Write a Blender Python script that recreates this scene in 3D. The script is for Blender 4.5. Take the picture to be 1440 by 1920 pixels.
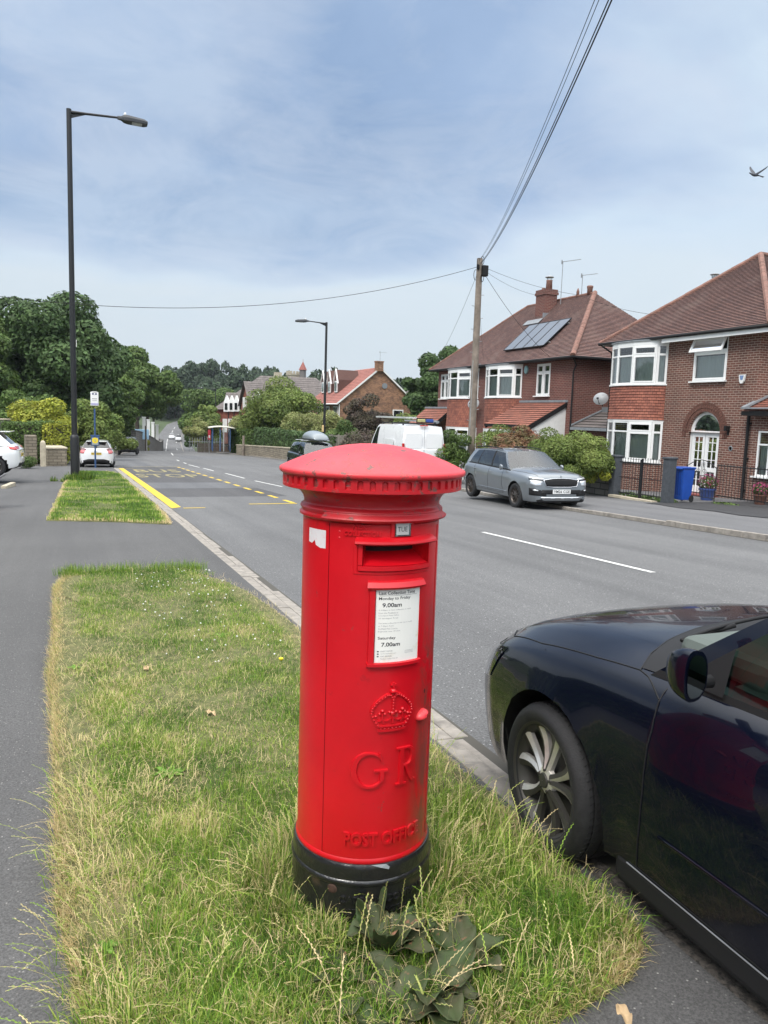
import bpy, bmesh, math, random
import numpy as np
from mathutils import Vector, Matrix
from mathutils.bvhtree import BVHTree
R_=math.radians; PI=math.pi; sin=math.sin; cos=math.cos
for o in list(bpy.data.objects): bpy.data.objects.remove(o)
S=bpy.context.scene; COL=S.collection
# ---------------- camera -------------------------------------------------
CH=1.75; YAW,PITCH,ROLL=R_(22.1),R_(7.1),R_(1.86); FPX=1440.
_F0=np.array([sin(YAW),cos(YAW),0]);_R0=np.array([cos(YAW),-sin(YAW),0]);_U0=np.array([0,0,1.])
_F=_F0*cos(PITCH)-_U0*sin(PITCH);_U1=_U0*cos(PITCH)+_F0*sin(PITCH)
_R=_R0*cos(ROLL)+_U1*sin(ROLL);_U=_U1*cos(ROLL)-_R0*sin(ROLL)
_C=np.array([0,0,CH])
cd=bpy.data.cameras.new('camera'); cam=bpy.data.objects.new('camera',cd); COL.objects.link(cam); S.camera=cam
cd.sensor_fit='VERTICAL'; cd.sensor_height=36; cd.sensor_width=27; cd.lens=27.0; cd.clip_start=.05; cd.clip_end=4000
cam.matrix_world=Matrix(((_R[0],_U[0],-_F[0],_C[0]),(_R[1],_U[1],-_F[1],_C[1]),(_R[2],_U[2],-_F[2],_C[2]),(0,0,0,1)))
S.render.resolution_x=768; S.render.resolution_y=1024
S.view_settings.view_transform='Standard'; S.view_settings.look='None'; S.view_settings.exposure=0.33; S.view_settings.gamma=1
def ray(x,y): return _F+_R*(x-720)/FPX-_U*(y-960)/FPX
def at(x,y,Z): return _C+ray(x,y)*Z                    # photo pixel at a depth -> point of the place
def onx(x,y,X): d=ray(x,y); p=_C+d*(X/d[0]); return float(p[1]),float(p[2])
def colxy(x,Z,y=775): p=at(x,y,Z); return float(p[0]),float(p[1])
# ---------------- sky, sun ----------------------------------------------
SUN_EL,SUN_AZ=R_(48),R_(235)       # azimuth from +Y clockwise: the brighter part of the cloud, behind-left of the camera
W=bpy.data.worlds.new('World'); S.world=W; W.use_nodes=True
nt=W.node_tree; nt.nodes.clear()
def N(nt,t,**k):
    n=nt.nodes.new(t)
    for a,b in k.items():
        if a.startswith('i_'): n.inputs[a[2:].replace('_',' ')].default_value=b
        else: setattr(n,a,b)
    return n
def ramp(nt,fac,stops,interp='LINEAR'):
    r=nt.nodes.new('ShaderNodeValToRGB'); e=r.color_ramp.elements; r.color_ramp.interpolation=interp
    while len(e)<len(stops): e.new(.5)
    for q,(p,c) in zip(e,stops): q.position=p; q.color=(*c,1) if len(c)==3 else c
    nt.links.new(fac,r.inputs[0]); return r.outputs[0]
def mixc(nt,f,a,b,mode='MIX'):
    m=nt.nodes.new('ShaderNodeMix'); m.data_type='RGBA'; m.blend_type=mode
    for i,v in ((0,f),(6,a),(7,b)):
        if hasattr(v,'is_linked') or isinstance(v,bpy.types.NodeSocket): nt.links.new(v,m.inputs[i])
        else: m.inputs[i].default_value=v if i==0 else ((*v,1) if len(v)==3 else v)
    return m.outputs[2]
def math_(nt,op,a,b=0.,c=None,clamp=False):
    m=nt.nodes.new('ShaderNodeMath'); m.operation=op; m.use_clamp=clamp
    for i,v in enumerate((a,b) if c is None else (a,b,c)):
        if isinstance(v,bpy.types.NodeSocket): nt.links.new(v,m.inputs[i])
        else: m.inputs[i].default_value=v
    return m.outputs[0]
tc=N(nt,'ShaderNodeTexCoord'); sk=N(nt,'ShaderNodeTexSky'); sk.sky_type='NISHITA'; sk.sun_disc=False
sk.sun_elevation=SUN_EL; sk.sun_rotation=SUN_AZ; sk.air_density=1.4; sk.dust_density=2.5; sk.ozone_density=1.5
sx=N(nt,'ShaderNodeSeparateXYZ'); nt.links.new(tc.outputs['Generated'],sx.inputs[0])
zc=math_(nt,'MAXIMUM',sx.outputs[2],.0); zd=math_(nt,'ADD',zc,.16)
u=math_(nt,'DIVIDE',sx.outputs[0],zd); v=math_(nt,'DIVIDE',sx.outputs[1],zd)
cv=N(nt,'ShaderNodeCombineXYZ'); nt.links.new(u,cv.inputs[0]); nt.links.new(v,cv.inputs[1])
def noise(nt,vec,scale,detail=4,rough=.55,dist=0.,off=0.):
    n=N(nt,'ShaderNodeTexNoise'); n.inputs['Scale'].default_value=scale; n.inputs['Detail'].default_value=detail
    n.inputs['Roughness'].default_value=rough; n.inputs['Distortion'].default_value=dist
    if off:
        m=N(nt,'ShaderNodeMapping'); m.inputs[1].default_value=(off,off*.7,off*.3); nt.links.new(vec,m.inputs[0]); vec=m.outputs[0]
    if vec is not None: nt.links.new(vec,n.inputs['Vector'])
    return n.outputs[0]
n1=noise(nt,cv.outputs[0],.60,6,.52,.3,3.1); n2=noise(nt,cv.outputs[0],2.4,7,.65,.6,7.7)
n3=noise(nt,cv.outputs[0],.9,3,.5,.2,1.3)
# broad deck: one heavy blue-grey bank ahead of the camera at mid height, paler towards the horizon
dirv=Vector((sin(YAW-.10)*cos(.36),cos(YAW-.10)*cos(.36),sin(.36)))
dt=N(nt,'ShaderNodeVectorMath'); dt.operation='DOT_PRODUCT'; nt.links.new(tc.outputs['Generated'],dt.inputs[0]); dt.inputs[1].default_value=dirv
bank=math_(nt,'MULTIPLY_ADD',dt.outputs['Value'],3.2,-2.50)       # 0 at ~30 deg, .75 at centre
bank=math_(nt,'MAXIMUM',bank,0.)
dens=math_(nt,'MULTIPLY_ADD',n1,2.3,math_(nt,'MULTIPLY_ADD',n2,.42,-1.05))
dens=math_(nt,'ADD',dens,math_(nt,'MULTIPLY',bank,.95))
lowf=math_(nt,'MULTIPLY_ADD',math_(nt,'MULTIPLY_ADD',n3,.24,zc),9.,-2.45,clamp=True)
dens=math_(nt,'MULTIPLY',dens,lowf)
ccol=ramp(nt,dens,[(.0,(.68,.77,.85)),(.22,(.61,.73,.86)),(.42,(.46,.58,.765)),(.62,(.34,.465,.68)),(1.,(.25,.37,.58))])
wisp=ramp(nt,math_(nt,'MULTIPLY_ADD',n2,.7,math_(nt,'MULTIPLY',n3,.5)),[(.52,(0,0,0)),(.72,(1,1,1))])
gap=ramp(nt,n3,[(.56,(0,0,0)),(.70,(1,1,1))])
ccol=mixc(nt,math_(nt,'MULTIPLY',wisp,.40),ccol,(.76,.82,.90))
ccol=mixc(nt,math_(nt,'MULTIPLY',gap,.16),ccol,(.45,.66,.90))
haz=ramp(nt,zc,[(.0,(1,1,1)),(.10,(.6,.6,.6)),(.22,(0,0,0))])
ccol=mixc(nt,math_(nt,'MULTIPLY',haz,.7),ccol,(.55,.63,.70))
up_=math_(nt,'MULTIPLY_ADD',zc,2.6,-1.25,clamp=True); bk=math_(nt,'MULTIPLY_ADD',dt.outputs['Value'],-1.3,.15,clamp=True)   # unseen cloud overhead and behind the camera, brightened to light the ground
bk=math_(nt,'MULTIPLY',bk,math_(nt,'MULTIPLY_ADD',zc,3.,-.7,clamp=True))
bright=math_(nt,'ADD',math_(nt,'ADD',.88,math_(nt,'MULTIPLY',up_,2.7)),math_(nt,'MULTIPLY',bk,1.5))
ccol=mixc(nt,math_(nt,'MAXIMUM',up_,math_(nt,'MULTIPLY',bk,1.,clamp=True)),ccol,(.86,.85,.83))
cb=N(nt,'ShaderNodeVectorMath'); cb.operation='SCALE'; nt.links.new(ccol,cb.inputs[0]); nt.links.new(bright,cb.inputs['Scale'])
bgs=N(nt,'ShaderNodeBackground'); nt.links.new(sk.outputs[0],bgs.inputs[0]); bgs.inputs[1].default_value=.10
bgc=N(nt,'ShaderNodeBackground'); nt.links.new(cb.outputs[0],bgc.inputs[0]); bgc.inputs[1].default_value=1.0
ms=N(nt,'ShaderNodeMixShader'); ms.inputs[0].default_value=.90
nt.links.new(bgs.outputs[0],ms.inputs[1]); nt.links.new(bgc.outputs[0],ms.inputs[2])
wo=N(nt,'ShaderNodeOutputWorld'); nt.links.new(ms.outputs[0],wo.inputs[0])
sl=bpy.data.lights.new('sun','SUN'); sl.energy=1.5; sl.angle=R_(14); sl.color=(1,.96,.9)
so=bpy.data.objects.new('sun',sl); COL.objects.link(so)
sd=Vector((sin(SUN_AZ)*cos(SUN_EL),cos(SUN_AZ)*cos(SUN_EL),sin(SUN_EL))); so.rotation_euler=(-sd).to_track_quat('-Z','Y').to_euler()
so.location=(0,0,60)
# ---------------- helpers ------------------------------------------------
def T(y):                                              # the height of the ground along the road
    return np.interp(y,_TY,_TZ)
_ty=[-400,0,90,94,120,150,185,235,300,440,620,1200]; _tz=[13.2,0,-2.97,-3.12,-5.0,-6.75,-7.1,-6.3,-4.0,1.0,8,14]
_TY=np.arange(-400,1200,1.0); _k=np.exp(-.5*(np.arange(-9,10)/3.)**2); _k/=_k.sum()
_TZ=np.convolve(np.pad(np.interp(_TY,_ty,_tz),9,mode='edge'),_k,'valid')
_TZ[(_TY>=-50)&(_TY<=78)]=-.033*_TY[(_TY>=-50)&(_TY<=78)]
class MB:
    def __init__(s): s.v=[];s.f=[];s.m=[];s.uv=[];s.off=0
    def add(s,vs,fs,mi=0,uv=None):
        s.v.extend([tuple(map(float,p)) for p in vs])
        for i,f in enumerate(fs):
            s.f.append([a+s.off for a in f]); s.m.append(mi); s.uv.append(uv[i] if uv else None)
        s.off+=len(vs); return s
    def box(s,c,d,mi=0,rot=0.,M=None):
        x,y,z=[q/2 for q in d]; c=Vector(c); vs=[]
        for a,b,e in ((-1,-1,-1),(1,-1,-1),(1,1,-1),(-1,1,-1),(-1,-1,1),(1,-1,1),(1,1,1),(-1,1,1)):
            p=Vector((a*x,b*y,e*z))
            if M is not None: p=M@p
            elif rot: p=Vector((p.x*cos(rot)-p.y*sin(rot),p.x*sin(rot)+p.y*cos(rot),p.z))
            vs.append(p+c)
        return s.add(vs,[(0,3,2,1),(4,5,6,7),(0,1,5,4),(1,2,6,5),(2,3,7,6),(3,0,4,7)],mi)
    def bar(s,a,b,w,h,mi=0,up=(0,0,1)):
        a=Vector(a);b=Vector(b);d=b-a;L=d.length
        if L<1e-6: return s
        d.normalize(); up=Vector(up); x=d.cross(up)
        if x.length<1e-4: x=d.cross(Vector((1,0,0)))
        x.normalize(); z=x.cross(d); M=Matrix((x,d,z)).transposed()
        return s.box((a+b)/2,(w,L,h),mi,M=M)
    def tube(s,pts,r,n=8,mi=0,cap=True):
        pts=[Vector(p) for p in pts]; rs=r if hasattr(r,'__len__') else [r]*len(pts); vs=[]; x=None
        for i,p in enumerate(pts):
            d=(pts[min(i+1,len(pts)-1)]-pts[max(i-1,0)])
            if d.length<1e-9: d=Vector((0,0,1))
            d.normalize()
            if x is None: x=d.orthogonal()
            x=(x-d*x.dot(d)); x.normalize(); y=d.cross(x)
            for k in range(n):
                a=2*PI*k/n; vs.append(p+(x*cos(a)+y*sin(a))*rs[i])
        fs=[(i*n+k,i*n+(k+1)%n,(i+1)*n+(k+1)%n,(i+1)*n+k) for i in range(len(pts)-1) for k in range(n)]
        if cap: fs+=[tuple(range(n))[::-1],tuple((len(pts)-1)*n+k for k in range(n))]
        return s.add(vs,fs,mi)
    def lathe(s,prof,n=48,c=(0,0,0),mi=0,axis='z',cap=True):
        vs=[]
        for r,z in prof:
            for k in range(n):
                a=2*PI*k/n
                p=(r*cos(a),r*sin(a),z) if axis=='z' else ((r*cos(a),z,r*sin(a)) if axis=='y' else (z,r*cos(a),r*sin(a)))
                vs.append((p[0]+c[0],p[1]+c[1],p[2]+c[2]))
        q=len(prof); fs=[]
        for i in range(q-1):
            for k in range(n):
                f=(i*n+k,i*n+(k+1)%n,(i+1)*n+(k+1)%n,(i+1)*n+k); fs.append(f if axis!='y' else f[::-1])
        if cap: fs+=[tuple(range(n))[::-1],tuple((q-1)*n+k for k in range(n))]
        return s.add(vs,fs,mi)
    def grid(s,rows,mi=0,closed=False,uvf=None):
        m=len(rows[0]); vs=[p for r in rows for p in r]; fs=[];uv=[] if uvf else None
        for i in range(len(rows)-1):
            for j in range(m if closed else m-1):
                fs.append((i*m+j,i*m+(j+1)%m,(i+1)*m+(j+1)%m,(i+1)*m+j))
                if uvf: uv.append([uvf(i,j),uvf(i,j+1),uvf(i+1,j+1),uvf(i+1,j)])
        return s.add(vs,fs,mi,uv)
    def poly(s,pts,mi=0): return s.add(pts,[tuple(range(len(pts)))],mi)
    def prism(s,pts,d,mi=0):
        n=len(pts); d=Vector(d); pts=[Vector(p) for p in pts]
        return s.add(pts+[p+d for p in pts],[tuple(range(n))[::-1],tuple(range(n,2*n))]+[(i,(i+1)%n,n+(i+1)%n,n+i) for i in range(n)],mi)
    def build(s,name,mats,parent=None,smooth=False,loc=None,bevel=0,fixn=False,auto=None):
        me=bpy.data.meshes.new(name); me.from_pydata(s.v,[],s.f)
        mats=mats if isinstance(mats,(list,tuple)) else [mats]
        for q in mats: me.materials.append(q)
        if len(mats)>1: me.polygons.foreach_set('material_index',s.m)
        if any(u is not None for u in s.uv):
            ul=me.uv_layers.new(name='UVMap'); i=0
            for f,u in zip(s.f,s.uv):
                for k in range(len(f)):
                    if u: ul.data[i].uv=u[k]
                    i+=1
        if fixn:
            bm=bmesh.new(); bm.from_mesh(me); bmesh.ops.remove_doubles(bm,verts=bm.verts,dist=1e-5); bmesh.ops.recalc_face_normals(bm,faces=bm.faces); bm.to_mesh(me); bm.free()
        if smooth: me.polygons.foreach_set('use_smooth',[True]*len(me.polygons))
        if auto: me.set_sharp_from_angle(angle=R_(auto))
        me.update(); o=bpy.data.objects.new(name,me); COL.objects.link(o)
        if parent is not None: o.parent=parent
        if loc is not None: o.location=loc
        if bevel:
            b=o.modifiers.new('bevel','BEVEL'); b.width=bevel; b.segments=2; b.limit_method='ANGLE'
        return o
def thing(name,label,cat,loc=(0,0,0),rz=0,group=None):
    o=bpy.data.objects.new(name,None); COL.objects.link(o); o.location=loc; o.rotation_euler=(0,0,rz); o.empty_display_size=.2
    o['label']=label;o['category']=cat
    if group: o['group']=group
    return o
def tag(o,label,cat,group=None,kind=None):
    o['label']=label;o['category']=cat
    if group:o['group']=group
    if kind:o['kind']=kind
    return o
def struct(o,label=None,cat=None):
    o['kind']='structure'
    if label:o['label']=label
    if cat:o['category']=cat
    return o
def dup(root,loc,rz=None,label=None,sc=None):
    r=root.copy(); COL.objects.link(r); r.location=loc
    if rz is not None: r.rotation_euler=(0,0,rz)
    if sc: r.scale=(sc,sc,sc) if not hasattr(sc,'__len__') else sc
    if label: r['label']=label
    for ch in list(root.children):
        c=ch.copy(); COL.objects.link(c); c.parent=r
        for g in list(ch.children):
            d=g.copy(); COL.objects.link(d); d.parent=c
    return r
def npmesh(name,V,F,mats,attr=None,parent=None,uv=None,smooth=False):
    """V (n,3), F (m,k) arrays -> object; attr: per-face colour (m,3)"""
    me=bpy.data.meshes.new(name); m,k=F.shape
    me.vertices.add(len(V)); me.vertices.foreach_set('co',np.ascontiguousarray(V,dtype=np.float32).ravel())
    me.loops.add(m*k); me.loops.foreach_set('vertex_index',F.ravel().astype(np.int32))
    me.polygons.add(m); me.polygons.foreach_set('loop_start',np.arange(0,m*k,k,dtype=np.int32)); me.polygons.foreach_set('loop_total',np.full(m,k,dtype=np.int32))
    if smooth: me.polygons.foreach_set('use_smooth',np.ones(m,dtype=bool))
    me.update(calc_edges=True)
    for q in (mats if isinstance(mats,(list,tuple)) else [mats]): me.materials.append(q)
    if attr is not None:
        a=me.attributes.new('tint','FLOAT_COLOR','FACE'); c=np.ones((m,4),dtype=np.float32); c[:,:3]=attr; a.data.foreach_set('color',c.ravel())
    o=bpy.data.objects.new(name,me); COL.objects.link(o)
    if parent is not None:o.parent=parent
    return o
_text={}
def text_mesh(txt,size=1.,spacing=1.,depth=0.,res=3,align='LEFT',bold=0.):
    c=bpy.data.curves.new('t','FONT'); c.body=txt; c.size=size; c.space_character=spacing; c.extrude=depth; c.resolution_u=res; c.align_x=align; c.offset=bold
    o=bpy.data.objects.new('t',c); COL.objects.link(o); dg=bpy.context.evaluated_depsgraph_get(); dg.update()
    me=bpy.data.meshes.new_from_object(o.evaluated_get(dg)); vs=[tuple(v.co) for v in me.vertices]; fs=[tuple(p.vertices) for p in me.polygons]
    bpy.data.objects.remove(o); bpy.data.curves.remove(c); bpy.data.meshes.remove(me); return vs,fs
# ---------------- materials ---------------------------------------------
def newmat(name):
    m=bpy.data.materials.new(name); m.use_nodes=True; nt=m.node_tree; return m,nt,nt.nodes['Principled BSDF']
def L(nt,a,b): nt.links.new(a,b)
def objco(nt): return N(nt,'ShaderNodeTexCoord').outputs['Object']
def geopos(nt): return N(nt,'ShaderNodeNewGeometry').outputs['Position']
def addbump(nt,b,h,strength=.3,dist=.01):
    n=N(nt,'ShaderNodeBump'); n.inputs['Strength'].default_value=strength; n.inputs['Distance'].default_value=dist; L(nt,h,n.inputs['Height']); L(nt,n.outputs[0],b.inputs['Normal'])
def pm(name,col,rough=.5,metal=0.,coat=0.,var=.0,vscale=4.,bump=0.,bscale=60.,spec=None,dirt=None,dscale=3.,dlo=.55,dhi=.75):
    m,nt,b=newmat(name); c=None; vec=objco(nt)
    b.inputs['Roughness'].default_value=rough; b.inputs['Metallic'].default_value=metal; b.inputs['Coat Weight'].default_value=coat; b.inputs['Coat Roughness'].default_value=.04
    if spec is not None: b.inputs['Specular IOR Level'].default_value=spec
    b.inputs['Base Color'].default_value=(*col,1)
    if var:
        n=noise(nt,vec,vscale,5,.6); lo=tuple(max(0,x*(1-var)) for x in col); hi=tuple(min(1,x*(1+var)) for x in col)
        c=ramp(nt,n,[(.3,lo),(.7,hi)])
    if dirt:
        n=noise(nt,vec,dscale,6,.65,.3,2.2); f=ramp(nt,n,[(dlo,(0,0,0)),(dhi,(1,1,1))]); c=mixc(nt,f,c if c is not None else col,dirt)
    if c is not None: L(nt,c,b.inputs['Base Color'])
    if bump: addbump(nt,b,noise(nt,vec,bscale,3,.6),bump,.01)
    return m
M={}
def asphalt(name,base,speck,scale=1.,patch=.18,stain=None):
    m,nt,b=newmat(name); p=geopos(nt)
    n=noise(nt,p,.35,5,.6); n2=noise(nt,p,85*scale,6,.85); n3=noise(nt,p,2.1,5,.65,.4,4.)
    v=N(nt,'ShaderNodeTexVoronoi'); v.inputs['Scale'].default_value=75*scale; L(nt,p,v.inputs['Vector'])
    c=ramp(nt,n,[(.25,tuple(x*(1-patch) for x in base)),(.75,tuple(x*(1+patch) for x in base))])
    c=mixc(nt,ramp(nt,n2,[(.40,(0,0,0)),(.60,(1,1,1))]),tuple(x*.42 for x in base),c,'MIX')
    sep=N(nt,'ShaderNodeSeparateColor'); L(nt,v.outputs['Color'],sep.inputs[0])
    f=math_(nt,'MULTIPLY',ramp(nt,sep.outputs[0],[(.93,(0,0,0)),(.985,(1,1,1))],'LINEAR'),ramp(nt,v.outputs['Distance'],[(.18,(1,1,1)),(.42,(0,0,0))]))
    c=mixc(nt,f,c,speck)
    f2=math_(nt,'MULTIPLY',ramp(nt,n3,[(.58,(0,0,0)),(.76,(1,1,1))]),.35); c=mixc(nt,f2,c,tuple(x*.62 for x in base))
    mp=N(nt,'ShaderNodeMapping'); mp.inputs[3].default_value=(1.3,.05,1); L(nt,p,mp.inputs[0]); n6=noise(nt,mp.outputs[0],1.,4,.6,.2,6.)
    c=mixc(nt,.9,c,ramp(nt,n6,[(.35,(.84,.84,.85)),(.65,(1.10,1.10,1.10))]),'MULTIPLY')
    L(nt,c,b.inputs['Base Color']); b.inputs['Roughness'].default_value=.88; b.inputs['Specular IOR Level'].default_value=.35
    addbump(nt,b,math_(nt,'ADD',n2,math_(nt,'MULTIPLY',v.outputs['Distance'],.6)),.55,.004); return m
M['road']=asphalt('road_asphalt',(.165,.165,.166),(.46,.46,.45),.8,.15)
M['path']=asphalt('pavement_asphalt',(.128,.126,.125),(.34,.33,.31),1.2,.2)
M['patch']=asphalt('patch_asphalt',(.155,.158,.165),(.34,.34,.33),1.,.08)
M['patchd']=asphalt('dark_patch_asphalt',(.105,.103,.106),(.30,.30,.3),1.,.1)
M['rpath']=asphalt('right_pavement_asphalt',(.17,.17,.175),(.34,.33,.32),1.,.12)
M['drive']=asphalt('driveway_asphalt',(.06,.06,.064),(.22,.21,.2),1.,.15)
M['kerb']=pm('kerb_concrete',(.27,.245,.215),.9,var=.22,vscale=9,bump=.5,bscale=150,dirt=(.12,.11,.10),dscale=7,dlo=.5,dhi=.78)
M['kerbd']=pm('shaded_dirty_kerb',(.085,.075,.065),.95,var=.35,vscale=22,bump=.7,bscale=120,dirt=(.03,.028,.026),dscale=40,dlo=.45,dhi=.6)  # dirty dark aggregate, with the shade by the car put into the colour
M['joint']=pm('kerb_joint',(.07,.065,.055),.95)
M['yellow']=pm('yellow_line_paint',(.58,.40,.025),.75,var=.12,vscale=3,dirt=(.22,.21,.17),dscale=24,dlo=.56,dhi=.74)
M['yellow2']=pm('worn_yellow_paint',(.42,.34,.07),.8,dirt=(.12,.12,.12),dscale=14,dlo=.40,dhi=.56)
M['wline']=pm('white_line_paint',(.56,.56,.54),.8,dirt=(.20,.20,.20),dscale=16,dlo=.5,dhi=.68)
M['soil']=pm('dry_soil_and_thatch',(.10,.105,.035),.95,var=.45,vscale=16,bump=.8,bscale=60,dirt=(.21,.17,.085),dscale=5,dlo=.52,dhi=.75)
M['lawn']=pm('far_turf',(.045,.068,.022),.95,var=.35,vscale=2.5,bump=.5,bscale=9)
M['white']=pm('white_upvc',(.80,.80,.79),.35,var=.03)
M['whitep']=pm('white_painted_wood',(.72,.72,.70),.6,var=.06,vscale=6)
M['black']=pm('black_plastic',(.014,.014,.015),.6,spec=.25)
M['blackm']=pm('black_painted_metal',(.010,.011,.013),.5)
M['rubber']=pm('tyre_rubber',(.013,.013,.014),.75,var=.3,vscale=30,bump=.2,bscale=120)
M['dark']=pm('interior_dark',(.07,.075,.075),.8)
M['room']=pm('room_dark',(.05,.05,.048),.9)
M['seat']=pm('car_seat_fabric',(.10,.10,.10),.9)
M['curtain']=None
M['lead']=pm('lead_flashing',(.20,.215,.23),.6,var=.2,vscale=6)
M['grey']=pm('grey_metal',(.30,.31,.32),.45,.6)
M['alu']=pm('aluminium',(.55,.56,.57),.35,.9)
M['galv']=pm('galvanised',(.34,.35,.36),.5,.7,var=.15,vscale=20)
M['chrome']=pm('chrome',(.75,.76,.78),.12,1.)
M['stone']=None
def glassmat(name,tint,refl=.08,rough=.02,op=.55,fr=1.45):
    m=bpy.data.materials.new(name); m.use_nodes=True; nt=m.node_tree; nt.nodes.clear()
    t=N(nt,'ShaderNodeBsdfTransparent'); t.inputs[0].default_value=(*tint,1)
    g=N(nt,'ShaderNodeBsdfGlossy'); g.inputs['Roughness'].default_value=rough; g.inputs[0].default_value=(.95,.97,1,1)
    f=N(nt,'ShaderNodeFresnel'); f.inputs[0].default_value=fr
    k=math_(nt,'MULTIPLY_ADD',f.outputs[0],1.-refl,refl,clamp=True)
    x=N(nt,'ShaderNodeMixShader'); L(nt,k,x.inputs[0]); L(nt,t.outputs[0],x.inputs[1]); L(nt,g.outputs[0],x.inputs[2])
    o=N(nt,'ShaderNodeOutputMaterial'); L(nt,x.outputs[0],o.inputs[0]); return m
M['glass']=glassmat('window_glass',(.80,.86,.85),.10)
M['cglass']=glassmat('car_glass',(.45,.58,.53),.03)
M['lampglass']=glassmat('headlamp_glass',(.85,.88,.9),.10)
def brick(name,c1,c2,mortar,bw=.225,rh=.075,ms=.011,var=.3,tone=None):
    m,nt,b=newmat(name); g=N(nt,'ShaderNodeNewGeometry'); sp=N(nt,'ShaderNodeSeparateXYZ'); L(nt,g.outputs['Position'],sp.inputs[0])
    sn=N(nt,'ShaderNodeSeparateXYZ'); L(nt,g.outputs['Normal'],sn.inputs[0])
    ax=math_(nt,'ABSOLUTE',sn.outputs[0]); ay=math_(nt,'ABSOLUTE',sn.outputs[1])
    uu=math_(nt,'ADD',math_(nt,'MULTIPLY',sp.outputs[0],ay),math_(nt,'MULTIPLY',sp.outputs[1],ax))
    cb=N(nt,'ShaderNodeCombineXYZ'); L(nt,uu,cb.inputs[0]); L(nt,sp.outputs[2],cb.inputs[1])
    br=N(nt,'ShaderNodeTexBrick'); L(nt,cb.outputs[0],br.inputs['Vector']); br.inputs['Scale'].default_value=1.
    br.inputs['Brick Width'].default_value=bw; br.inputs['Row Height'].default_value=rh; br.inputs['Mortar Size'].default_value=ms; br.inputs['Mortar Smooth'].default_value=.25; br.inputs['Bias'].default_value=-.1
    br.inputs['Color1'].default_value=(*c1,1); br.inputs['Color2'].default_value=(*c2,1); br.inputs['Mortar'].default_value=(*mortar,1)
    n=noise(nt,g.outputs['Position'],1.1,5,.6); n2=noise(nt,g.outputs['Position'],40,3,.6)
    c=mixc(nt,1.,br.outputs['Color'],ramp(nt,n,[(.25,(1-var,)*3),(.75,(1.,1.,1.))]),'MULTIPLY')
    c=mixc(nt,.5,c,ramp(nt,n2,[(.2,(.7,.7,.7)),(.8,(1.2,1.2,1.2))]),'MULTIPLY')
    if tone:
        n4=noise(nt,cb.outputs[0],2.6,2,.5,.0,3.); c=mixc(nt,ramp(nt,n4,[(.5,(0,0,0)),(.62,(1,1,1))]),c,mixc(nt,.5,c,tone))
    L(nt,c,b.inputs['Base Color']); b.inputs['Roughness'].default_value=.9
    inv=math_(nt,'SUBTRACT',1.,br.outputs['Fac']); addbump(nt,b,inv,.6,.008); return m
M['brickB']=brick('brown_brick',(.185,.072,.052),(.118,.050,.039),(.40,.31,.25),ms=.0105)
M['brickA']=brick('red_brick',(.180,.060,.047),(.122,.044,.037),(.26,.175,.145),ms=.010)
M['brickC']=brick('multi_brick',(.40,.20,.11),(.20,.085,.05),(.36,.27,.19),.30,.10,.010,tone=(.10,.06,.05))
M['brickD']=brick('estate_brick',(.29,.085,.05),(.21,.065,.04),(.25,.12,.09),.3,.1,.01)
M['stone']=brick('sandstone_blocks',(.34,.29,.215),(.25,.215,.16),(.15,.13,.10),.42,.16,.02,.45)
M['stoneg']=brick('grey_stone_blocks',(.18,.17,.155),(.125,.12,.11),(.05,.05,.045),.55,.2,.02,.4)
M['stones']=pm('smooth_sandstone',(.42,.37,.28),.9,var=.2,vscale=4,bump=.3,bscale=40)
M['gatep']=pm('dark_stone_gatepost',(.055,.062,.072),.75,var=.25,vscale=8,bump=.4,bscale=40)
def tiles(name,c1,c2,gap,bw=.165,var=.35,moss=None,rough=.85):
    m,nt,b=newmat(name); tcn=N(nt,'ShaderNodeTexCoord'); g=geopos(nt)
    br=N(nt,'ShaderNodeTexBrick'); L(nt,tcn.outputs['UV'],br.inputs['Vector']); br.inputs['Scale'].default_value=1.
    br.inputs['Brick Width'].default_value=bw; br.inputs['Row Height'].default_value=1.; br.inputs['Mortar Size'].default_value=.006; br.inputs['Mortar Smooth'].default_value=0.
    br.inputs['Color1'].default_value=(*c1,1); br.inputs['Color2'].default_value=(*c2,1); br.inputs['Mortar'].default_value=(*gap,1)
    n=noise(nt,g,.8,5,.65); n2=noise(nt,g,14,3,.6)
    c=mixc(nt,1.,br.outputs['Color'],ramp(nt,n,[(.25,(1-var,)*3),(.75,(1.15,1.15,1.15))]),'MULTIPLY')
    c=mixc(nt,.6,c,ramp(nt,n2,[(.25,(.6,.6,.62)),(.75,(1.25,1.2,1.2))]),'MULTIPLY')
    if moss: c=mixc(nt,math_(nt,'MULTIPLY',ramp(nt,n,[(.5,(0,0,0)),(.66,(1,1,1))]),.5),c,moss)
    L(nt,c,b.inputs['Base Color']); b.inputs['Roughness'].default_value=rough; addbump(nt,b,n2,.4,.01); return m
M['tile']=tiles('clay_roof_tiles',(.25,.14,.118),(.165,.10,.093),(.05,.03,.028),moss=(.16,.12,.105))
M['tileh']=tiles('hanging_tiles',(.37,.135,.088),(.24,.085,.06),(.07,.03,.022),.165,.3)
M['tilep']=tiles('porch_tiles',(.36,.13,.085),(.25,.10,.07),(.08,.035,.03),.165,.25)
M['tiled']=tiles('grey_concrete_tiles',(.16,.14,.13),(.12,.105,.10),(.04,.035,.035),.3,.2)
M['tiler']=tiles('red_concrete_tiles',(.34,.13,.10),(.27,.105,.085),(.10,.05,.04),.3,.15)
M['ridge']=pm('ridge_tile',(.19,.095,.072),.8,var=.35,vscale=5,bump=.3,bscale=20,dirt=(.16,.11,.09),dscale=4)
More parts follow.
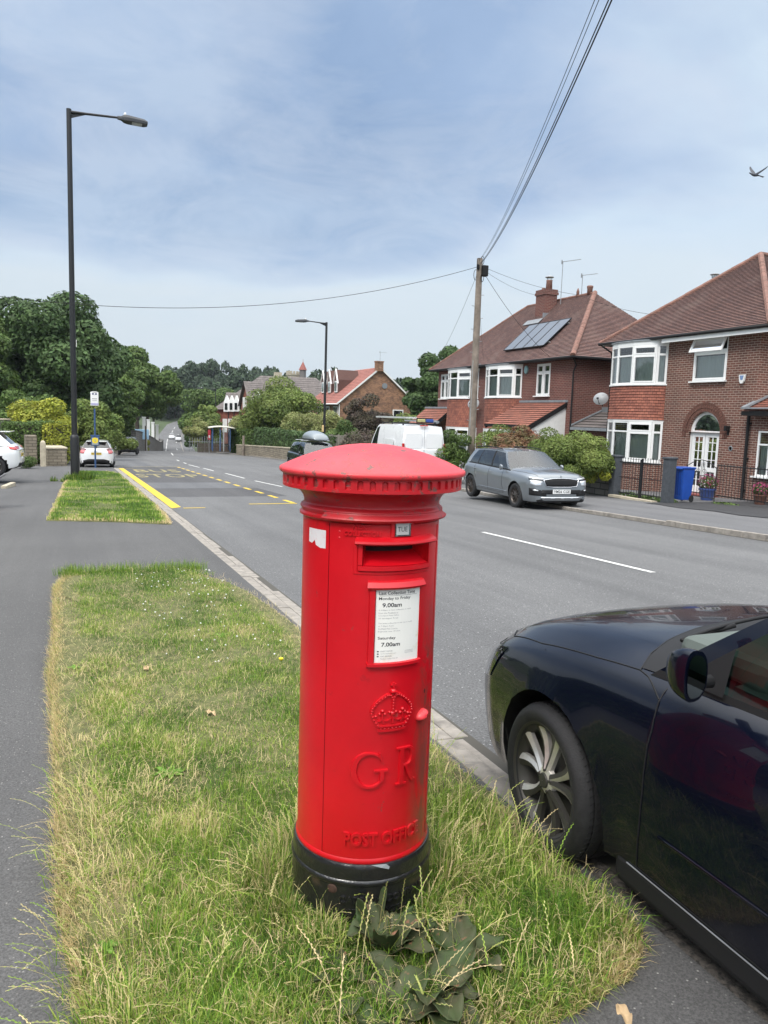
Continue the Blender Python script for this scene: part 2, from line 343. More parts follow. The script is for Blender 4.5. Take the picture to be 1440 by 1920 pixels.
def foliage(name,c,c2,trans=.25,nscale=.9,rough=.65):
    m,nt,b=newmat(name); a=N(nt,'ShaderNodeAttribute'); a.attribute_name='tint'; g=geopos(nt)
    n=noise(nt,g,nscale,4,.6); col=ramp(nt,n,[(.3,c),(.7,c2)]); col=mixc(nt,1.,col,a.outputs['Color'],'MULTIPLY')
    L(nt,col,b.inputs['Base Color']); b.inputs['Roughness'].default_value=rough; b.inputs['Specular IOR Level'].default_value=.3
    t=N(nt,'ShaderNodeBsdfTranslucent'); L(nt,col,t.inputs[0]); mx=N(nt,'ShaderNodeMixShader'); mx.inputs[0].default_value=trans
    out=nt.nodes['Material Output']; L(nt,b.outputs[0],mx.inputs[1]); L(nt,t.outputs[0],mx.inputs[2]); L(nt,mx.outputs[0],out.inputs[0]); return m
M['leafd']=foliage('dark_tree_leaves',(.052,.095,.034),(.085,.14,.044))
M['leafm']=foliage('mid_tree_leaves',(.068,.118,.032),(.115,.175,.042))
M['leaff']=foliage('far_tree_leaves',(.030,.054,.027),(.048,.078,.036),.15,.05)
M['leafy']=foliage('yellow_green_leaves',(.20,.24,.03),(.38,.38,.05))
M['leafo']=foliage('olive_shrub_leaves',(.10,.155,.036),(.19,.235,.06))
M['leafc']=foliage('cream_flowering_leaves',(.11,.15,.035),(.34,.34,.14),.2,.5)
M['leafr']=foliage('red_tipped_leaves',(.10,.13,.05),(.26,.08,.06),.2,1.6)
M['leafp']=foliage('plum_leaves',(.075,.05,.048),(.11,.10,.06))
M['grassm']=foliage('grass_blades',(.9,.9,.9),(1.1,1.1,1.1),.35,6.,.6)
M['purple']=foliage('purple_flowers',(.07,.04,.16),(.13,.08,.30))
M['bark']=pm('bark',(.085,.07,.055),.95,var=.3,vscale=8,bump=.6,bscale=20)
M['pole']=pm('weathered_pole_wood',(.20,.165,.135),.9,var=.35,vscale=3,bump=.5,bscale=30,dirt=(.10,.085,.07),dscale=2.)
# ---------------- ground, road, pavements -------------------------------
def G(x,y,dz=0.):
    d=ray(x,y); t=5.
    lo,hi=1.,400.
    f=lambda t:(_C+d*t)[2]-T((_C+d*t)[1])-dz
    t=1.; 
    while f(t)>0 and t<500: lo=t; t*=1.03
    hi=t
    for _ in range(40):
        mid=(lo+hi)/2
        if f(mid)>0: lo=mid
        else: hi=mid
    p=_C+d*lo; return float(p[0]),float(p[1])
def CX(y): return float(np.interp(y,[-60,30,45,58,76,92,150,220,300,330,365,405,620],[7.4,6.95,6.75,7.3,8.6,10.5,16,24,36,43,62,110,200]))
def LX(y): return CX(y)-3.4 if y>300 else float(np.interp(y,[-60,42.2,43.4,47,60,66,76,92,150,220,300,440],[2.14,2.14,1.2,.2,.4,3.0,4.4,6.9,12.6,20.6,32.6,53.6]))
def RX(y): return CX(y)+3.4 if y>300 else float(np.interp(y,[-60,17,26,40,56,75,92,150,220,300,440],[12.05,12.05,13.0,14.6,15.6,15.2,14.2,19.5,27.4,39.4,60.4]))
def hill(x,y):
    h=0.
    h+=16*max(0.,min(1.,(y-260)/240.))*max(0.,min(1.,(abs(x-CX(min(y,620)))-6)/60.))
    h+=6*max(0.,min(1.,(y-150)/150.))*max(0.,min(1.,(x-90)/120.))
    return h
ys=sorted(set([-60,-40,-20]+list(range(-10,130,2))+list(range(130,330,5))+list(range(330,1201,30))))
xs=sorted(set([-500,-350,-250,-180,-130,-90,-60,-40,-25,-15,-8,-4]+list(range(0,70,3))+[75,85,100,120,150,190,240,300,380,480,600,700]))
def gdz(x,y):
    l,r=LX(y),RX(y)
    return -.10 if (x>l-9 and x<r+9) else -.02
mb=MB(); mb.grid([[(x,y,float(T(y))+hill(x,y)+gdz(x,y)) for x in xs] for y in ys])
struct(mb.build('ground',M['lawn'],smooth=True),'grassy gardens and fields around the street','ground')
def strip(name,mat,fl,fr,y0,y1,dz,step=2.,label=None,cat=None):
    n=max(2,int((y1-y0)/step)+1); rows=[]
    for y in np.linspace(y0,y1,n): rows.append([(fl(y)+(fr(y)-fl(y))*t,y,float(T(y))+dz) for t in (0,.33,.67,1)])
    o=MB().grid(rows).build(name,mat,smooth=True); struct(o,label,cat); return o
strip('road',M['road'],lambda y:LX(y)-.02,lambda y:RX(y)+.02,-40,405,0.,label='grey asphalt road running downhill',cat='road')
strip('pavement',M['path'],lambda y:-3.6,lambda y:1.905,-20,43,.030,label='dark asphalt footway on the left',cat='pavement')
strip('pavement',M['path'],lambda y:-6.,lambda y:LX(y)-.02,43,64,-.004,label='asphalt side opening beyond the bus stop pole',cat='pavement')
strip('pavement',M['rpath'],lambda y:LX(y)-2.6,lambda y:LX(y)-.1,64,230,.05,label='footway on the left of the far road',cat='pavement')
strip('pavement',M['rpath'],lambda y:RX(y)+.1,lambda y:max(16.1,RX(y)+2.3) ,-20,92,.07,label='grey footway in front of the houses',cat='pavement')
strip('pavement',M['rpath'],lambda y:RX(y)+.1,lambda y:RX(y)+2.6,92,300,.07,label='footway on the right of the far road',cat='pavement')
o=strip('driveway',M['drive'],lambda y:15.3+.12*math.sin(y*3),lambda y:19.8,8,17.7,.085,.5,'dark tarmac driveway of the near house','driveway')
strip('driveway',M['rpath'],lambda y:16.2,lambda y:19.8,17.7,27,.083,label='paved front yard behind the railings',cat='yard')
# kerbs
def kerb(name,fx,w,y0,y1,h,seg,label,mat='kerb',sd=0,dz0=-.1):
    rnd=random.Random(sd); mb=MB(); y=y0
    while y<y1:
        s=seg*(1 if seg>2 else rnd.uniform(.97,1.03)); y2=min(y+s-.012,y1); j=rnd.uniform(-.004,.004); k=rnd.uniform(-.005,.005)
        z0,z1=float(T(y)),float(T(y2)); a,b=fx(y)+j,fx(y2)+j; hh=h+k
        vs=[(a,y,z0+dz0),(a+w,y,z0+dz0),(b+w,y2,z1+dz0),(b,y2,z1+dz0),(a,y,z0+hh),(a+w,y,z0+hh-.004),(b+w,y2,z1+hh-.004),(b,y2,z1+hh)]
        mb.add(vs,[(0,3,2,1),(4,5,6,7),(0,1,5,4),(1,2,6,5),(2,3,7,6),(3,0,4,7)]); y+=s
    o=mb.build(name,M[mat],bevel=.008); struct(o,label,'kerb'); return o
kerb('kerb',lambda y:1.90,.118,2.9,42.3,.036,.915,'weathered concrete kerb stones beside the grass verges',sd=1)
kerb('kerb',lambda y:2.042,.105,2.9,42.3,.010,.915,'flush channel blocks between kerb and road',sd=2)
kerb('kerb',lambda y:1.90,.118,-8,2.89,.028,.915,'dropped kerb stones under the dark car, dark with dirt and painted shade','kerbd',sd=7)
kerb('kerb',lambda y:2.042,.105,-8,2.89,.007,.915,'channel blocks under the dark car, dark with dirt and painted shade','kerbd',sd=8)
strip('kerb_joint',M['joint'],lambda y:1.88,lambda y:2.17,-8,42.2,.0035,label='dark dirty joint between the two rows of kerb stones',cat='kerb joint')
kerb('kerb',lambda y:LX(y)-.12,.14,64,230,.09,3.,'kerb along the left of the far road',sd=3)
kerb('kerb',lambda y:RX(y),.14,-10,13.2,.115,.915,'raised kerb stones at the right edge of the road',sd=4)
kerb('kerb',lambda y:RX(y),.14,13.2,92,.085,.915,'kerb stones in front of the parked grey car and beyond',sd=5)
kerb('kerb',lambda y:RX(y),.14,92,300,.1,3.,'kerb along the right of the far road',sd=6)
strip('kerb_joint',M['joint'],lambda y:RX(y)-.06,lambda y:RX(y)+.01,-8,90,.004,label='dirt line in the right gutter',cat='gutter')
# road markings: thin sheets 4 mm above the road
def sheet(name,pts,mat,label=None,cat='road marking',dz=.006,sub=1):
    mb=MB()
    for q in pts: mb.poly([(x,y,float(T(y))+dz) for x,y in q])
    o=mb.build(name,M[mat]); struct(o,label,cat); return o
def ribbon(a,b,w):
    a=np.array(a);b=np.array(b);d=b-a;L_=np.hypot(*d);d=d/L_;n_=np.array((-d[1],d[0]))*w/2
    return [tuple(a-n_),tuple(b-n_),tuple(b+n_),tuple(a+n_)][::-1]
Z5=lambda x,y:G(190+x/3.892,840+y/3.892)
dd=[(G(905,998),G(1225,1074))]+[(Z5(*a),Z5(*b)) for a,b in (((1120,240),(1320,283)),((905,185),(1045,222)),((745,148),(820,168)),((635,122),(715,142)),((600,107),(620,115)),((550,87),(568,95)),((510,36),(524,54)))]
def long_(a,b): return (a,b) if abs(a[1]-b[1])>1 else (a,(b[0],b[1]-1.))
sheet('lane_marking',[ribbon(a,b,.10) for a,b in dd]+[ribbon((7.0,22.2),(7.05,19.6),.1),ribbon((7.36,2.0),(7.4,6.2),.1),ribbon((7.36,-4.4),(7.4,-.4),.1)],'wline','white dashed centre line of the road')
sheet('lane_marking',[ribbon((CX(y),y),(CX(y+14),y+14),.16) for y in (160,176,192,208)]+[ribbon((CX(y)+2.4,y),(CX(y+8)+2.2,y+8),.14) for y in (172,205,240)]+[ribbon((CX(y),y),(CX(y+10),y+10),.2) for y in (235,255,275)],'wline','white line on the far stretch of road')
sheet('bus_stop_line',[[(2.16,42.4),(2.17,19.0),(2.43,19.3),(2.40,42.4)][::-1]],'yellow','thick yellow clearway line along the kerb')
sheet('bus_stop_marking',[ribbon((5.5-.006*(k),20.1+1.8*k),(5.5-.006*k,20.1+1.8*k+1.0),.13) for k in range(14)],'yellow','yellow dashed edge of the bus stop bay')
sheet('bus_stop_marking',[[(4.25,19.85),(5.55,19.85),(5.55,19.98),(4.25,19.98)],[(2.45,18.95),(2.98,18.98),(2.98,19.08),(2.45,19.08)]],'yellow','thin yellow end lines of the bus stop bay')
sheet('bus_stop_marking',[[(3.1,44.6),(5.4,44.7),(5.4,44.9),(3.1,44.8)],[(1.95,42.4),(2.9,42.4),(2.9,42.6),(1.95,42.6)]],'yellow2','worn pale line at the far end of the bus stop bay')
def roadtext(txt,x0,x1,y0,y1):
    vs,fs=text_mesh(txt,1.,1.05,res=2,bold=.012); a=np.array(vs); mn=a[:,:2].min(0);mx=a[:,:2].max(0)
    q=(a[:,:2]-mn)/(mx-mn); mb=MB(); mb.add([(x0+(x1-x0)*u,y0+(y1-y0)*v,float(T(y0+(y1-y0)*v))+.008) for u,v in q],fs)
    return mb.build('bus_stop_lettering',M['yellow2'])
struct(roadtext('STOP',2.5,5.15,33.3,36.2),'worn yellow STOP lettering on the road','road lettering')
struct(roadtext('BUS',2.75,4.9,38.0,41.0),'worn yellow BUS lettering on the road','road lettering')
sheet('road_patch',[[(2.45,26.3),(5.7,26.3),(5.6,29.6),(2.45,29.6)]],'patch','pale trench patch across the bus stop bay','road patch',.004)
sheet('road_patch',[[(2.45,29.6),(5.32,29.6),(5.3,44.3),(2.45,44.3)]],'patchd','dark square patch under the bus stop lettering','road patch',.0025)
sheet('road_patch',[[(2.45,22.6),(6.0,22.6),(5.9,26.3),(2.45,26.3)]],'patchd','dark resurfaced band near the bus stop','road patch',.002)
sheet('road_patch',[[(2.4,46),(4.2,46),(4.3,62),(3.0,62)],[(7.5,60),(13.5,60),(13.0,70),(8.5,70)]],'patch','pale resurfaced strips in the far road','road patch',.004)
sheet('road_patch',[[(RX(y)+.9,y+dy) if i else (RX(y)+.4,y) for i,(y,dy) in enumerate(((34,0),(34,0),(44,0)))][:0] or [(15.9,50),(16.9,50),(16.9,62),(16.1,62)],[(15.3,38),(16.0,38),(16.2,47),(15.6,47)]],'stones','pale worn slabs in the far right footway','paving slab',.075)
# random tar seams as fine dark cracks
rnd=random.Random(5); cr=[]
for (x,y,a,n_,st) in ((4.2,12,1.2,14,.3),(3.2,25,1.0,22,.4)):
    for i in range(n_):
        a+=rnd.uniform(-.5,.5)*.6; x2,y2=x+cos(a)*st,y+sin(a)*st; cr.append(ribbon((x,y),(x2,y2),.008)); x,y=x2,y2
sheet('road_crack',cr,'joint','fine dark cracks in the road surface','road crack',.0045)
# pavement details: manhole and patch in path
rows=[[(0.9,10.2),(1.75,10.2),(1.75,13.6),(1.0,13.8)]]
# ---------------- verges --------------------------------------------------
K=1.094
V1=[(a*K,b*K) for a,b in [(-0.11,9.20),(0.3,9.32),(0.8,9.22),(1.2,9.04),(1.5,8.3),(1.62,7.6),(1.70,6.48),(1.70,3.53),(1.70,2.91),(1.69,2.48),(1.70,2.14),(1.69,1.90),(1.64,1.74),(1.50,1.64),(1.25,1.58),(.9,1.50),(.5,1.44),(0.12,1.5),(0.02,1.97),(-0.01,2.1),(-0.07,2.49),(-0.09,3.0),(-0.10,3.48),(-0.12,4.1),(-0.17,5.2),(-0.17,6.33),(-0.20,8.31)]]
V2=[(a*K,b*K) for a,b in [(-0.48,14.95),(-.42,18),(-0.32,25.77),(-.1,31),(0.22,34.2),(1.34,34.4),(1.66,32),(1.67,21.12),(1.66,15.2),(1.59,13.9),(.6,14.55)]]
def inpoly(px,py,poly):
    c=np.zeros(len(px),bool); n=len(poly)
    for i in range(n):
        x1,y1=poly[i];x2,y2=poly[(i+1)%n]
        if y1==y2: continue
        c^=((y1>py)!=(y2>py))&(px<(x2-x1)*(py-y1)/(y2-y1)+x1)
    return c
def edged(px,py,poly):
    d=np.full(len(px),9.); n=len(poly)
    for i in range(n):
        a=np.array(poly[i]);b=np.array(poly[(i+1)%n]);ab=b-a; t=np.clip(((px-a[0])*ab[0]+(py-a[1])*ab[1])/(ab@ab),0,1)
        d=np.minimum(d,np.hypot(px-a[0]-t*ab[0],py-a[1]-t*ab[1]))
    return d
def dens_poly(poly,step):
    out=[]
    for i in range(len(poly)):
        a=np.array(poly[i]);b=np.array(poly[(i+1)%len(poly)]); n=max(1,int(np.hypot(*(b-a))/step))
        for k in range(n): out.append(a+(b-a)*k/n)
    return out
def verge(poly,label,seed,hump=.045):
    rnd=random.Random(seed); P=[(p[0]+rnd.uniform(-.018,.018),p[1]+rnd.uniform(-.018,.018)) for p in dens_poly(poly,.07)]
    c=np.mean(np.array(P),0); mb=MB(); rings=[]
    for t,h in ((1,.031),(.97,.05),(.88,.031+hump),(.6,.035+hump),(.3,.04+hump)):
        rings.append([(c[0]+(x-c[0])*t,c[1]+(y-c[1])*(t if abs(y-c[1])<1 else 1-(1-t)*1.0),0) for x,y in P])
        rings[-1]=[(x,y,float(T(y))+h+.006*math.sin(x*9)*math.cos(y*7)) for x,y,_ in rings[-1]]
    mb.grid(rings,closed=True); mb.poly(rings[-1])
    o=mb.build('verge',M['soil'],smooth=True,fixn=True); struct(o,label,'verge'); return o
verge(V1,'strip of soil and thatch under the near grass',3); verge(V2,'strip of soil under the far grass verge',4)
def vn(px,py,s,seed):       # cheap smooth value noise
    rs=np.random.RandomState(seed); g=rs.rand(64,64); x=px*s+100;y=py*s+100; xi=np.floor(x).astype(int);yi=np.floor(y).astype(int); fx=x-xi;fy=y-yi; fx=fx*fx*(3-2*fx);fy=fy*fy*(3-2*fy)
    q=lambda a,b:g[a%64,b%64]
    return (q(xi,yi)*(1-fx)+q(xi+1,yi)*fx)*(1-fy)+(q(xi,yi+1)*(1-fx)+q(xi+1,yi+1)*fx)*fy
PAL=np.array([(.12,.235,.028),(.21,.34,.040),(.34,.42,.085),(.60,.52,.25),(.075,.15,.025),(.70,.55,.32)])
BX,BY=.975,2.52
def blades(px,py,h,w,lean,col,rs,ddir=None,z0=.03,droop=.35):
    n=len(px); az=rs.rand(n)*2*PI if ddir is None else ddir; dx,dy=np.cos(az),np.sin(az)
    fa=az+PI/2+rs.normal(0,.5,n); wx,wy=np.cos(fa)*w/2,np.sin(fa)*w/2; z=T(py)+z0
    b=np.stack([px,py,z],1); up=np.sqrt(np.clip(1-lean**2,.05,1))
    m=b+np.stack([dx*h*lean*.35,dy*h*lean*.35,h*up*.58],1); t=b+np.stack([dx*h*lean,dy*h*lean,h*(up-droop*lean)],1)
    s=np.stack([wx,wy,np.zeros(n)],1); V=np.stack([b-s,b+s,m-s*.8,m+s*.8,t],1).reshape(-1,3)
    i=np.arange(n)[:,None]*5; F=np.concatenate([i+[0,1,3],i+[0,3,2],i+[2,3,4]],1).reshape(-1,3)
    return V,F,np.repeat(col,3,0)
def joinm(L_):
    Vs=[];Fs=[];Cs=[];o=0
    for V,F,c in L_: Vs.append(V);Fs.append(F+o);Cs.append(c);o+=len(V)
    return np.concatenate(Vs),np.concatenate(Fs),np.concatenate(Cs)
def sample(poly,n,rs,bias=None,y1=None):
    P=np.array(poly); mn=P.min(0);mx=P.max(0)
    if y1: mx[1]=min(mx[1],y1)
    out=[];k=0
    while k<n:
        q=mn+rs.rand(n*2,2)*(mx-mn); ok=inpoly(q[:,0],q[:,1],poly)
        if bias is not None: ok&=rs.rand(len(q))<bias(q[:,0],q[:,1])
        q=q[ok]; out.append(q); k+=len(q)
    return np.concatenate(out)[:n]
def colours(px,py,ed,rs,seed,straw=0.,edge_w=.16):
    n=len(px); a=vn(px,py,2.2,seed); b=vn(px,py,6.,seed+1); c=vn(px,py,.9,seed+2)
    s=np.clip(.66*a+.34*b+.34*c-.31+straw,0,1); s+=np.exp(-(ed/edge_w)**2)*.55; s=s+rs.normal(0,.17,n)
    k=np.where(s<.28,4,np.where(s<.46,0,np.where(s<.62,1,np.where(s<.78,2,np.where(s<.95,3,5)))))
    col=PAL[k]*(rs.uniform(.72,1.3,n)[:,None]); return col
DOCK=[G(722,1768,.1),G(735,1890,.1),G(700,1830,.1),G(745,1770,.12),G(835,1845,.1),G(650,1820,.1),G(690,1735,.1),G(905,1800,.1),G(745,1800,.1),G(835,1880,.1),G(800,1905,.1),G(790,1820,.1),G(745,1860,.1)]
def near_grass():
    rs=np.random.RandomState(7); P=[]
    # short turf, denser near the camera
    q=sample(V1,205000,rs,lambda x,y:np.clip(6.5/(y+2.2)**1.2,.30,1)); px,py=q.T; ed=edged(px,py,V1); bd=np.hypot(px-BX,py-BY)
    hmap=vn(px,py,2.5,11)*.6+vn(px,py,7,12)*.4
    near=np.clip((4.6-py)/2.6,0,1)
    h=(.030+.050*hmap+near*.045*hmap)*rs.uniform(.5,1.35,len(px)); h*=np.clip(.55+ed*3,.6,1.)
    straw=np.where(px<.55,.16,0)*np.clip((7-py)/4,0,1)+.08*np.clip((3.-py),0,1)-.05*np.clip((py-5)/3,0,1)-.05*((py>9.2)&(ed<.4))
    lean=np.clip(rs.beta(2,2.2,len(px))*1.1,.1,.93); P.append(blades(px,py,h,rs.uniform(.0022,.0042,len(px)),lean,colours(px,py,ed,rs,20,straw),rs,z0=.055*np.clip(ed/.25,.45,1.1)))
    # straw fringe lying over the left edge and the two ends
    A=[p for p in dens_poly(V1,.01)]; A=np.array([p for p in A if (p[0]<.15 or p[1]<2.0) and p[1]<9.8]); k=rs.randint(0,len(A),17000); e=A[k]
    cx=np.array((.8,4.5)); inw=np.where((e[:,1]<2.1)[:,None]&(e[:,0]>.2)[:,None],np.array([[0,1.]]),np.array([[1.,0]])); off=rs.beta(1.3,2.6,len(e))*(.10+.28*vn(e[:,0],e[:,1],3.1,91))-.012
    px=e[:,0]+inw[:,0]*off+rs.normal(0,.012,len(e)); py=e[:,1]+inw[:,1]*off; dr=np.arctan2(-inw[:,1],-inw[:,0])+rs.normal(0,.8,len(e))
    gr=(e[:,0]>1.0)[:,None]; col=np.where((rs.rand(len(e))<.45)[:,None],PAL[5]*np.array([1.,.95,.85]),np.where((rs.rand(len(e))<.6)[:,None],PAL[3],PAL[2])); col=col*rs.uniform(.55,1.2,len(e))[:,None]
    P.append(blades(px,py,rs.uniform(.03,.085,len(e)),rs.uniform(.0018,.0035,len(e)),rs.uniform(.45,.93,len(e)),col,rs,dr,z0=.035,droop=.15))
    # fallen dead straw
    q=sample(V1,16000,rs,lambda x,y:np.clip(5/(y+2)**1.2,.2,1)); px,py=q.T; col=np.where((rs.rand(len(px))<.5)[:,None],PAL[3],PAL[5])*rs.uniform(.6,1.15,len(px))[:,None]
    P.append(blades(px,py,rs.uniform(.04,.10,len(px)),rs.uniform(.0016,.003,len(px)),rs.uniform(.7,.96,len(px)),col,rs,z0=rs.uniform(.06,.10,len(px)),droop=.3))
    # rank tufts: round the base of the pillar box, the far edge, the car side, random
    def tuft(x,y,r,n,h0,h1,lean0=.1,lean1=.8,c=(0,1,2),wid=(.0025,.0048),out=None):
        if any(math.hypot(x-q[0],y-q[1])<.12 for q in DOCK): return
        px=x+rs.normal(0,r,n);py=y+rs.normal(0,r,n); cc=PAL[rs.choice(c,n)]*rs.uniform(.7,1.25,n)[:,None]
        d=np.arctan2(py-y,px-x)+rs.normal(0,.7,n) if out is None else out+rs.normal(0,.6,n)
        P.append(blades(px,py,rs.uniform(h0,h1,n),rs.uniform(*wid,n),rs.uniform(lean0,lean1,n),cc,rs,d,z0=.05,droop=.55))
    for i in range(60):
        a=rs.uniform(0,2*PI); rr=.29+abs(rs.normal(0,.05)); x,y=BX+cos(a)*rr,BY+sin(a)*rr
        front=-((x-BX)*BX+(y-BY)*BY)/2.7/rr
        sc=.62 if front>.3 else 1.; tuft(x,y,.045,150,.10*sc,.24*sc,.15,.9,(0,1,2,3,3,4))
    for i in range(140):
        x,y=rs.uniform(-.02,1.75),1.55+abs(rs.normal(0,.55))
        if inpoly(np.array([x]),np.array([y-.06]),V1)[0] and inpoly(np.array([x+.07]),np.array([y]),V1)[0]: tuft(x,y,.06,110,.06,.16,.2,.95,(0,0,1,2,2,3,4,0))
    for i in range(95): y=rs.uniform(2.2,5.0); x=1.72-abs(rs.normal(0,.22)); tuft(x,y,.05,100,.06,.15,.2,.9,(0,1,1,2,2,3))
    for i in range(34): tuft(rs.uniform(-.1,1.45),10.0+rs.uniform(-.28,.03),.07,70,.06,.17,.05,.6,(0,0,4,1,2))
    for i in range(150): tuft(rs.uniform(0,1.6),rs.uniform(3,9.6),.05,60,.05,.12,.2,.9,(0,0,1,4,2))
    for i in range(80): tuft(rs.uniform(-.05,.5),rs.uniform(2.0,6),.05,80,.06,.14,.3,.95,(2,3,3,5,1))
    return joinm(P)
V_,F_,C_=near_grass()
V_=V_[:, :]; ok=None
tag(npmesh('grass',V_,F_,M['grassm'],C_),'uncut green and straw grass on the near verge round the postbox','grass',kind='stuff')
def stalks(poly_pts,n,rs,hmin,hmax):
    Vs=[];Fs=[];Cs=[];o=0
    for i in range(n):
        x,y,dirn=poly_pts(); h=rs.uniform(hmin,hmax); lean=rs.uniform(.15,.85); base=np.array([x,y,float(T(y))+.05]); d=np.array([cos(dirn),sin(dirn),0]); side=np.array([-sin(dirn),cos(dirn),0])
        c0=PAL[rs.choice([1,2,3,5])]*rs.uniform(.8,1.2); c1=PAL[rs.choice([2,3,5,1])]*rs.uniform(.85,1.25)
        f=lambda t:base+d*h*lean*t**1.7+np.array([0,0,h*(t-.42*lean*t**3)])
        ts=np.linspace(0,1,7); w=.0009; pts=[f(t) for t in ts]
        V=[];F=[]
        for p in pts: V+= [p-side*w,p+side*w]
        for k in range(6): F+=[(2*k,2*k+1,2*k+3),(2*k,2*k+3,2*k+2)]
        nst=len(F); s0=rs.uniform(.45,.62); m=rs.randint(9,17)
        for k in range(m):
            t=s0+(1-s0)*k/m; p=f(t); q=f(min(1,t+.055)); sg=1 if k%2 else -1; l=.011*(1-.3*t)
            ax=(q-p)/max(1e-6,np.linalg.norm(q-p)); b=len(V); V+=[p,p+ax*l*.55+side*sg*.0042,p+ax*l*1.3+side*sg*.0022]; F+=[(b,b+1,b+2)]
        Vs.append(np.array(V));Fs.append(np.array(F)+o);Cs.append(np.array([c0]*nst+[c1]*(len(F)-nst)));o+=len(V)
    return np.concatenate(Vs),np.concatenate(Fs),np.concatenate(Cs)
rs=np.random.RandomState(31)
def pk():
    r=rs.rand()
    if r<.22: y=rs.uniform(1.9,3.6); return rs.uniform(-.12,.12)+.02,y,PI+rs.normal(0,.6)
    if r<.52: a=rs.uniform(0,2*PI);rr=.3+abs(rs.normal(0,.07)); return BX+cos(a)*rr,BY+sin(a)*rr,a+rs.normal(0,.7)
    if r<.72: return rs.uniform(1.35,1.70),rs.uniform(2.2,3.8),rs.normal(0,.9)
    if r<.95: return rs.uniform(.05,1.5),1.72+abs(rs.normal(0,.5)),rs.uniform(0,2*PI)
    return rs.uniform(.0,1.6),rs.uniform(3,9.8),rs.uniform(0,2*PI)
V_,F_,C_=stalks(pk,760,rs,.12,.34)
tag(npmesh('ryegrass_seed_heads',V_,F_,M['grassm'],C_),'pale flowering ryegrass stalks leaning out of the near verge','grass stalks',kind='stuff')
def far_grass():
    rs=np.random.RandomState(9); q=sample(V2,52000,rs,lambda x,y:np.clip(20/(y+3),.3,1)); px,py=q.T; ed=edged(px,py,V2)
    h=(.05+.07*vn(px,py,1.5,41))*rs.uniform(.6,1.3,len(px)); straw=.34*np.exp(-((py-15.6)/.45)**2)+.10*(px<.1)-.04
    P=[blades(px,py,h,rs.uniform(.008,.014,len(px)),rs.uniform(.1,.85,len(px)),colours(px,py,ed,rs,50,straw,.10),rs,z0=.05)]
    for i in range(60):                       # weeds round the lamp column
        n=70; a=rs.uniform(0,2*PI); x,y=.15+rs.normal(0,.22),30.4+rs.normal(0,.35); pxx=x+rs.normal(0,.07,n);pyy=y+rs.normal(0,.07,n)
        P.append(blades(pxx,pyy,rs.uniform(.10,.50,n)*rs.uniform(.5,1.1),rs.uniform(.012,.024,n),rs.uniform(.1,.92,n),PAL[rs.choice([4,0,4,1,2],n)]*rs.uniform(.5,1.0,n)[:,None],rs,z0=.03))
    return joinm(P)
V_,F_,C_=far_grass()
tag(npmesh('grass',V_,F_,M['grassm'],C_),'green mown grass on the far verge with weeds at the lamp post','grass',kind='stuff')
# clover heads
V=[];rs=np.random.RandomState(5); mb=MB()
for i in range(90):
    x,y=rs.uniform(.6,1.6),rs.uniform(5.5,9.6); r=rs.uniform(.006,.010); z=float(T(y))+.10+rs.uniform(-.01,.02)
    mb.add([(x+r,y,z),(x,y+r,z),(x-r,y,z),(x,y-r,z),(x,y,z+r),(x,y,z-r)],[(0,1,4),(1,2,4),(2,3,4),(3,0,4),(1,0,5),(2,1,5),(3,2,5),(0,3,5)])
tag(mb.build('clover_flowers',M['whitep']),'tiny white clover flowers scattered in the near verge','flowers',kind='stuff')
# broad-leaved weeds
def leafmat(name,c,c2,spots):
    m,nt,b=newmat(name); p=objco(nt); n=noise(nt,p,9,4,.6); n2=noise(nt,p,26,3,.6); cc=ramp(nt,n,[(.3,c),(.7,c2)]); cc=mixc(nt,ramp(nt,n2,[(.62,(0,0,0)),(.7,(1,1,1))]),cc,spots)
    L(nt,cc,b.inputs['Base Color']); b.inputs['Roughness'].default_value=.6; b.inputs['Specular IOR Level'].default_value=.2; addbump(nt,b,n2,.5,.004); return m
M['dock']=leafmat('dock_leaf',(.035,.066,.020),(.075,.072,.042),(.20,.10,.06)); M['weed']=leafmat('fresh_weed_leaf',(.10,.20,.03),(.15,.27,.04),(.12,.2,.03))
def leaf(mb,base,dirn,length,width,rise,curl,wav=.06,seed=0,twist=0.):
    rnd=random.Random(seed); d=Vector((cos(dirn),sin(dirn),0)); s=Vector((-sin(dirn),cos(dirn),0)); rows=[]
    for i in range(13):
        t=i/12; p=Vector(base)+d*length*t*cos(rise)+Vector((0,0,length*(t*sin(rise)-curl*t*t))); w=width*.5*(max(.04,(t**.62)*((1-t)**.72)*1.95) if t>.10 else .10+t*1.5)
        w=min(w,width*.5*1.0); row=[]
        for j in range(-4,5):
            q=j/4; z=abs(q)*width*.16+math.sin(t*13+q*3+seed)*wav*width*abs(q)*1.1+math.sin(t*9+seed)*width*.05+ (twist*q*w)
            row.append(p+s*w*q+Vector((0,0,z)))
        rows.append(row)
    mb.grid(rows)
def weed(name,label,x,y,leaves,mat,h0=.05):
    t=thing(name,label,'plant',(x,y,float(T(y))+h0))
    for i,(dr,ln,wd,ri,cu,sd) in enumerate(leaves):
        mb=MB(); k_=1.35 if mat=='dock' else 1.; leaf(mb,(0,0,0),dr,ln*k_,wd*k_,ri,cu,seed=sd); 
        o=mb.build('leaf',M[mat],t,smooth=True); md=o.modifiers.new('t','SOLIDIFY'); md.thickness=.0012
    return t
rr=random.Random(8)
def dockl(n,l0,l1,w,rise0,rise1,c0,sd,dirs=None):
    q=random.Random(sd); return [((dirs[k%len(dirs)] if dirs else k*2*PI/n)+q.uniform(-.35,.35),q.uniform(l0,l1),w*q.uniform(.75,1.2),q.uniform(rise0,rise1),c0*q.uniform(.5,1.3),sd+k) for k in range(n)]
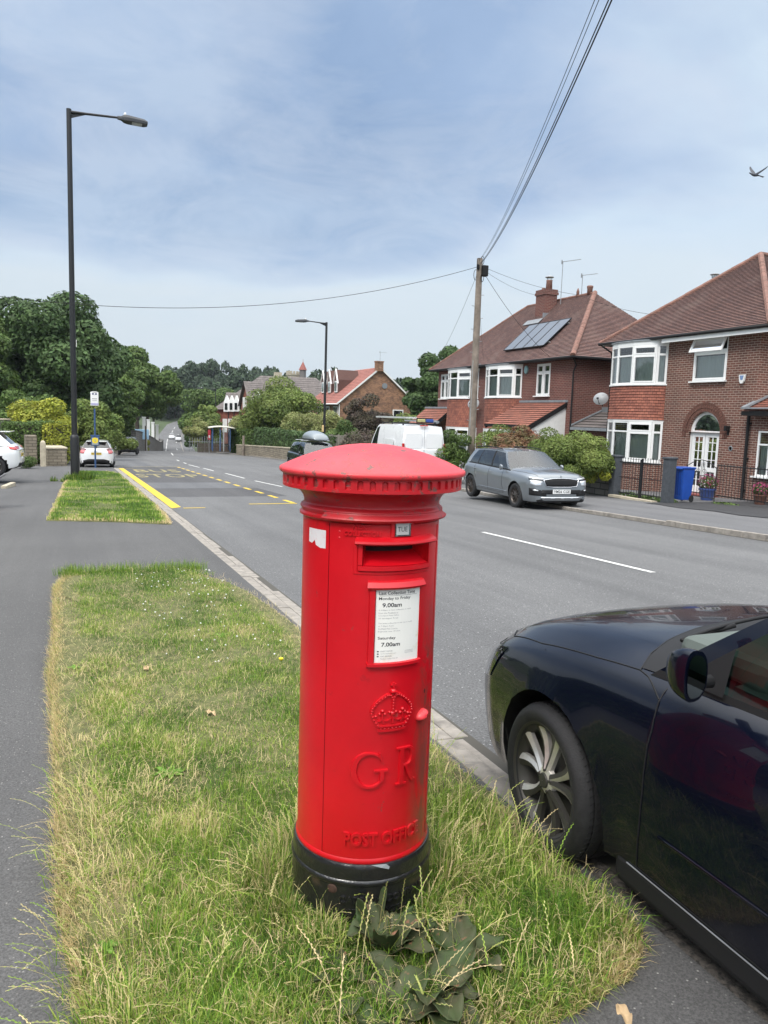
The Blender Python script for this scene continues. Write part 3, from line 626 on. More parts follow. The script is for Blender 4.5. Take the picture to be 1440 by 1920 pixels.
for px,py,lab,args in ((722,1768,'dark dock plant with big battered leaves against the black base of the postbox',dict(n=9,l0=.15,l1=.23,w=.088,rise0=.7,rise1=1.25,c0=.45,sd=3)),
 (800,1845,'dark dock plant with purplish torn leaves low in the grass right of the postbox',dict(n=9,l0=.14,l1=.21,w=.095,rise0=.35,rise1=.9,c0=.45,sd=20,dirs=[-2.3,-1.7,-1.1,-.5,.3,1.2,2.4,-1.9,-.8])),
 (640,1815,'dark curled dock leaf plant in the grass left of the big docks',dict(n=5,l0=.10,l1=.15,w=.05,rise0=.5,rise1=1.,c0=.5,sd=40)),
 (692,1738,'upright dark dock leaf touching the postbox base',dict(n=2,l0=.13,l1=.15,w=.07,rise0=1.2,rise1=1.35,c0=.05,sd=50)),
 (868,1790,'dark drooping dock plant at the right of the postbox base',dict(n=5,l0=.13,l1=.19,w=.08,rise0=.4,rise1=1.,c0=.5,sd=60)),
 (735,1890,'broad flat dock plant at the bottom edge of the picture',dict(n=8,l0=.12,l1=.19,w=.09,rise0=.25,rise1=.75,c0=.4,sd=70)),
 (610,1900,'small dock plant at the bottom edge left of the others',dict(n=5,l0=.09,l1=.14,w=.055,rise0=.3,rise1=.8,c0=.4,sd=80))):
    gx,gy=G(px,py,.1); weed('dock_plant',lab,gx,gy,dockl(**args),'dock')
ros=lambda n,l,w,s:[(k*2*PI/n+random.Random(s+k).uniform(-.3,.3),l*random.Random(s*3+k).uniform(.7,1.2),w,.45,.35,s+k) for k in range(n)]
for k,(px,py,n_,l,w,lab) in enumerate(((320,1455,8,.10,.035,'bright green weed rosette in the middle of the near verge'),(440,1895,8,.10,.035,'bright green dandelion rosette at the bottom of the near verge'),(415,1195,6,.09,.03,'green broad-leaved weed in the far half of the near verge'),(205,1780,5,.05,.025,'small bright weed near the left edge of the grass'),(985,1640,7,.07,.035,'small green weed near the front wheel of the dark car'),(140,1255,4,.07,.03,'lone green leaf cluster at the left edge of the verge'))):
    gx,gy=G(px,py,.07); weed('weed_rosette',lab,gx,gy,ros(n_,l,w,30+k*11),'weed',.075)
M['dlf']=pm('dead_leaf',(.42,.30,.17),.8,var=.3,vscale=20); M['yell']=pm('yellow_petals',(.80,.62,.02),.6)
for px,py,l in ((275,1250,'large pale dead leaf lying on the near verge'),(385,1335,'small curled yellow dead leaf left of the postbox'),(890,1550,'pale brown dead leaf in the grass right of the postbox'),(1158,1885,'dead leaf scrap at the bottom right corner of the grass')):
    gx,gy=G(px,py,.1); mb=MB(); leaf(mb,(gx,gy,float(T(gy))+.10),random.Random(px).uniform(0,6),.075,.05,.15,.3,.12,px); tag(mb.build('dead_leaf',M['dlf'],smooth=True),l,'leaf')
gx,gy=G(527,1238,.12); t=thing('dandelion_flower','yellow dandelion flower standing in the grass left of the postbox','flower',(gx,gy,float(T(gy))+.05)); MB().tube([(0,0,0),(.004,0,.07)],.0018,6).build('stem',M['weed'],t)
mb=MB(); mb.lathe([(.003,.066),(.013,.076),(.018,.084),(.014,.090),(.003,.093)],14); mb.build('flower_head',M['yell'],t,smooth=True)
# ---------------- the red pillar box -------------------------------------
def redmat(name,base,fade,chips,grime=False,rough=.38):
    m,nt,b=newmat(name); p=objco(nt); n=noise(nt,p,3.5,5,.6); n2=noise(nt,p,28,6,.7,.3); n3=noise(nt,p,7,7,.7,.6,5.)
    c=ramp(nt,n,[(.3,base),(.75,fade)])
    ch=math_(nt,'MULTIPLY',ramp(nt,n2,[(.545,(0,0,0)),(.60,(1,1,1))]),ramp(nt,n3,[(chips,(0,0,0)),(chips+.06,(1,1,1))]))
    c=mixc(nt,ch,c,(.17,.055,.045))
    if grime:
        s=N(nt,'ShaderNodeSeparateXYZ'); L(nt,p,s.inputs[0])
        mx=math_(nt,'MULTIPLY_ADD',s.outputs[0],13.,-.85,clamp=True); mp=N(nt,'ShaderNodeMapping'); mp.inputs[3].default_value=(1,1,.28); L(nt,p,mp.inputs[0])
        st=noise(nt,mp.outputs[0],17,6,.7,.5,8.); f=math_(nt,'MULTIPLY',ramp(nt,st,[(.42,(0,0,0)),(.56,(1,1,1))]),mx)
        zz=math_(nt,'MULTIPLY_ADD',s.outputs[2],-3.2,4.2,clamp=True); f=math_(nt,'MULTIPLY',math_(nt,'MULTIPLY',f,zz),.80); c=mixc(nt,f,c,(.15,.05,.035))
        b2=noise(nt,p,11,5,.7,.2,3.); c=mixc(nt,math_(nt,'MULTIPLY',ramp(nt,b2,[(.64,(0,0,0)),(.7,(1,1,1))]),.35),c,(.22,.01,.012))
    L(nt,c,b.inputs['Base Color']); b.inputs['Roughness'].default_value=rough; b.inputs['Coat Weight'].default_value=.12; b.inputs['Coat Roughness'].default_value=.22
    h=math_(nt,'SUBTRACT',math_(nt,'ADD',math_(nt,'MULTIPLY',noise(nt,p,60,3,.5),.35),math_(nt,'MULTIPLY',noise(nt,p,13,3,.5),1.3)),ch); addbump(nt,b,h,.35,.003); return m
M['red']=redmat('pillar_box_red',(.47,.002,.008),(.60,.004,.012),.615,True,.36)
M['redc']=redmat('faded_sheen_cap_red',(.60,.016,.026),(.68,.05,.060),.46,False,.46)  # faded paint, with the pinkish sheen on the top put into the colour
M['redn']=redmat('cornice_red',(.42,.005,.011),(.54,.008,.016),.46,False,.42)
M['boxblack']=pm('pillar_base_black',(.012,.012,.013),.28,coat=.3,bump=.4,bscale=35,dirt=(.07,.045,.03),dscale=9,dlo=.60,dhi=.72)
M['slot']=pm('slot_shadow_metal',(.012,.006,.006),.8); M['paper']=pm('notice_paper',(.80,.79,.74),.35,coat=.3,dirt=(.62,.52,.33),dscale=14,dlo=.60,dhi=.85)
M['ink']=pm('printed_black_ink',(.03,.03,.035),.6); M['inkg']=pm('faded_grey_ink',(.34,.34,.35),.6); M['tin']=pm('day_tab_enamel',(.55,.56,.54),.4,.3); M['scratch']=pm('bare_sticker_paper',(.66,.62,.62),.8,dirt=(.70,.42,.42),dscale=60,dlo=.5,dhi=.8)
PB=thing('postbox','red cast iron pillar box with black base standing in the long grass','postbox',(BX,BY,-.083),R_(.85))
RB=.240
def cyp(u,z,r=RB): a=u/RB; return (r*sin(a),-r*cos(a),z)       # u: arc length on the drum (m), front at 0
D2=lambda deg:R_(deg)*RB
def solid(mb,u0,u1,z0,z1,r0,r1,nu=None,mi=0,ch=0.):
    nu=nu or max(2,int(abs(u1-u0)/.008)); o=[];q=[]
    us=np.linspace(u0,u1,nu+1); top=[];bot=[]
    rows=[[cyp(u,z0,r0) for u in us],[cyp(min(max(u,u0+ch),u1-ch),z0+ch,r1) for u in us],[cyp(min(max(u,u0+ch),u1-ch),z1-ch,r1) for u in us],[cyp(u,z1,r0) for u in us]]
    mb.grid(rows,mi); n=len(us)
    for k in (0,-1): mb.poly([rows[0][k],rows[1][k],rows[2][k],rows[3][k]] if k==0 else [rows[3][k],rows[2][k],rows[1][k],rows[0][k]],mi)
def rstrip(mb,pts,ws,h,r=RB+.001,closed=False,mi=0):
    """raised moulding following pts (u,z) with half widths ws"""
    n=len(pts); ws=ws if hasattr(ws,'__len__') else [ws]*n; P=np.array(pts,float); rows=[]
    for i in range(n):
        a=P[(i-1)%n] if (closed or i>0) else P[i]; b=P[(i+1)%n] if (closed or i<n-1) else P[i]; d=b-a; d/=max(1e-9,np.hypot(*d)); nn=np.array((-d[1],d[0])); w=ws[i]
        rows.append([cyp(*(P[i]-nn*w),r-.001),cyp(*(P[i]-nn*w*.72),r+h),cyp(*(P[i]+nn*w*.72),r+h),cyp(*(P[i]+nn*w),r-.001)])
    if closed: rows.append(rows[0])
    mb.grid(rows,mi)
    if not closed: mb.poly(rows[0],mi); mb.poly(rows[-1][::-1],mi)
def dome(mb,u,z,ra,h,r=RB+.001,rz=None,n=10,mi=0):
    rz=rz or ra; rows=[]
    for k in range(4):
        t=k/3*PI/2; rows.append([cyp(u+ra*cos(t)*cos(a),z+rz*cos(t)*sin(a),r+h*sin(t)) for a in np.linspace(0,2*PI,n,endpoint=False)])
    mb.grid(rows,mi,closed=True)
def sm(mb,name,mat,parent,auto=35,smooth=True): return mb.build(name,mat,parent,smooth=smooth,fixn=True,auto=auto)
# black plinth
mb=MB(); mb.lathe([(.262,-.06),(.262,.0),(.258,.06),(.2555,.20),(.2555,.232),(.2585,.236),(.2605,.243),(.2585,.250),(.2545,.254),(.2540,.292),(.2525,.302),(.248,.309),(.240,.311)],96,cap=False)
base=sm(mb,'base',M['boxblack'],PB)
def wraptext(txt,u0,u1,z0,z1,r,depth,mb,mi=0,bev=0.,bold=0.,res=3,keep=False,sq=1.):
    vs,fs=text_mesh(txt,1.,1.0,depth=depth/2 if depth else 0.,res=res,bold=bold); a=np.array(vs); mn=a.min(0);mx=a.max(0)
    if keep: s=(z1-z0)/.729; f=lambda p:(u0+(p[0]-mn[0])*s*sq,z0+p[1]*s)
    else: f=lambda p:(u0+(u1-u0)*(p[0]-mn[0])/(mx[0]-mn[0]),z0+(z1-z0)*(p[1]-mn[1])/(mx[1]-mn[1]))
    mb.add([cyp(*f(p),r+(p[2]+depth/2)) for p in a],fs,mi)
mb=MB(); wraptext('CARRON COMPANY',D2(-38),D2(38),.172,.198,.2550,.007,mb,bold=.02); mb.build('raised_lettering',M['boxblack'],base); mb=MB(); wraptext('STIRLINGSHIRE',D2(-32),D2(32),.130,.152,.2553,.004,mb); mb.build('raised_lettering',M['boxblack'],base)
mb=MB(); dome(mb,D2(-44),.215,.017,.003,.2555,n=14); mb.build('bolt',pm('rusty_bolt',(.06,.03,.02),.8,var=.5,vscale=60),base,smooth=True)
# drum: shell behind the door, hinge side, inner liner in the seams
mb=MB(); us=np.linspace(56.7,303.3,90); zs=[.311,.330,.9,1.44,1.484]; mb.grid([[cyp(D2(d),z,RB+(.0022 if z<.33 else 0)) for d in us] for z in zs]); body=sm(mb,'body',M['red'],PB)
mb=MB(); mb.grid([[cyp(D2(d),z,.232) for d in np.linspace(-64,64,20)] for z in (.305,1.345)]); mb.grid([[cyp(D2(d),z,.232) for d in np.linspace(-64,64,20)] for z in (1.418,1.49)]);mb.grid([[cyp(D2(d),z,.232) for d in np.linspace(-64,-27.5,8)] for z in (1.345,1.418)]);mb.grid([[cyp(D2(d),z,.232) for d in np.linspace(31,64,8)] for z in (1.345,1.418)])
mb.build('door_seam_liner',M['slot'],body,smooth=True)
# skirt moulding where the drum meets the plinth
mb=MB(); mb.lathe([(.2435,.309),(.2455,.315),(.2445,.322),(.2405,.328)],96,cap=False); sm(mb,'foot_moulding',M['red'],PB)
# door, with the posting hole left open
A0,A1,HZ0,HZ1=-27,30,1.350,1.414
def dgrid(us,zs):
    for i in range(len(zs)-1): pass
mb=MB()
def dpatch(d0,d1,z0,z1):
    n=max(2,int(abs(d1-d0)/2.5)); us=np.linspace(d0,d1,n+1); zz=np.linspace(z0,z1,max(2,int((z1-z0)/.05)+1)); mb.grid([[cyp(D2(d),z,RB+.0010) for d in us] for z in zz])
dpatch(-56,56,.320,HZ0); dpatch(-56,56,HZ1,1.482); dpatch(-56,A0,HZ0,HZ1); dpatch(A1,56,HZ0,HZ1)
for d in (-56,56): mb.grid([[cyp(D2(d),z,r) for r in (.231,RB+.001)] for z in (.320,1.482)])
door=sm(mb,'door',M['red'],PB)
# raised rib down the right edge of the door
mb=MB(); rstrip(mb,[(D2(49.5),z) for z in np.linspace(.34,1.47,20)],.0035,.0025); sm(mb,'edge_rib',M['red'],door)
# mouth: chute
mb=MB(); us=np.linspace(A0,A1,24)
fr=lambda z,r:[cyp(D2(d),z,r) for d in us]
mb.grid([fr(HZ0,RB+.008),fr(HZ0+.006,RB-.01),fr(HZ0+.040,RB-.062)]); mb.grid([fr(HZ1,RB+.008),fr(HZ1-.004,RB-.05)])
for d in (A0,A1): mb.grid([[cyp(D2(d),z,r) for r in (RB+.008,RB-.02,RB-.07)] for z in (HZ0,HZ1)])
sm(mb,'posting_slot',M['red'],door)
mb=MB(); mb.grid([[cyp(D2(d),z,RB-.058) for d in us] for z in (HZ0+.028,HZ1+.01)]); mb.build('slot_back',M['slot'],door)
# frame round the mouth
mb=MB(); solid(mb,D2(-35),D2(35),1.318,1.330,RB,RB+.0035,ch=.002); solid(mb,D2(-35),D2(-31.5),1.325,1.438,RB,RB+.0035,ch=.002); solid(mb,D2(33.5),D2(36),1.325,1.438,RB,RB+.0035,ch=.002)
solid(mb,D2(-31.6),D2(33.5),1.329,HZ0,RB,RB+.009,ch=.003); solid(mb,D2(-31.6),D2(A0),HZ0-.003,1.424,RB,RB+.009,ch=.003); solid(mb,D2(A1),D2(33.5),HZ0-.003,1.424,RB,RB+.009,ch=.003)
sm(mb,'slot_frame',M['red'],door)
mb=MB(); us2=np.linspace(-33,36,30)
rows=[[cyp(D2(d),1.444,RB) for d in us2],[cyp(D2(d),1.441,RB+.008) for d in us2],[cyp(D2(d),1.430,RB+.023) for d in us2],[cyp(D2(d),1.423,RB+.025) for d in us2],[cyp(D2(d),1.418,RB+.020) for d in us2],[cyp(D2(d),1.415,RB) for d in us2]]
mb.grid(rows); [mb.poly([r[k] for r in rows]) for k in (0,-1)]; sm(mb,'slot_hood',M['red'],door,25)
# day tab
mb=MB(); solid(mb,D2(-6.5),D2(-3.4),1.442,1.500,RB,RB+.007,ch=.001); solid(mb,D2(10.2),D2(13),1.442,1.500,RB,RB+.007,ch=.001); sm(mb,'tab_holder',M['red'],door)
mb=MB(); solid(mb,D2(-3.2),D2(10),1.446,1.498,RB+.002,RB+.0085,ch=.001); solid(mb,D2(-2.2),D2(8.2),1.451,1.494,RB+.0085,RB+.0095,mi=1,ch=.0005); wraptext('TUE',D2(-1.4),D2(6.6),1.462,1.478,RB+.0101,0,mb,mi=2); mb.build('day_tab',[M['chrome'],M['tin'],M['ink']],door)
mb=MB(); wraptext('NEXT',D2(-36),D2(-22),1.468,1.483,RB+.0005,.005,mb,bold=.02); mb.build('raised_lettering',M['red'],door); mb=MB(); wraptext('COLLECTION',D2(-43),D2(-14),1.444,1.460,RB+.0005,.005,mb,bold=.02); mb.build('raised_lettering',M['red'],door)
mb=MB(); 
for z in (1.435,1.456): dome(mb,D2(-47),z,.0035,.0015)
mb.build('rivet',M['redc'],door,smooth=True)
# notice frame
mb=MB(); nf0,nf1,nz0,nz1=-22,25,1.012,1.299
solid(mb,D2(nf0),D2(nf0+5.8),nz0+.004,nz1-.022,RB,RB+.013,ch=.004); solid(mb,D2(nf1-4.0),D2(nf1-1),nz0+.004,nz1-.022,RB,RB+.008,ch=.003)
us3=np.linspace(nf0-1,nf1,18); rows=[[cyp(D2(d),nz1,RB) for d in us3],[cyp(D2(d),nz1-.004,RB+.012) for d in us3],[cyp(D2(d),nz1-.020,RB+.022) for d in us3],[cyp(D2(d),nz1-.027,RB+.018) for d in us3],[cyp(D2(d),nz1-.028,RB) for d in us3]]; mb.grid(rows);[mb.poly([r[k] for r in rows]) for k in (0,-1)]
solid(mb,D2(nf0-1),D2(nf1-.5),nz0-.006,nz0+.014,RB,RB+.015,ch=.005); sm(mb,'notice_frame',M['red'],door,25)
mb=MB(); mb.grid([[cyp(D2(d),z,RB+.0065) for d in np.linspace(-16.4,21.6,14)] for z in np.linspace(1.022,1.278,4)])
RT=RB+.0069; pl=D2(-14.2); pw=D2(36)
def ln(txt,z,h,x=0.,mi=1,w=None,bold=0.): 
    if w: wraptext(txt,pl+x,pl+x+w,z,z+h,RT,0,mb,mi,bold=bold)
    else: wraptext(txt,pl+x,0,z,z+h,RT,0,mb,mi,keep=True,bold=bold)
ln('Last Collection Time',1.2530,.0115,0,1,.128,.012); mb.grid([[cyp(u,z,RT) for u in np.linspace(pl,pl+.138,10)] for z in (1.2492,1.2499)],1)
ln('Monday to Friday',1.2330,.0125,0,1,.110,.01); ln('9.00am',1.2110,.0145,.012,1,.066,.02)
for k,(s,w) in enumerate((('A 4.00pm or later collection is made',.114),('from the Postbox at',.066),('Crosspool Post Office,',.070),('20 Sandygate Road',.066))): ln(s,1.1985-.0092*k,.0055,0,2,w)
for k,(s,w) in enumerate((('The latest collection in the city is made',.120),('at 7.30pm from',.052),('Sheffield Mail Centre,',.066),('Brightside Lane  S9 2XX',.076))): ln(s,1.1540-.0092*k,.0055,0,2,w)
ln('Saturday',1.1000,.0120,0,1,.060,.01); ln('7.00am',1.0780,.0140,.012,1,.064,.02)
for k,(s,w) in enumerate((('03457 740740',.040),('www.royalmail.com',.052),('0345 6000606',.038),('Postbox number S10 157',.060))): ln(s,1.0600-.0085*k,.0048,.010,2,w)
for k in range(3): mb.grid([[cyp(u,z,RT) for u in (pl-.001,pl+.0045)] for z in (1.0600-.0085*k,1.0640-.0085*k)],1)
for z in (1.0505,1.0590): mb.grid([[cyp(u,q,RT) for u in np.linspace(pl+.096,pl+.128,4)] for q in (z,z+.0007)],2)
for u in (pl+.096,pl+.128): mb.grid([[cyp(q,z,RT) for q in (u,u+.0007)] for z in (1.0505,1.0597)],2)
ln('COLLECTED',1.0535,.0035,.099,2,.026)
mb.build('collection_notice',[M['paper'],M['ink'],M['inkg']],door)
# crown
mb=MB(); us_=np.linspace(-.066,.066,24); mb.grid([[cyp(u,.785+(zt_-.785)*t,RB+(.0045 if 0<t<1 else .0008)) for u,zt_ in [(u_*(.76+.24*min(1,t*2.2)),.910-.050*abs(u_/.066)**2.0) for u_ in us_]] for t in (0,.02,.3,.6,.98,1)]); cz=.862; H_=.0075
def arc(cx,cz_,rx,rz,a0,a1,n=14): return [(cx+rx*cos(R_(a)),cz_+rz*sin(R_(a))) for a in np.linspace(a0,a1,n)]
rstrip(mb,[(u,.786+ .25*u*u/.06*.1) for u in np.linspace(-.050,.050,10)],.0050,H_); rstrip(mb,[(u,.802+.2*u*u/.06*.1) for u in np.linspace(-.052,.052,10)],.0040,H_+.001)
for s in (-1,1):
    p=[(s*.050,.806),(s*.063,.826),(s*.072,.848),(s*.069,.866),(s*.056,.884),(s*.038,.899),(s*.020,.910),(s*.008,.909),(0,.895)]
    rstrip(mb,p,[.0065]*9,H_)
    for i in range(len(p)-1):
        for t in (0,.5): dome(mb,p[i][0]*(1-t)+p[i+1][0]*t,p[i][1]*(1-t)+p[i+1][1]*t,.0042,H_+.0045)
    p=[(s*.030,.812),(s*.036,.830),(s*.036,.850)]; rstrip(mb,p,.004,H_); dome(mb,s*.036,.856,.007,H_+.004); dome(mb,s*.028,.845,.006,H_+.003); dome(mb,s*.045,.846,.006,H_+.003)
    rstrip(mb,arc(s*.022,.833,.016,.012,200,340),.003,H_); rstrip(mb,arc(s*.048,.833,.012,.012,200,340),.003,H_); dome(mb,s*.058,.838,.006,H_+.003)
p=[(0,.812),(0,.835),(0,.865),(0,.905)]; rstrip(mb,p,[.006,.0035,.0045,.008],H_+.001)
for z in (.862,.872,.882,.892): dome(mb,0,z,.0042,H_+.005)
dome(mb,0,.845,.010,H_+.004); dome(mb,-.011,.850,.006,H_+.003); dome(mb,.011,.850,.006,H_+.003)
dome(mb,0,.922,.0105,H_+.006); rstrip(mb,[(-.011,.922),(.011,.922)],.002,H_+.008)
for a,b_ in (((0,.930),(0,.952)),((-.010,.944),(.010,.944))): rstrip(mb,[a,b_],.0042,H_)
for u in np.linspace(-.040,.040,7): dome(mb,u,.794,.005,H_+.002,rz=.0035)
rstrip(mb,[(-.047,.86),(-.03,.895),(0,.902),(.03,.895),(.047,.86)],.013,.0025)
sm(mb,'crown_emblem',M['red'],door,50)
# royal cypher G R
mb=MB(); gc=(D2(-17.5),.648); aa=np.linspace(48,325,34); P=[(gc[0]+.052*cos(R_(a)),gc[1]+.060*sin(R_(a))) for a in aa]
Wd=[.0042+.0085*max(0,-cos(R_(a)))**1.3+(.0015 if 250<a<300 else 0) for a in aa]; rstrip(mb,P,Wd,.0085)
rstrip(mb,[(gc[0]+.0345,gc[1]+.060),(gc[0]+.037,gc[1]+.045),(gc[0]+.042,gc[1]+.026)],[.0015,.004,.0015],.0085)
rstrip(mb,[(gc[0]+.043,gc[1]-.006),(gc[0]+.043,gc[1]-.022),(gc[0]+.042,gc[1]-.037)],[.0098,.0098,.009],.0085); rstrip(mb,[(gc[0]+.016,gc[1]-.003),(gc[0]+.063,gc[1]-.003)],.0045,.0085)
rx,rz0,rz1=D2(9.6),.588,.715
rstrip(mb,[(rx,rz0),(rx,rz1)],.0095,.0085); rstrip(mb,[(rx-.021,rz0),(rx+.019,rz0)],.0042,.0085); rstrip(mb,[(rx-.020,rz1),(rx+.010,rz1)],.0042,.0085)
rstrip(mb,[(rx+.003,rz1-.001)]+arc(rx+.022,rz1-.032,.026,.031,85,-85,12)+[(rx+.006,rz1-.063)],[.004,.004,.0055,.0075,.0095,.010,.010,.0098,.009,.0075,.0055,.004,.004,.004],.0085)
rstrip(mb,[(rx+.016,rz1-.064),(rx+.034,rz0+.026),(rx+.046,rz0+.004),(rx+.060,rz0+.004)],[.006,.0095,.008,.003],.0085)
sm(mb,'royal_cypher',M['red'],door,50)
mb=MB(); wraptext('POST OFFICE',D2(-36.5),D2(31.5),.376,.424,RB+.0005,.008,mb,bold=.03); mb.build('raised_lettering',M['red'],door)
# lock boss and keyhole
mb=MB(); rows=[]
for k in range(6):
    t=k/5*PI/2; rows.append([cyp(D2(31)+.028*cos(t)*cos(a)*(1-.15*sin(a)),.812+.018*cos(t)*sin(a)+.006*cos(a),RB+.027*sin(t)) for a in np.linspace(0,2*PI,18,endpoint=False)])
mb.grid(rows,closed=True); mb.build('lock_cover',M['redc'],door,smooth=True)
mb=MB(); dome(mb,D2(35.5),.890,.0042,.0006,rz=.009); mb.build('keyhole',M['slot'],door)
# neck and cornice and cap
mb=MB(); mb.lathe([(.236,1.478),(.2420,1.486),(.2525,1.492),(.2530,1.499),(.2450,1.505),(.2480,1.513),(.2510,1.519),(.2475,1.526),(.2405,1.530),(.2385,1.536),(.2395,1.546),(.2440,1.558),(.2530,1.570),(.2670,1.580),(.2830,1.586),(.2900,1.588)],120,cap=False)
neck=sm(mb,'neck',M['redn'],PB,50)
mb=MB(); us4=np.linspace(-60,60,40); rows=[[cyp(D2(d),z,r) for d in us4] for r,z in ((.2525,1.489),(.262,1.492),(.2655,1.498),(.263,1.504),(.252,1.511),(.249,1.519))]; mb.grid(rows); [mb.poly([r[k] for r in rows]) for k in (0,-1)]; rows=[[cyp(D2(d),1.489,r) for d in us4] for r in (.236,.2525)]; mb.grid(rows); sm(mb,'door_ledge',M['redn'],PB,40)
na=1150; ND=50; zz=[1.588,1.590,1.593,1.597,1.600,1.603,1.606,1.609,1.612,1.615,1.618,1.621,1.624,1.627,1.630,1.634,1.637]; rows=[]
for z in zz:
    row=[]
    for k in range(na):
        a=2*PI*k/na; q=((a*ND/(2*PI))%1-.5)*(2*PI*.305/ND); z0=1.601; inside=(abs(q)<.0082 and z>z0 and (z<1.621 or (q*q+(z-1.621)**2)<.0082**2)); r=.3050-(.0075 if inside else 0)-(.004 if z<1.590 else 0)
        row.append((r*cos(a),r*sin(a),z))
    rows.append(row)
mb=MB(); mb.grid(rows,closed=True); mb.lathe([(.285,1.5875),(.301,1.588)],96,cap=False); mb.v=[(v[0]*1.027,v[1]*1.027,v[2]) for v in mb.v]; sm(mb,'cornice',M['redn'],PB,30)
mb=MB(); mb.lathe([(.303,1.632),(.312,1.635),(.3165,1.639),(.3175,1.647),(.3150,1.653),(.3070,1.6570),(.285,1.6680),(.25,1.6840),(.20,1.7030),(.15,1.7180),(.10,1.7290),(.05,1.7355),(.001,1.7375)],120,cap=False); mb.v=[(v[0]*1.027,v[1]*1.027,v[2]) for v in mb.v]; sm(mb,'cap',M['redc'],PB,60)
# torn sticker, peeling scrap
mb=MB(); sp=[(-82,1.452),(-60,1.4525),(-60,1.392),(-66,1.391),(-72.5,1.398),(-73,1.412),(-76,1.4035),(-79,1.404),(-81,1.400)]
rows=[]; 
top=[(-82,1.452),(-77,1.452),(-73,1.452),(-69,1.4522),(-65,1.4524),(-60,1.4525)]; bot=[(-82,1.404),(-77,1.402),(-73,1.414),(-71.5,1.398),(-66,1.391),(-60,1.392)]
mb.grid([[cyp(D2(d),z,RB+.0006) for d,z in top],[cyp(D2(d),z,RB+.0006) for d,z in bot]]); mb.build('torn_sticker',M['scratch'],body,smooth=True)
mb=MB(); mb.add([cyp(D2(-14),.312,.2535),cyp(D2(-2),.311,.2545),cyp(D2(1),.300,.257),cyp(D2(0),.293,.260),cyp(D2(-6),.302,.258)],[(0,1,2,3,4)]); mb.build('peeling_scrap',M['lead'],PB)
# ---------------- cars ----------------------------------------------------
def pchip(x,y):
    x=np.array(x,float);y=np.array(y,float);o=np.argsort(x);x=x[o];y=y[o];h=np.diff(x);d=np.diff(y)/h;m=np.zeros(len(x));m[0]=d[0];m[-1]=d[-1]
    for i in range(1,len(x)-1):
        if d[i-1]*d[i]>0: w1=2*h[i]+h[i-1];w2=h[i]+2*h[i-1]; m[i]=(w1+w2)/(w1/d[i-1]+w2/d[i])
    def f(q):
        q=np.clip(q,x[0],x[-1]); i=np.clip(np.searchsorted(x,q)-1,0,len(h)-1); t=(q-x[i])/h[i]
        return (2*t**3-3*t**2+1)*y[i]+(t**3-2*t**2+t)*h[i]*m[i]+(-2*t**3+3*t**2)*y[i+1]+(t**3-t**2)*h[i]*m[i+1]
    return f
def paint(name,col,metal=.0,rough=.32,coat=1.):
    m,nt,b=newmat(name); b.inputs['Base Color'].default_value=(*col,1); b.inputs['Metallic'].default_value=metal; b.inputs['Roughness'].default_value=rough; b.inputs['Coat Weight'].default_value=coat; b.inputs['Coat Roughness'].default_value=.015; b.inputs['Specular IOR Level'].default_value=.12
    p=objco(nt); n=noise(nt,p,2.5,5,.6,.2); r=ramp(nt,n,[(.3,(rough*.8,)*3),(.8,(rough*1.35,)*3)]); L(nt,r,b.inputs['Roughness'])
    d=noise(nt,p,60,4,.7); s=N(nt,'ShaderNodeSeparateXYZ'); L(nt,p,s.inputs[0]); lo=math_(nt,'MULTIPLY_ADD',s.outputs[2],-1.8,.95,clamp=True)
    L(nt,mixc(nt,math_(nt,'MULTIPLY',math_(nt,'MULTIPLY',lo,ramp(nt,n,[(.35,(0,0,0)),(.7,(1,1,1))])),.22),col,(.10,.09,.075)),b.inputs['Base Color']); return m
M['tail']=pm('tail_lamp_red',(.45,.01,.012),.2,coat=.8); M['tailp']=pm('faded_tail_lamp',(.62,.16,.17),.25,coat=.5); M['orange']=pm('orange_lens',(.7,.25,.02),.3)
M['plw']=pm('white_number_plate',(.75,.75,.74),.4); M['ply']=pm('yellow_number_plate',(.72,.52,.06),.4); M['lens']=pm('lamp_reflector',(.70,.72,.74),.15,.6); M['alloy']=pm('alloy_silver',(.66,.64,.60),.32,.6,var=.15,vscale=12); M['alloyd']=pm('alloy_dark',(.06,.058,.052),.5,.5); M['alloyb']=pm('bronze_dark_alloy',(.10,.085,.075),.35,.7)
M['mirrorg']=pm('mirror_glass',(.30,.34,.34),.03,1.); M['darkglass']=pm('dark_tinted_glass',(.012,.014,.016),.04,coat=1.)
RING=[(0,0.),(.70,0.),(.86,.010),(.925,.045),(.950,.12),(.970,.25),(.988,.42),(1.,.60),(1.,.72),(.98,.84),(.955,.92),(.915,.97),(.865,1.0)]
TOPF=[(.80,.42),(.66,.72),(.45,.90),(.22,.98),(0,1.)]
def cross(hw,zb,zs,zt):
    return [(hw*a,zb+(zs-zb)*t) for a,t in RING]+[(hw*a,zs+(zt-zs)*f) for a,f in TOPF]
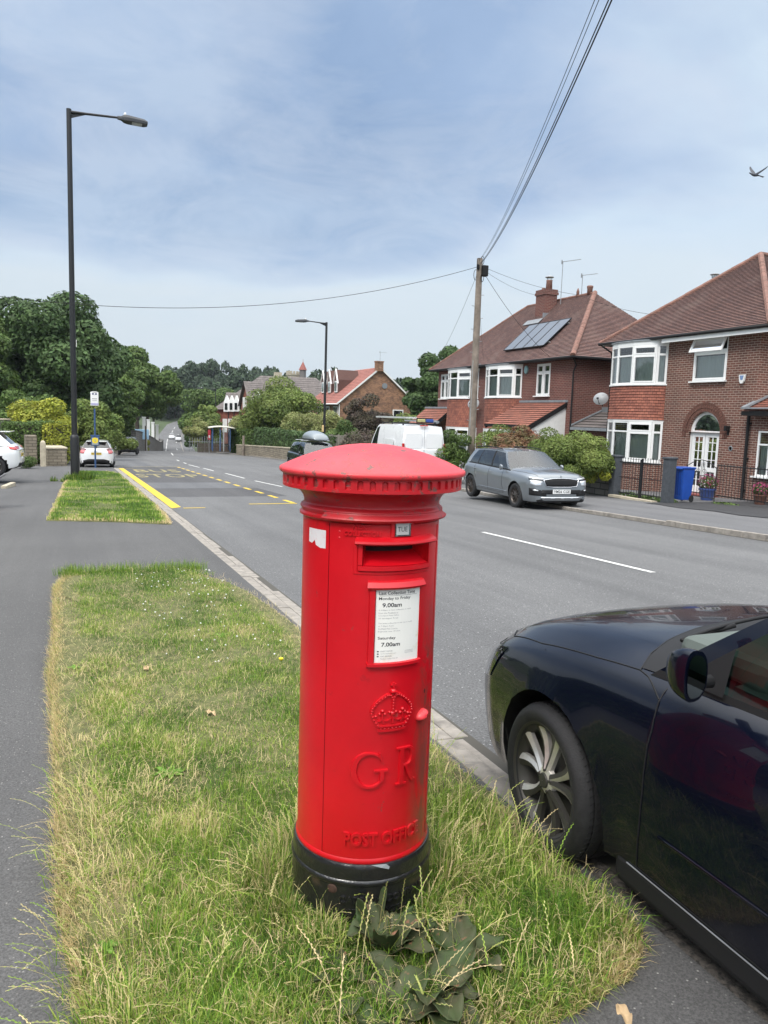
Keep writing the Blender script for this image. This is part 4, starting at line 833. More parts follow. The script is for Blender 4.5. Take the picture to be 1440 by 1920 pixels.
def make_wheel(root,x,y,side,R,rr,w,style,kf='wheel',mats=None):
    wh=None; s=side
    mb=MB(); tw=w/2; pr=[(rr-.012,-tw+.012),(rr+.004,-tw+.002),(rr+.02,-tw-.004),((R+rr)/2,-tw-.010),(R-.028,-tw-.004),(R-.012,-tw+.010),(R-.003,-tw+.030)]
    for g in (-.055,0,.055):
        g*=w/.205; pr+=[(R,g-.012),(R,g-.0045),(R-.008,g-.004),(R-.008,g+.004),(R,g+.0045),(R,g+.012)]
    pr+=[(R-.003,tw-.030),(R-.012,tw-.010),(R-.028,tw+.004),((R+rr)/2,tw+.010),(rr+.02,tw+.004),(rr+.004,tw-.002),(rr-.012,tw-.012)]
    n=72; rows=[]
    mb.lathe(pr,n,axis='y',cap=False); 
    if R>.3 and style=='near':       # lateral grooves of the tread shoulder
        for k in range(70):
            a=2*PI*k/70
            for yy in (-tw+.043,tw-.043,tw-.075,-tw+.075): mb.bar(((R-.0012)*cos(a),yy-.011,(R-.0012)*sin(a)),((R-.0012)*cos(a+.03),yy+.011,(R-.0012)*sin(a+.03)),.0035,.0035,mi=1,up=(cos(a),0,sin(a)))
    tyre=mb.build('wheel',[M['rubber'],M['black']],root,smooth=True,fixn=True,auto=40); tyre.location=(x,y,R-.004)
    if s<0: tyre.rotation_euler=(0,0,PI)
    o=tw-.004; mb=MB(); mb.lathe([(rr-.012,-tw+.02),(rr-.03,0),(rr-.026,o-.03),(rr-.010,o-.012),(rr-.003,o),(rr+.006,o+.004),(rr+.008,o-.004),(rr-.004,o-.02)],n,axis='y',cap=False); rim=mb.build('rim',mats[0],tyre,smooth=True,fixn=True,auto=40)
    mb=MB(); mb.lathe([(rr-.03,o-.085),(.06,o-.08),(.03,o-.07)],40,axis='y',cap=True); mb.build('brake_disc',M['alloyd'],tyre)
    mb=MB(); ns={'near':10,'fan':10,'five':5,'plain':7}[style]
    for k in range(ns):
        if style=='near': a0=2*PI*(k//2)/5+(.20 if k%2 else -.20)+.3; tw2=.10*(1 if k%2 else -1)
        elif style=='fan': a0=2*PI*k/10; tw2=.16
        else: a0=2*PI*k/ns; tw2=.0
        m=7; L1=[];L2=[];L3=[]
        for i in range(m):
            t=i/(m-1); r=.045+(rr-.016-.045)*t; a=a0+tw2*t*t*1.2; hw=(.018-.003*math.sin(t*PI)+.013*t*t) if style!='five' else .030-.004*math.sin(t*PI)
            yy=o-.018-.020*math.sin(t*PI*.8)+(.010*t); c=(cos(a),sin(a)); p=(-sin(a),cos(a))
            L1.append([(r*c[0]-p[0]*hw,yy-.022,r*c[1]-p[1]*hw),(r*c[0]-p[0]*hw,yy,r*c[1]-p[1]*hw),(r*c[0]+p[0]*hw*.1,yy+.006,r*c[1]+p[1]*hw*.1)])
            L2.append([(r*c[0]+p[0]*hw*.1,yy+.006,r*c[1]+p[1]*hw*.1),(r*c[0]+p[0]*hw,yy-.004,r*c[1]+p[1]*hw),(r*c[0]+p[0]*hw,yy-.022,r*c[1]+p[1]*hw)])
        mb.grid(L1,0);mb.grid(L2,1)
    mb.lathe([(.060,o-.04),(.056,o-.020),(.040,o-.014),(.033,o-.013)],30,axis='y',mi=1,cap=False); mb.lathe([(.033,o-.016),(.030,o-.006),(.001,o-.004)],24,axis='y',mi=2,cap=False)
    for k in range(5): a=2*PI*k/5+.3; mb.tube([(.045*cos(a),o-.02,.045*sin(a)),(.045*cos(a),o-.008,.045*sin(a))],.006,6,mi=2)
    mb.build('spokes',[mats[0],mats[1],M['alloyd']],tyre,smooth=True,auto=30); return tyre
class Car: pass
def make_car(name,label,cat,sp,x,y,rz,z=None,group=None,far=False):
    root=thing(name,label,cat,(x,y,(float(T(y)) if z is None else z)),rz,group); c=Car(); c.root=root
    st=sp['st']; xs_=[s[0] for s in st]; F=[pchip(xs_,[s[i] for s in st]) for i in range(1,5)]
    fx=sorted(set(list(np.linspace(min(xs_),max(xs_),26 if far else 90))+xs_+list(max(xs_)-np.array([.01,.02,.04,.07]))+list(min(xs_)+np.array([.01,.02,.04,.07]))))
    cab=sp['cab']; xA=cab[0][0];xD=cab[-1][0]; R=sp['R']; ax_=(sp['xf'],sp['xr']); flare=sp.get('flare',.012)
    rows=[]
    for q in fx:
        hw,zb,zs,zt=[float(f(q)) for f in F]; half=cross(hw,zb,zs,zt)
        pts=[]
        for (a,b) in half:
            if a>.6*hw:
                for w in ax_:
                    d=math.hypot(q-w,b-R); a+=flare*math.exp(-((d-R-.03)/.05)**2)
            slant=sp.get('slant',0.)*(b-zb)*max(0,(q-(max(xs_)-.5))/.5)**2 if q>0 else -sp.get('rslant',0.)*(b-zb)*max(0,((min(xs_)+.5)-q)/.5)**2
            pts.append((q-slant,a,b))
        rows.append(pts+[(p[0],-p[1],p[2]) for p in pts[-2:0:-1]])
    mb=MB(); mb.grid(rows,closed=True); mb.poly(rows[0]);mb.poly(rows[-1][::-1])
    ob=mb.build('body',[sp['paint'],M['dark'],M['black']],root,smooth=True,fixn=True)
    me=ob.data; nh=len(rows[0])
    for p in me.polygons:
        cx,cy,cz=p.center; hw=float(F[0](cx)); zb=float(F[1](cx))
        if xD+.12<cx<xA-.30 and abs(cy)<.78*hw and p.normal.z>.7: p.material_index=1
        elif cz<zb+sp.get('clad',.03) or (sp.get('archclad') and min(math.hypot(cx-w,cz-R) for w in ax_)<R+.085 and abs(cy)>.6*hw): p.material_index=2
    if True:
        cm=MB(); tk=sp['track']
        for w in ax_:
            for s in (-1,1):
                gp=sp.get('gap',.045); cm.lathe([(R+gp,s*(tk-.15)),(R+gp,s*(tk+.45))],48,c=(w,0,R+.0),axis='y')
        cut=cm.build('cut',M['black'],None,fixn=True); cut.matrix_world=Matrix.Identity(4)
        ob.parent=None; md=ob.modifiers.new('b','BOOLEAN'); md.object=cut; md.operation='DIFFERENCE'; md.solver='EXACT'
        bpy.context.view_layer.update(); dg=bpy.context.evaluated_depsgraph_get(); m2=bpy.data.meshes.new_from_object(ob.evaluated_get(dg)); ob.modifiers.clear(); ob.data=m2; m2.name='body'; ob.parent=root
        bpy.data.objects.remove(cut)
        for p in m2.polygons:
            if min(abs(math.hypot(p.center[0]-w,p.center[2]-R)-(R+gp)) for w in ax_)<.004 and abs(p.normal.y)<.3: p.material_index=2; 
            if abs(p.normal.y)>.97 and abs(abs(p.center[1])-(tk-.15))<.002: p.material_index=2
            p.use_smooth=True
        m2.set_sharp_from_angle(angle=R_(32))
    bm=bmesh.new(); bm.from_mesh(me); c.bvh=BVHTree.FromBMesh(bm); bm.free(); c.F=F; c.body=ob
    # cabin
    bw=sp.get('bw',.90); wr=sp['wr']; zl=sp['zroof']  # list of roof edge heights per line
    def side(k,v,s):
        xb,xt=cab[k]; zb_=float(F[2](xb))-.012; y0=float(F[0](xb))*bw; y1=wr if not hasattr(wr,'__len__') else wr[k]
        zt_=zl[k]; return Vector((xb+(xt-xb)*v, s*(y0+(y1-y0)*v+.028*sin(PI*v)), zb_+(zt_-zb_)*v))
    def lerpk(kf,v,s):
        k=int(min(kf,len(cab)-1.0001)); t=kf-k; return side(k,v,s).lerp(side(k+1,v,s),t)
    kinds=sp['kinds']; fm=MB(); v0,v1=.07,.90; trim=MB()
    for s in (1,-1):
        trim=MB()
        for k,kd in enumerate(kinds):
            ks=np.linspace(k,k+1,5); g=lambda a,b,n: [[lerpk(q,v,s) for q in ks] for v in np.linspace(a,b,n)]
            fl=s<0
            (trim if True else fm).grid([r[::-1] if fl else r for r in g(0,v0,2)])
            fm.grid([r[::-1] if fl else r for r in g(v1,1,3)])
            if kd=='p': fm.grid([r[::-1] if fl else r for r in g(v0,v1,8)])
            elif kd=='b': trim.grid([r[::-1] if fl else r for r in g(v0,v1,8)])
            else:
                wn=MB(); wn.grid([r[::-1] if fl else r for r in g(v0,v1,8)]); wn.build('side_window',sp.get('glass',M['cglass']),root,smooth=True)
        trim.build('window_trim',M['black'],root,smooth=True)
    crown=sp.get('crown',.035); nk=len(cab)-1
    def across(PL,PR,bx,cz,n=13,al=1.):
        return [PL.lerp(PR,(t+1)/2)+Vector((bx*(1-t*t),0,cz*(1-abs(t)**2.4))) for t in np.linspace(-1,1,n)]
    bf,br=sp.get('bf',.10),sp.get('br',-.06); rows=[]
    for kf in np.linspace(0,nk,18):
        e=max(0,1-kf/1.0)*bf*.55+max(0,(kf-nk+1))*br*.6; rows.append(across(lerpk(kf,1,-1),lerpk(kf,1,1),e,crown))
    fm.grid(rows); fr=fm.build('roof_and_pillars',sp['paint'],root,smooth=True,fixn=True,auto=50); c.frame=fr
    for nm,k,b,vv in (('windscreen',0,bf,(0,1)),('rear_window',nk,br,sp.get('rv',(0,1)))):
        wn=MB(); R2=[]
        for v in np.linspace(vv[0],vv[1],9): R2.append(across(side(k,v,-1),side(k,v,1),b*(1-.45*v),crown*v))
        if k: R2=[r[::-1] for r in R2]
        wn.grid(R2)
        if vv[0]>0:
            w2=MB(); w2.grid([across(side(k,v,-1),side(k,v,1),b*(1-.45*v),crown*v)[::-1] for v in np.linspace(-.12,vv[0],5)]); w2.build('tailgate_panel',sp['paint'],root,smooth=True)
        o=wn.build(nm,sp.get('glass',M['cglass']) if nm=='windscreen' or not sp.get('dkrear') else M['darkglass'],root,smooth=True)
    c.side=side
    # wheels
    for i,w in enumerate(ax_):
        for s in (1,-1): make_wheel(root,w,s*(sp['track']),s,R,sp['rr'],sp.get('tw',.205),sp['wstyle'],mats=sp.get('wm',(M['alloyd'],M['alloy'])))
    # interior
    if not far:
        mb=MB(); zs_=float(F[2](0))
        for s in (1,-1):
            for xx in (xA-1.05,xA-1.95):
                if xx<xD+.3: continue
                mb.box((xx,s*.36,zs_+.12),(.12,.46,.34),M=Matrix.Rotation(R_(-14),3,'Y')); mb.box((xx-.07,s*.36,zs_+.36),(.09,.26,.16),M=Matrix.Rotation(R_(-14),3,'Y'))
        mb.build('seats',M['seat'],root,bevel=.03)
        mb=MB(); mb.box((xA-.42,0,zs_+.0),(.42,1.3,.10)); mb.build('dashboard',M['black'],root,bevel=.03)
        mb=MB(); n=20; mb.tube([(xA-.70+.05*cos(2*PI*k/n),-.36+.18*sin(2*PI*k/n),zs_+.07+.17*cos(2*PI*k/n)) for k in range(n+1)],.014,6,cap=False); mb.build('steering_wheel',M['black'],root,smooth=True)
    return c
def cast(c,p,d,off):
    d=Vector(d).normalized(); p=Vector(p); o=p-d*1.2; h=c.bvh.ray_cast(o,d)
    if h[0] is None: return p
    n=h[1]; 
    if n.dot(d)>0:n=-n
    return h[0]+n*off
def cpatch(c,name,mat,top,bot,d,off=.004,n=8,m=4,thick=True,parent=None):
    def samp(P,k): 
        P=[Vector(p) for p in P]; L_=[0]
        for a,b in zip(P,P[1:]): L_.append(L_[-1]+(b-a).length)
        out=[]
        for i in range(k+1):
            t=L_[-1]*i/k; j=max(0,min(len(P)-2,np.searchsorted(L_,t)-1)); q=(t-L_[j])/max(1e-9,L_[j+1]-L_[j]); out.append(P[j].lerp(P[j+1],q))
        return out
    A=samp(top,n);B=samp(bot,n); mb=MB(); rows=[]
    for i in range(m+1): rows.append([cast(c,a.lerp(b,i/m),d,off) for a,b in zip(A,B)])
    mb.grid(rows)
    o=mb.build(name,mat,parent or c.root,smooth=True)
    if thick: md=o.modifiers.new('s','SOLIDIFY'); md.thickness=off+.004; md.offset=-1 if d[0]<0 else 1; md.offset=0
    return o
def seam(c,lines,w=.006,off=.0012,mat='black',name='panel_gap'):
    for pts,d in lines:
        mb=MB()
        P=[]
        for a,b in zip(pts,pts[1:]):
            a=Vector(a);b=Vector(b);k=max(1,int((b-a).length/.03)); P+=[a.lerp(b,i/k) for i in range(k)]
        P.append(Vector(pts[-1])); Q=[cast(c,p,d,off) for p in P]; mb.tube(Q,w/2,4,cap=False); mb.build(name,M[mat],c.root)
def plate(c,x,y0,z,w,h,txt,mat,face=1,tilt=0.,mir=False):
    mb=MB(); mb.box((0,0,0),(.008,w,h)); 
    vs,fs=text_mesh(txt,1.,1.05,res=2,bold=.02); a=np.array(vs); mn=a.min(0);mx=a.max(0); sx_=(w*.90)/(mx[0]-mn[0]); sz_=h*.66/(mx[1]-mn[1])
    mb.add([(face*.0055,face*((p[0]-mn[0])*sx_-w*.45),(p[1]-mn[1])*sz_-h*.33) for p in a],fs,1)
    o=mb.build('number_plate',[M[mat],M['ink']],c.root); o.location=(x,y0,z); return o
def mirror(c,x,y,z,s,pm_,sc=1.):
    mb=MB(); prof=[]
    rows=[]
    for k in range(9):
        t=k/8; rr=math.sin(PI*min(.98,max(.02,t*.62+.38)))**.5 if False else (1-(1-t)**2.2)**.5; rows.append([(x+.050*sc-.115*sc*t, y+s*(.085*sc+.045*sc*rr*math.copysign(abs(cos(a))**.75,cos(a))), z+.080*sc*rr*math.copysign(abs(sin(a))**.8,sin(a))*(1+.12*cos(a))) for a in np.linspace(0,2*PI,20,endpoint=False)])
    mb.grid(rows,closed=True); mb.poly(rows[-1]); o=mb.build('door_mirror',[pm_],c.root,smooth=True,fixn=True,auto=50)
    mb=MB(); e=x-.068*sc; mb.add([(e-.001,y+s*(.085*sc+.036*sc*math.copysign(abs(cos(a))**.75,cos(a))),z+.067*sc*math.copysign(abs(sin(a))**.8,sin(a))*(1+.12*cos(a))) for a in np.linspace(0,2*PI,20,endpoint=False)],[tuple(range(20))]); mb.build('mirror_glass',M['mirrorg'],o)
    mb=MB(); mb.tube([(x+.0,y-s*.04,z-.05*sc),(x,y+s*.05,z-.045*sc)],.022*sc,8); mb.build('mirror_arm',M['black'],o,smooth=True); return o
def handle(c,x,z,s):
    p=cast(c,(x,s*.9,z),(0,-s,0),.012); q=cast(c,(x-.16,s*.9,z),(0,-s,0),.012); mb=MB(); mb.tube([p,(p+q)/2+Vector((0,s*.022,0)),q],[.008,.013,.008],8); o=mb.build('door_handle',c.spp,c.root,smooth=True); return o
# --- the dark blue-black hatchback beside the camera
P1=paint('midnight_blue_paint',(.0022,.0035,.010),.0,.22,.5)
spB=dict(paint=P1,R=.325,rr=.240,xf=1.29,xr=-1.29,track=.775,wr=.62,tw=.225,wstyle='near',flare=.020,slant=-.02,clad=.05,gap=.055,steer=-9,
 st=[(2.14,.58,.20,.52,.56),(2.12,.66,.175,.61,.66),(2.07,.725,.155,.675,.735),(1.98,.78,.15,.72,.80),(1.82,.838,.15,.79,.885),(1.6,.865,.17,.845,.950),(1.29,.882,.17,.90,1.005),(.95,.884,.165,.943,1.035),(.66,.884,.16,.965,1.035),(.2,.885,.155,.985,.99),(-.5,.885,.155,.99,1.0),(-1.2,.88,.17,.985,1.0),(-1.7,.84,.19,.96,.99),(-2.0,.76,.24,.90,.95),(-2.12,.62,.34,.78,.82),(-2.15,.5,.42,.7,.72)],
 cab=[(.80,.25),(.69,.16),(-.34,-.40),(-.41,-.48),(-1.22,-1.18),(-1.55,-1.42),(-1.92,-1.55)],kinds=['p','w','b','w','w','p'],zroof=[1.375,1.395,1.43,1.43,1.415,1.395,1.375],bf=.16,br=-.08,wm=(M['alloyd'],M['alloy']),bw=.895)
cB=make_car('parked_car','glossy dark blue-black hatchback parked half on the kerb beside the postbox','car',spB,2.703,1.31,R_(90),z=-.085)
for o_ in cB.root.children:
    if o_.name.startswith('wheel') and o_.location.x>0: o_.rotation_euler[2]+=R_(-4)
cB.spp=P1
seam(cB,[([(.69,.9,.95),(.68,.9,.80),(.70,.9,.55),(.72,.9,.40),(.745,.9,.245)],(0,-1,0)),([(.745,.9,.245),(-.45,.9,.245)],(0,-1,0)),([(-.45,.9,.245),(-.45,.9,.93)],(0,-1,0)),([(1.60,.9,.30),(1.63,.9,.42)],(0,-1,0))])
seam(cB,[([(1.95,.62,1.3),(1.82,.725,1.3),(1.5,.780,1.3),(1.1,.790,1.3),(.86,.785,1.3)],(0,0,-1)),([(1.95,-.62,1.3),(1.82,-.725,1.3),(1.5,-.780,1.3),(1.1,-.790,1.3),(.86,-.785,1.3)],(0,0,-1)),([(1.95,.62,1.3),(2.0,.3,1.3),(2.01,0,1.3),(2.0,-.3,1.3),(1.95,-.62,1.3)],(0,0,-1)),([(.86+.20*(1-(q/.785)**2),q,1.3) for q in np.linspace(-.785,.785,21)],(0,0,-1)),([(.86,.785,1.3),(.80,.80,1.3),(.69,.845,1.3)],(0,0,-1))])
for s in (1,-1):
    cpatch(cB,'headlight',M['darkglass'],[(1.78,s*.85,.765),(1.95,s*.80,.735),(2.05,s*.62,.715),(2.1,s*.5,.69)],[(1.86,s*.85,.62),(1.95,s*.82,.57),(2.08,s*.66,.55),(2.1,s*.5,.57)],(-.75,-s*.66,0),.003,10,6,False)
    cpatch(cB,'headlamp_trim',M['lampglass'],[(1.79,s*.86,.735),(1.84,s*.84,.755),(1.90,s*.82,.74)],[(1.86,s*.86,.60),(1.88,s*.84,.59),(1.93,s*.82,.58)],(-.6,-s*.8,0),.006,6,4,False)
    cpatch(cB,'rub_strip',P1,[(.62,s*.9,.440),(-.43,s*.9,.450)],[(.62,s*.9,.428),(-.43,s*.9,.438)],(0,-s,0),.002,14,1)
mb=MB(); pts=[cast(cB,(q,.9,.232),(0,-1,0),.004) for q in np.linspace(.80,-.85,24)]; mb.tube(pts,.003,5,cap=False); mb.build('sill_trim',M['lead'],cB.root,smooth=True)
mb=MB(); mb.box((0,.800,.19),(1.75,.07,.12)); mb.build('sill',M['black'],cB.root,bevel=.03)
cpatch(cB,'grille',M['black'],[(2.1,.36,.60),(2.1,-.36,.60)],[(2.1,.26,.28),(2.1,-.26,.28)],(-1,0,0),.004,8,6)
# cowl, wipers, mirror, vent
mb=MB(); rows=[]
for t in np.linspace(-1,1,21): 
    yy=.69*t; bx=.16*(1-t*t)-.02; rows.append([(.80+bx*1.25,yy,.938+.030*(1-t*t)),(.745+bx*1.05,yy,.905+.03*(1-t*t)),(.66+bx,yy,.905+.03*(1-t*t))])
n_=20; cpatch(cB,'scuttle_panel',M['black'],[(.855+.20*(1-(q/.785)**2),q,1.3) for q in np.linspace(.775,-.775,n_)],[(.70+.16*(1-(q/.785)**2),q,1.3) for q in np.linspace(.775,-.775,n_)],(0,0,-1),.004,24,4,False)
for y0,y1 in ((.62,.02),(.02,-.55)):
    mb=MB(); P=[Vector((.80+.13*(1-(y/.75)**2)-.02*abs(y0-y),y,1.035+.03*(1-(y/.75)**2)+.035*(y0-y))) for y in np.linspace(y0,y1,8)]
    mb.tube(P,.008,6); mb.tube([(.93,y0*.75,1.02),(.88,(y0+y1)/2,1.07)],.010,6); mb.build('wiper',M['black'],cB.root,smooth=True)
mirror(cB,.46,.90,1.092,1,P1,1.0); mirror(cB,.46,-.90,1.092,-1,P1,1.0)
mb=MB(); mb.lathe([(.058,0),(.060,-.02),(.046,-.028),(.045,0)],28,c=(0,0,0),axis='x',cap=False); o=mb.build('air_vent',M['lens'],cB.root,smooth=True); o.location=(.36,.60,1.09); o.rotation_euler=(0,.2,.2)
mb=MB(); mb.lathe([(.045,.01),(.001,.01)],20,axis='x',cap=False); [mb.box((-.005,0,q),(.006,.08,.004),1) for q in (-.02,-.007,.007,.02)]; o=mb.build('vent_slats',[M['black'],M['grey']],cB.root); o.location=(.355,.60,1.09); o.rotation_euler=(0,.2,.2)
mb=MB(); mb.box((.60,0,1.03),(.40,1.36,.12)); mb.build('dash_top',pm('grey_dashboard',(.09,.11,.10),.8),cB.root,bevel=.04)
mb=MB(); mb.add([cB.side(1,.05,1)+Vector((.0,.006,0)),cB.side(1,.42,1)+Vector((0,.008,0)),Vector(cB.side(1,.05,1))+Vector((-.20,.010,.004))],[(0,2,1)]); mb.build('mirror_sail',M['black'],cB.root)
# --- grey SUV
P2=paint('steel_grey_paint',(.20,.22,.238),.55,.35)
spK=dict(paint=P2,R=.335,rr=.218,xf=1.325,xr=-1.325,track=.775,wr=.575,tw=.215,wstyle='fan',flare=.02,slant=.10,rslant=.05,clad=.05,wm=(M['alloyb'],M['alloyb']),
 st=[(2.17,.60,.28,.70,.76),(2.15,.70,.24,.78,.85),(2.08,.78,.22,.84,.92),(1.95,.85,.21,.89,.965),(1.7,.885,.21,.925,1.005),(1.325,.895,.22,.95,1.045),(.9,.897,.22,.965,1.065),(.5,.897,.22,.98,1.04),(-.3,.897,.22,1.0,1.01),(-1.2,.893,.22,1.02,1.03),(-1.7,.87,.24,1.02,1.04),(-1.97,.80,.30,.97,1.02),(-2.05,.68,.40,.88,.92),(-2.07,.6,.45,.8,.82)],
 cab=[(.92,.28),(.80,.18),(-.14,-.24),(-.22,-.33),(-1.02,-1.0),(-1.06,-1.04),(-1.62,-1.38),(-1.95,-1.66)],kinds=['p','w','b','w','b','w','p'],zroof=[1.435,1.45,1.485,1.485,1.47,1.47,1.445,1.42],bf=.14,br=-.06,bw=.90,
 glass=glassmat('suv_glass',(.42,.50,.49),.06))
cK=make_car('parked_car','steel grey SUV facing the camera, parked half on the far pavement by the stone wall','car',spK,12.05,19.25,R_(-90-3),z=-.60); cK.root.scale=(1.06,1.03,1.02)
cK.spp=P2; f=(-1,0,0)
for s in (1,-1):
    cpatch(cK,'headlight',M['lens'],[(1.98,s*.84,.80),(2.1,s*.72,.79),(2.15,s*.58,.775)],[(2.0,s*.84,.70),(2.1,s*.74,.66),(2.15,s*.60,.665)],(-.8,-s*.6,0),.004,8,4)
    cpatch(cK,'daytime_lamp',M['lens'],[(1.90,s*.86,.875),(2.05,s*.76,.865),(2.12,s*.50,.84)],[(1.92,s*.86,.845),(2.05,s*.77,.835),(2.12,s*.50,.815)],(-.8,-s*.6,0),.006,8,2)
    cpatch(cK,'lamp_surround',M['darkglass'],[(1.93,s*.86,.842),(2.05,s*.77,.83),(2.15,s*.52,.81)],[(1.95,s*.86,.80),(2.05,s*.77,.79),(2.15,s*.52,.775)],(-.8,-s*.6,0),.003,8,2,False)
    cpatch(cK,'bumper_intake',M['black'],[(2.0,s*.86,.60),(2.14,s*.62,.56),(2.17,s*.45,.47)],[(2.02,s*.86,.42),(2.12,s*.70,.41),(2.17,s*.45,.40)],(-.85,-s*.5,0),.004,8,4)
    cpatch(cK,'fog_lamp',M['lens'],[(2.06,s*.78,.565),(2.12,s*.66,.555)],[(2.06,s*.78,.535),(2.12,s*.66,.525)],(-.85,-s*.5,0),.009,4,2)
    mb=MB(); P=[Vector((q,s*(.60+.02*sin(PI*(q+1.6)/1.75)),1.475+.058*max(0,sin(PI*(q+1.55)/1.65))**.35-.018*((q+.6)/1.)**2*.8)) for q in np.linspace(-1.5,.06,18)]; mb.tube(P,.016,6); mb.build('roof_rail',M['black'],cK.root,smooth=True)
    handle(cK,-.02,.86,s);handle(cK,-1.0,.88,s); mirror(cK,.66,s*.86,1.03,s,P2,.95)
cpatch(cK,'grille',M['black'],[(2.16,.50,.80),(2.16,.25,.83),(2.16,0,.835),(2.16,-.25,.83),(2.16,-.50,.80)],[(2.16,.44,.66),(2.16,.25,.64),(2.16,-.25,.64),(2.16,-.44,.66)],f,.006,14,4)
mb=MB(); gp=[(.51,.805),(.25,.842),(0,.85),(-.25,.842),(-.51,.805),(-.45,.65),(-.25,.628),(.25,.628),(.45,.65),(.51,.805)]; P=[cast(cK,(2.2,a,b),f,.010) for a,b in gp]; mb.tube(P,.010,6,cap=False)
for a in np.linspace(-.44,.44,20): mb.tube([cast(cK,(2.2,a,.66),f,.012),cast(cK,(2.2,a,.80+.03*(1-abs(a)*2)),f,.012)],.0045,4,mi=1)
mb.build('grille_frame',[M['chrome'],M['black']],cK.root,smooth=True)
cpatch(cK,'lower_intake',M['black'],[(2.17,.56,.56),(2.17,-.56,.56)],[(2.17,.60,.45),(2.17,-.60,.45)],f,.005,8,3)
cpatch(cK,'skid_plate',M['alu'],[(2.12,.62,.375),(2.12,-.62,.375)],[(2.12,.55,.315),(2.12,-.55,.315)],f,.010,10,2)
mb=MB(); [mb.tube([cast(cK,(2.2,a,.345),f,.016),cast(cK,(2.2,a+.18,.345),f,.016)],.008,4) for a in (-.50,-.20,.08,.34)]; mb.build('skid_plate_slots',M['black'],cK.root)
mb=MB(); p=cast(cK,(2.2,0,.888),f,.006); mb.lathe([(.036,0),(.036,.006),(.001,.010)],20,c=tuple(p),axis='x'); mb.build('badge',M['chrome'],cK.root)
p=cast(cK,(2.2,0,.505),f,.014); plate(cK,p.x,0,.515,.52,.112,'YM26 CGE','plw')
for s in (1,-1): seam(cK,[([(.60,s*.95,.96),(.60,s*.95,.60),(.66,s*.95,.34)],(0,-s,0)),([(-.20,s*.95,.98),(-.24,s*.95,.34)],(0,-s,0)),([(.66,s*.95,.34),(-.95,s*.95,.34)],(0,-s,0)),([(-1.14,s*.95,1.0),(-1.05,s*.95,.75),(-.95,s*.95,.62)],(0,-s,0))],.008,.001)
seam(cK,[([(2.0,.62,1.3),(1.7,.72,1.3),(1.2,.76,1.3),(.9,.76,1.3)],(0,0,-1)),([(2.0,-.62,1.3),(1.7,-.72,1.3),(1.2,-.76,1.3),(.9,-.76,1.3)],(0,0,-1))],.008)
mb=MB(); [mb.tube([cast(cK,(q,s*(.30+.1*(1.9-q)*.3),1.3),(0,0,-1),.001) for q in np.linspace(1.95,1.0,12)],.007,5) for s in (1,-1)]; mb.build('bonnet_crease',P2,cK.root,smooth=True)
for s in (1,-1):
    mb=MB(); P=[cast(cK,(q,s*.95,.40),(0,-s,0),.004) for q in np.linspace(.85,-.85,18)]; mb.tube(P,.012,6); mb.build('door_crease',P2,cK.root,smooth=True)
mb=MB(); mb.box((.20,0,1.36),(.10,.26,.09)); mb.build('camera_housing',M['black'],cK.root,bevel=.02)
# --- white hatchback, rear to the camera
P3=paint('white_paint',(.78,.79,.80),0,.3)
def rear(c,W,zt,zb,lamp,lm='tail',inn=.52,plate_=('ply','ST14 KLM'),pz=.70,side=.30):
    b=(1,0,0); xr=min(s_[0] for s_ in c.sp['st'])
    for s in (1,-1): cpatch(c,'tail_light',M[lm],[(xr+side,s*(W),zt),(xr+.1,s*(W-.08),zt),(xr,s*(inn),zt-.02)],[(xr+side-.05,s*W,zb+.03),(xr+.1,s*(W-.05),zb),(xr,s*(inn+.06),zb)],(.75,-s*.66,0),.006,7,5)
    p=cast(c,(xr-.1,0,pz),b,.012); plate(c,p.x,0,pz,.50,.112,plate_[1],plate_[0],-1)
spF=dict(paint=P3,R=.305,rr=.20,xf=1.245,xr=-1.245,track=.735,wr=.52,wstyle='five',flare=.015,slant=.1,rslant=.02,clad=.04,wm=(M['alloyd'],M['alloy']),tw=.195,
 st=[(1.98,.5,.26,.6,.64),(1.93,.66,.22,.7,.76),(1.8,.77,.2,.78,.86),(1.245,.85,.18,.88,.98),(.7,.86,.17,.93,1.0),(-.3,.86,.17,.97,.98),(-1.245,.855,.19,1.01,1.02),(-1.65,.82,.22,1.02,1.05),(-1.86,.75,.28,.98,1.02),(-1.95,.66,.33,.90,.94),(-1.97,.60,.38,.84,.86)],
 cab=[(.85,.2),(.75,.1),(-.25,-.3),(-.32,-.38),(-1.05,-1.0),(-1.5,-1.35),(-1.84,-1.60)],kinds=['p','w','b','w','p','p'],zroof=[1.38,1.40,1.435,1.435,1.43,1.42,1.405],bf=.12,br=-.10,rv=(.22,.93),dkrear=True,glass=M['darkglass'])
cF=make_car('parked_car','white hatchback seen from behind at the bus stop pole','car',spF,1.22,44.6,R_(86),z=-1.46); cF.sp=spF; cF.spp=P3
rear(cF,.80,1.08,.80,'tail','tailp',.56,('ply','PK13 ZDV'),.80)
for s in (1,-1): mirror(cF,.66,s*.82,1.0,s,P3,.9)
cpatch(cF,'rear_diffuser',M['black'],[(-1.9,.74,.42),(-1.95,.40,.52),(-1.95,-.40,.52),(-1.9,-.74,.42)],[(-1.9,.74,.30),(-1.95,.4,.27),(-1.95,-.4,.27),(-1.9,-.74,.30)],(1,0,0),.006,12,3)
mb=MB(); mb.box((-1.72,0,1.425),(.26,1.0,.03)); mb.build('spoiler',P3,cF.root,bevel=.012)
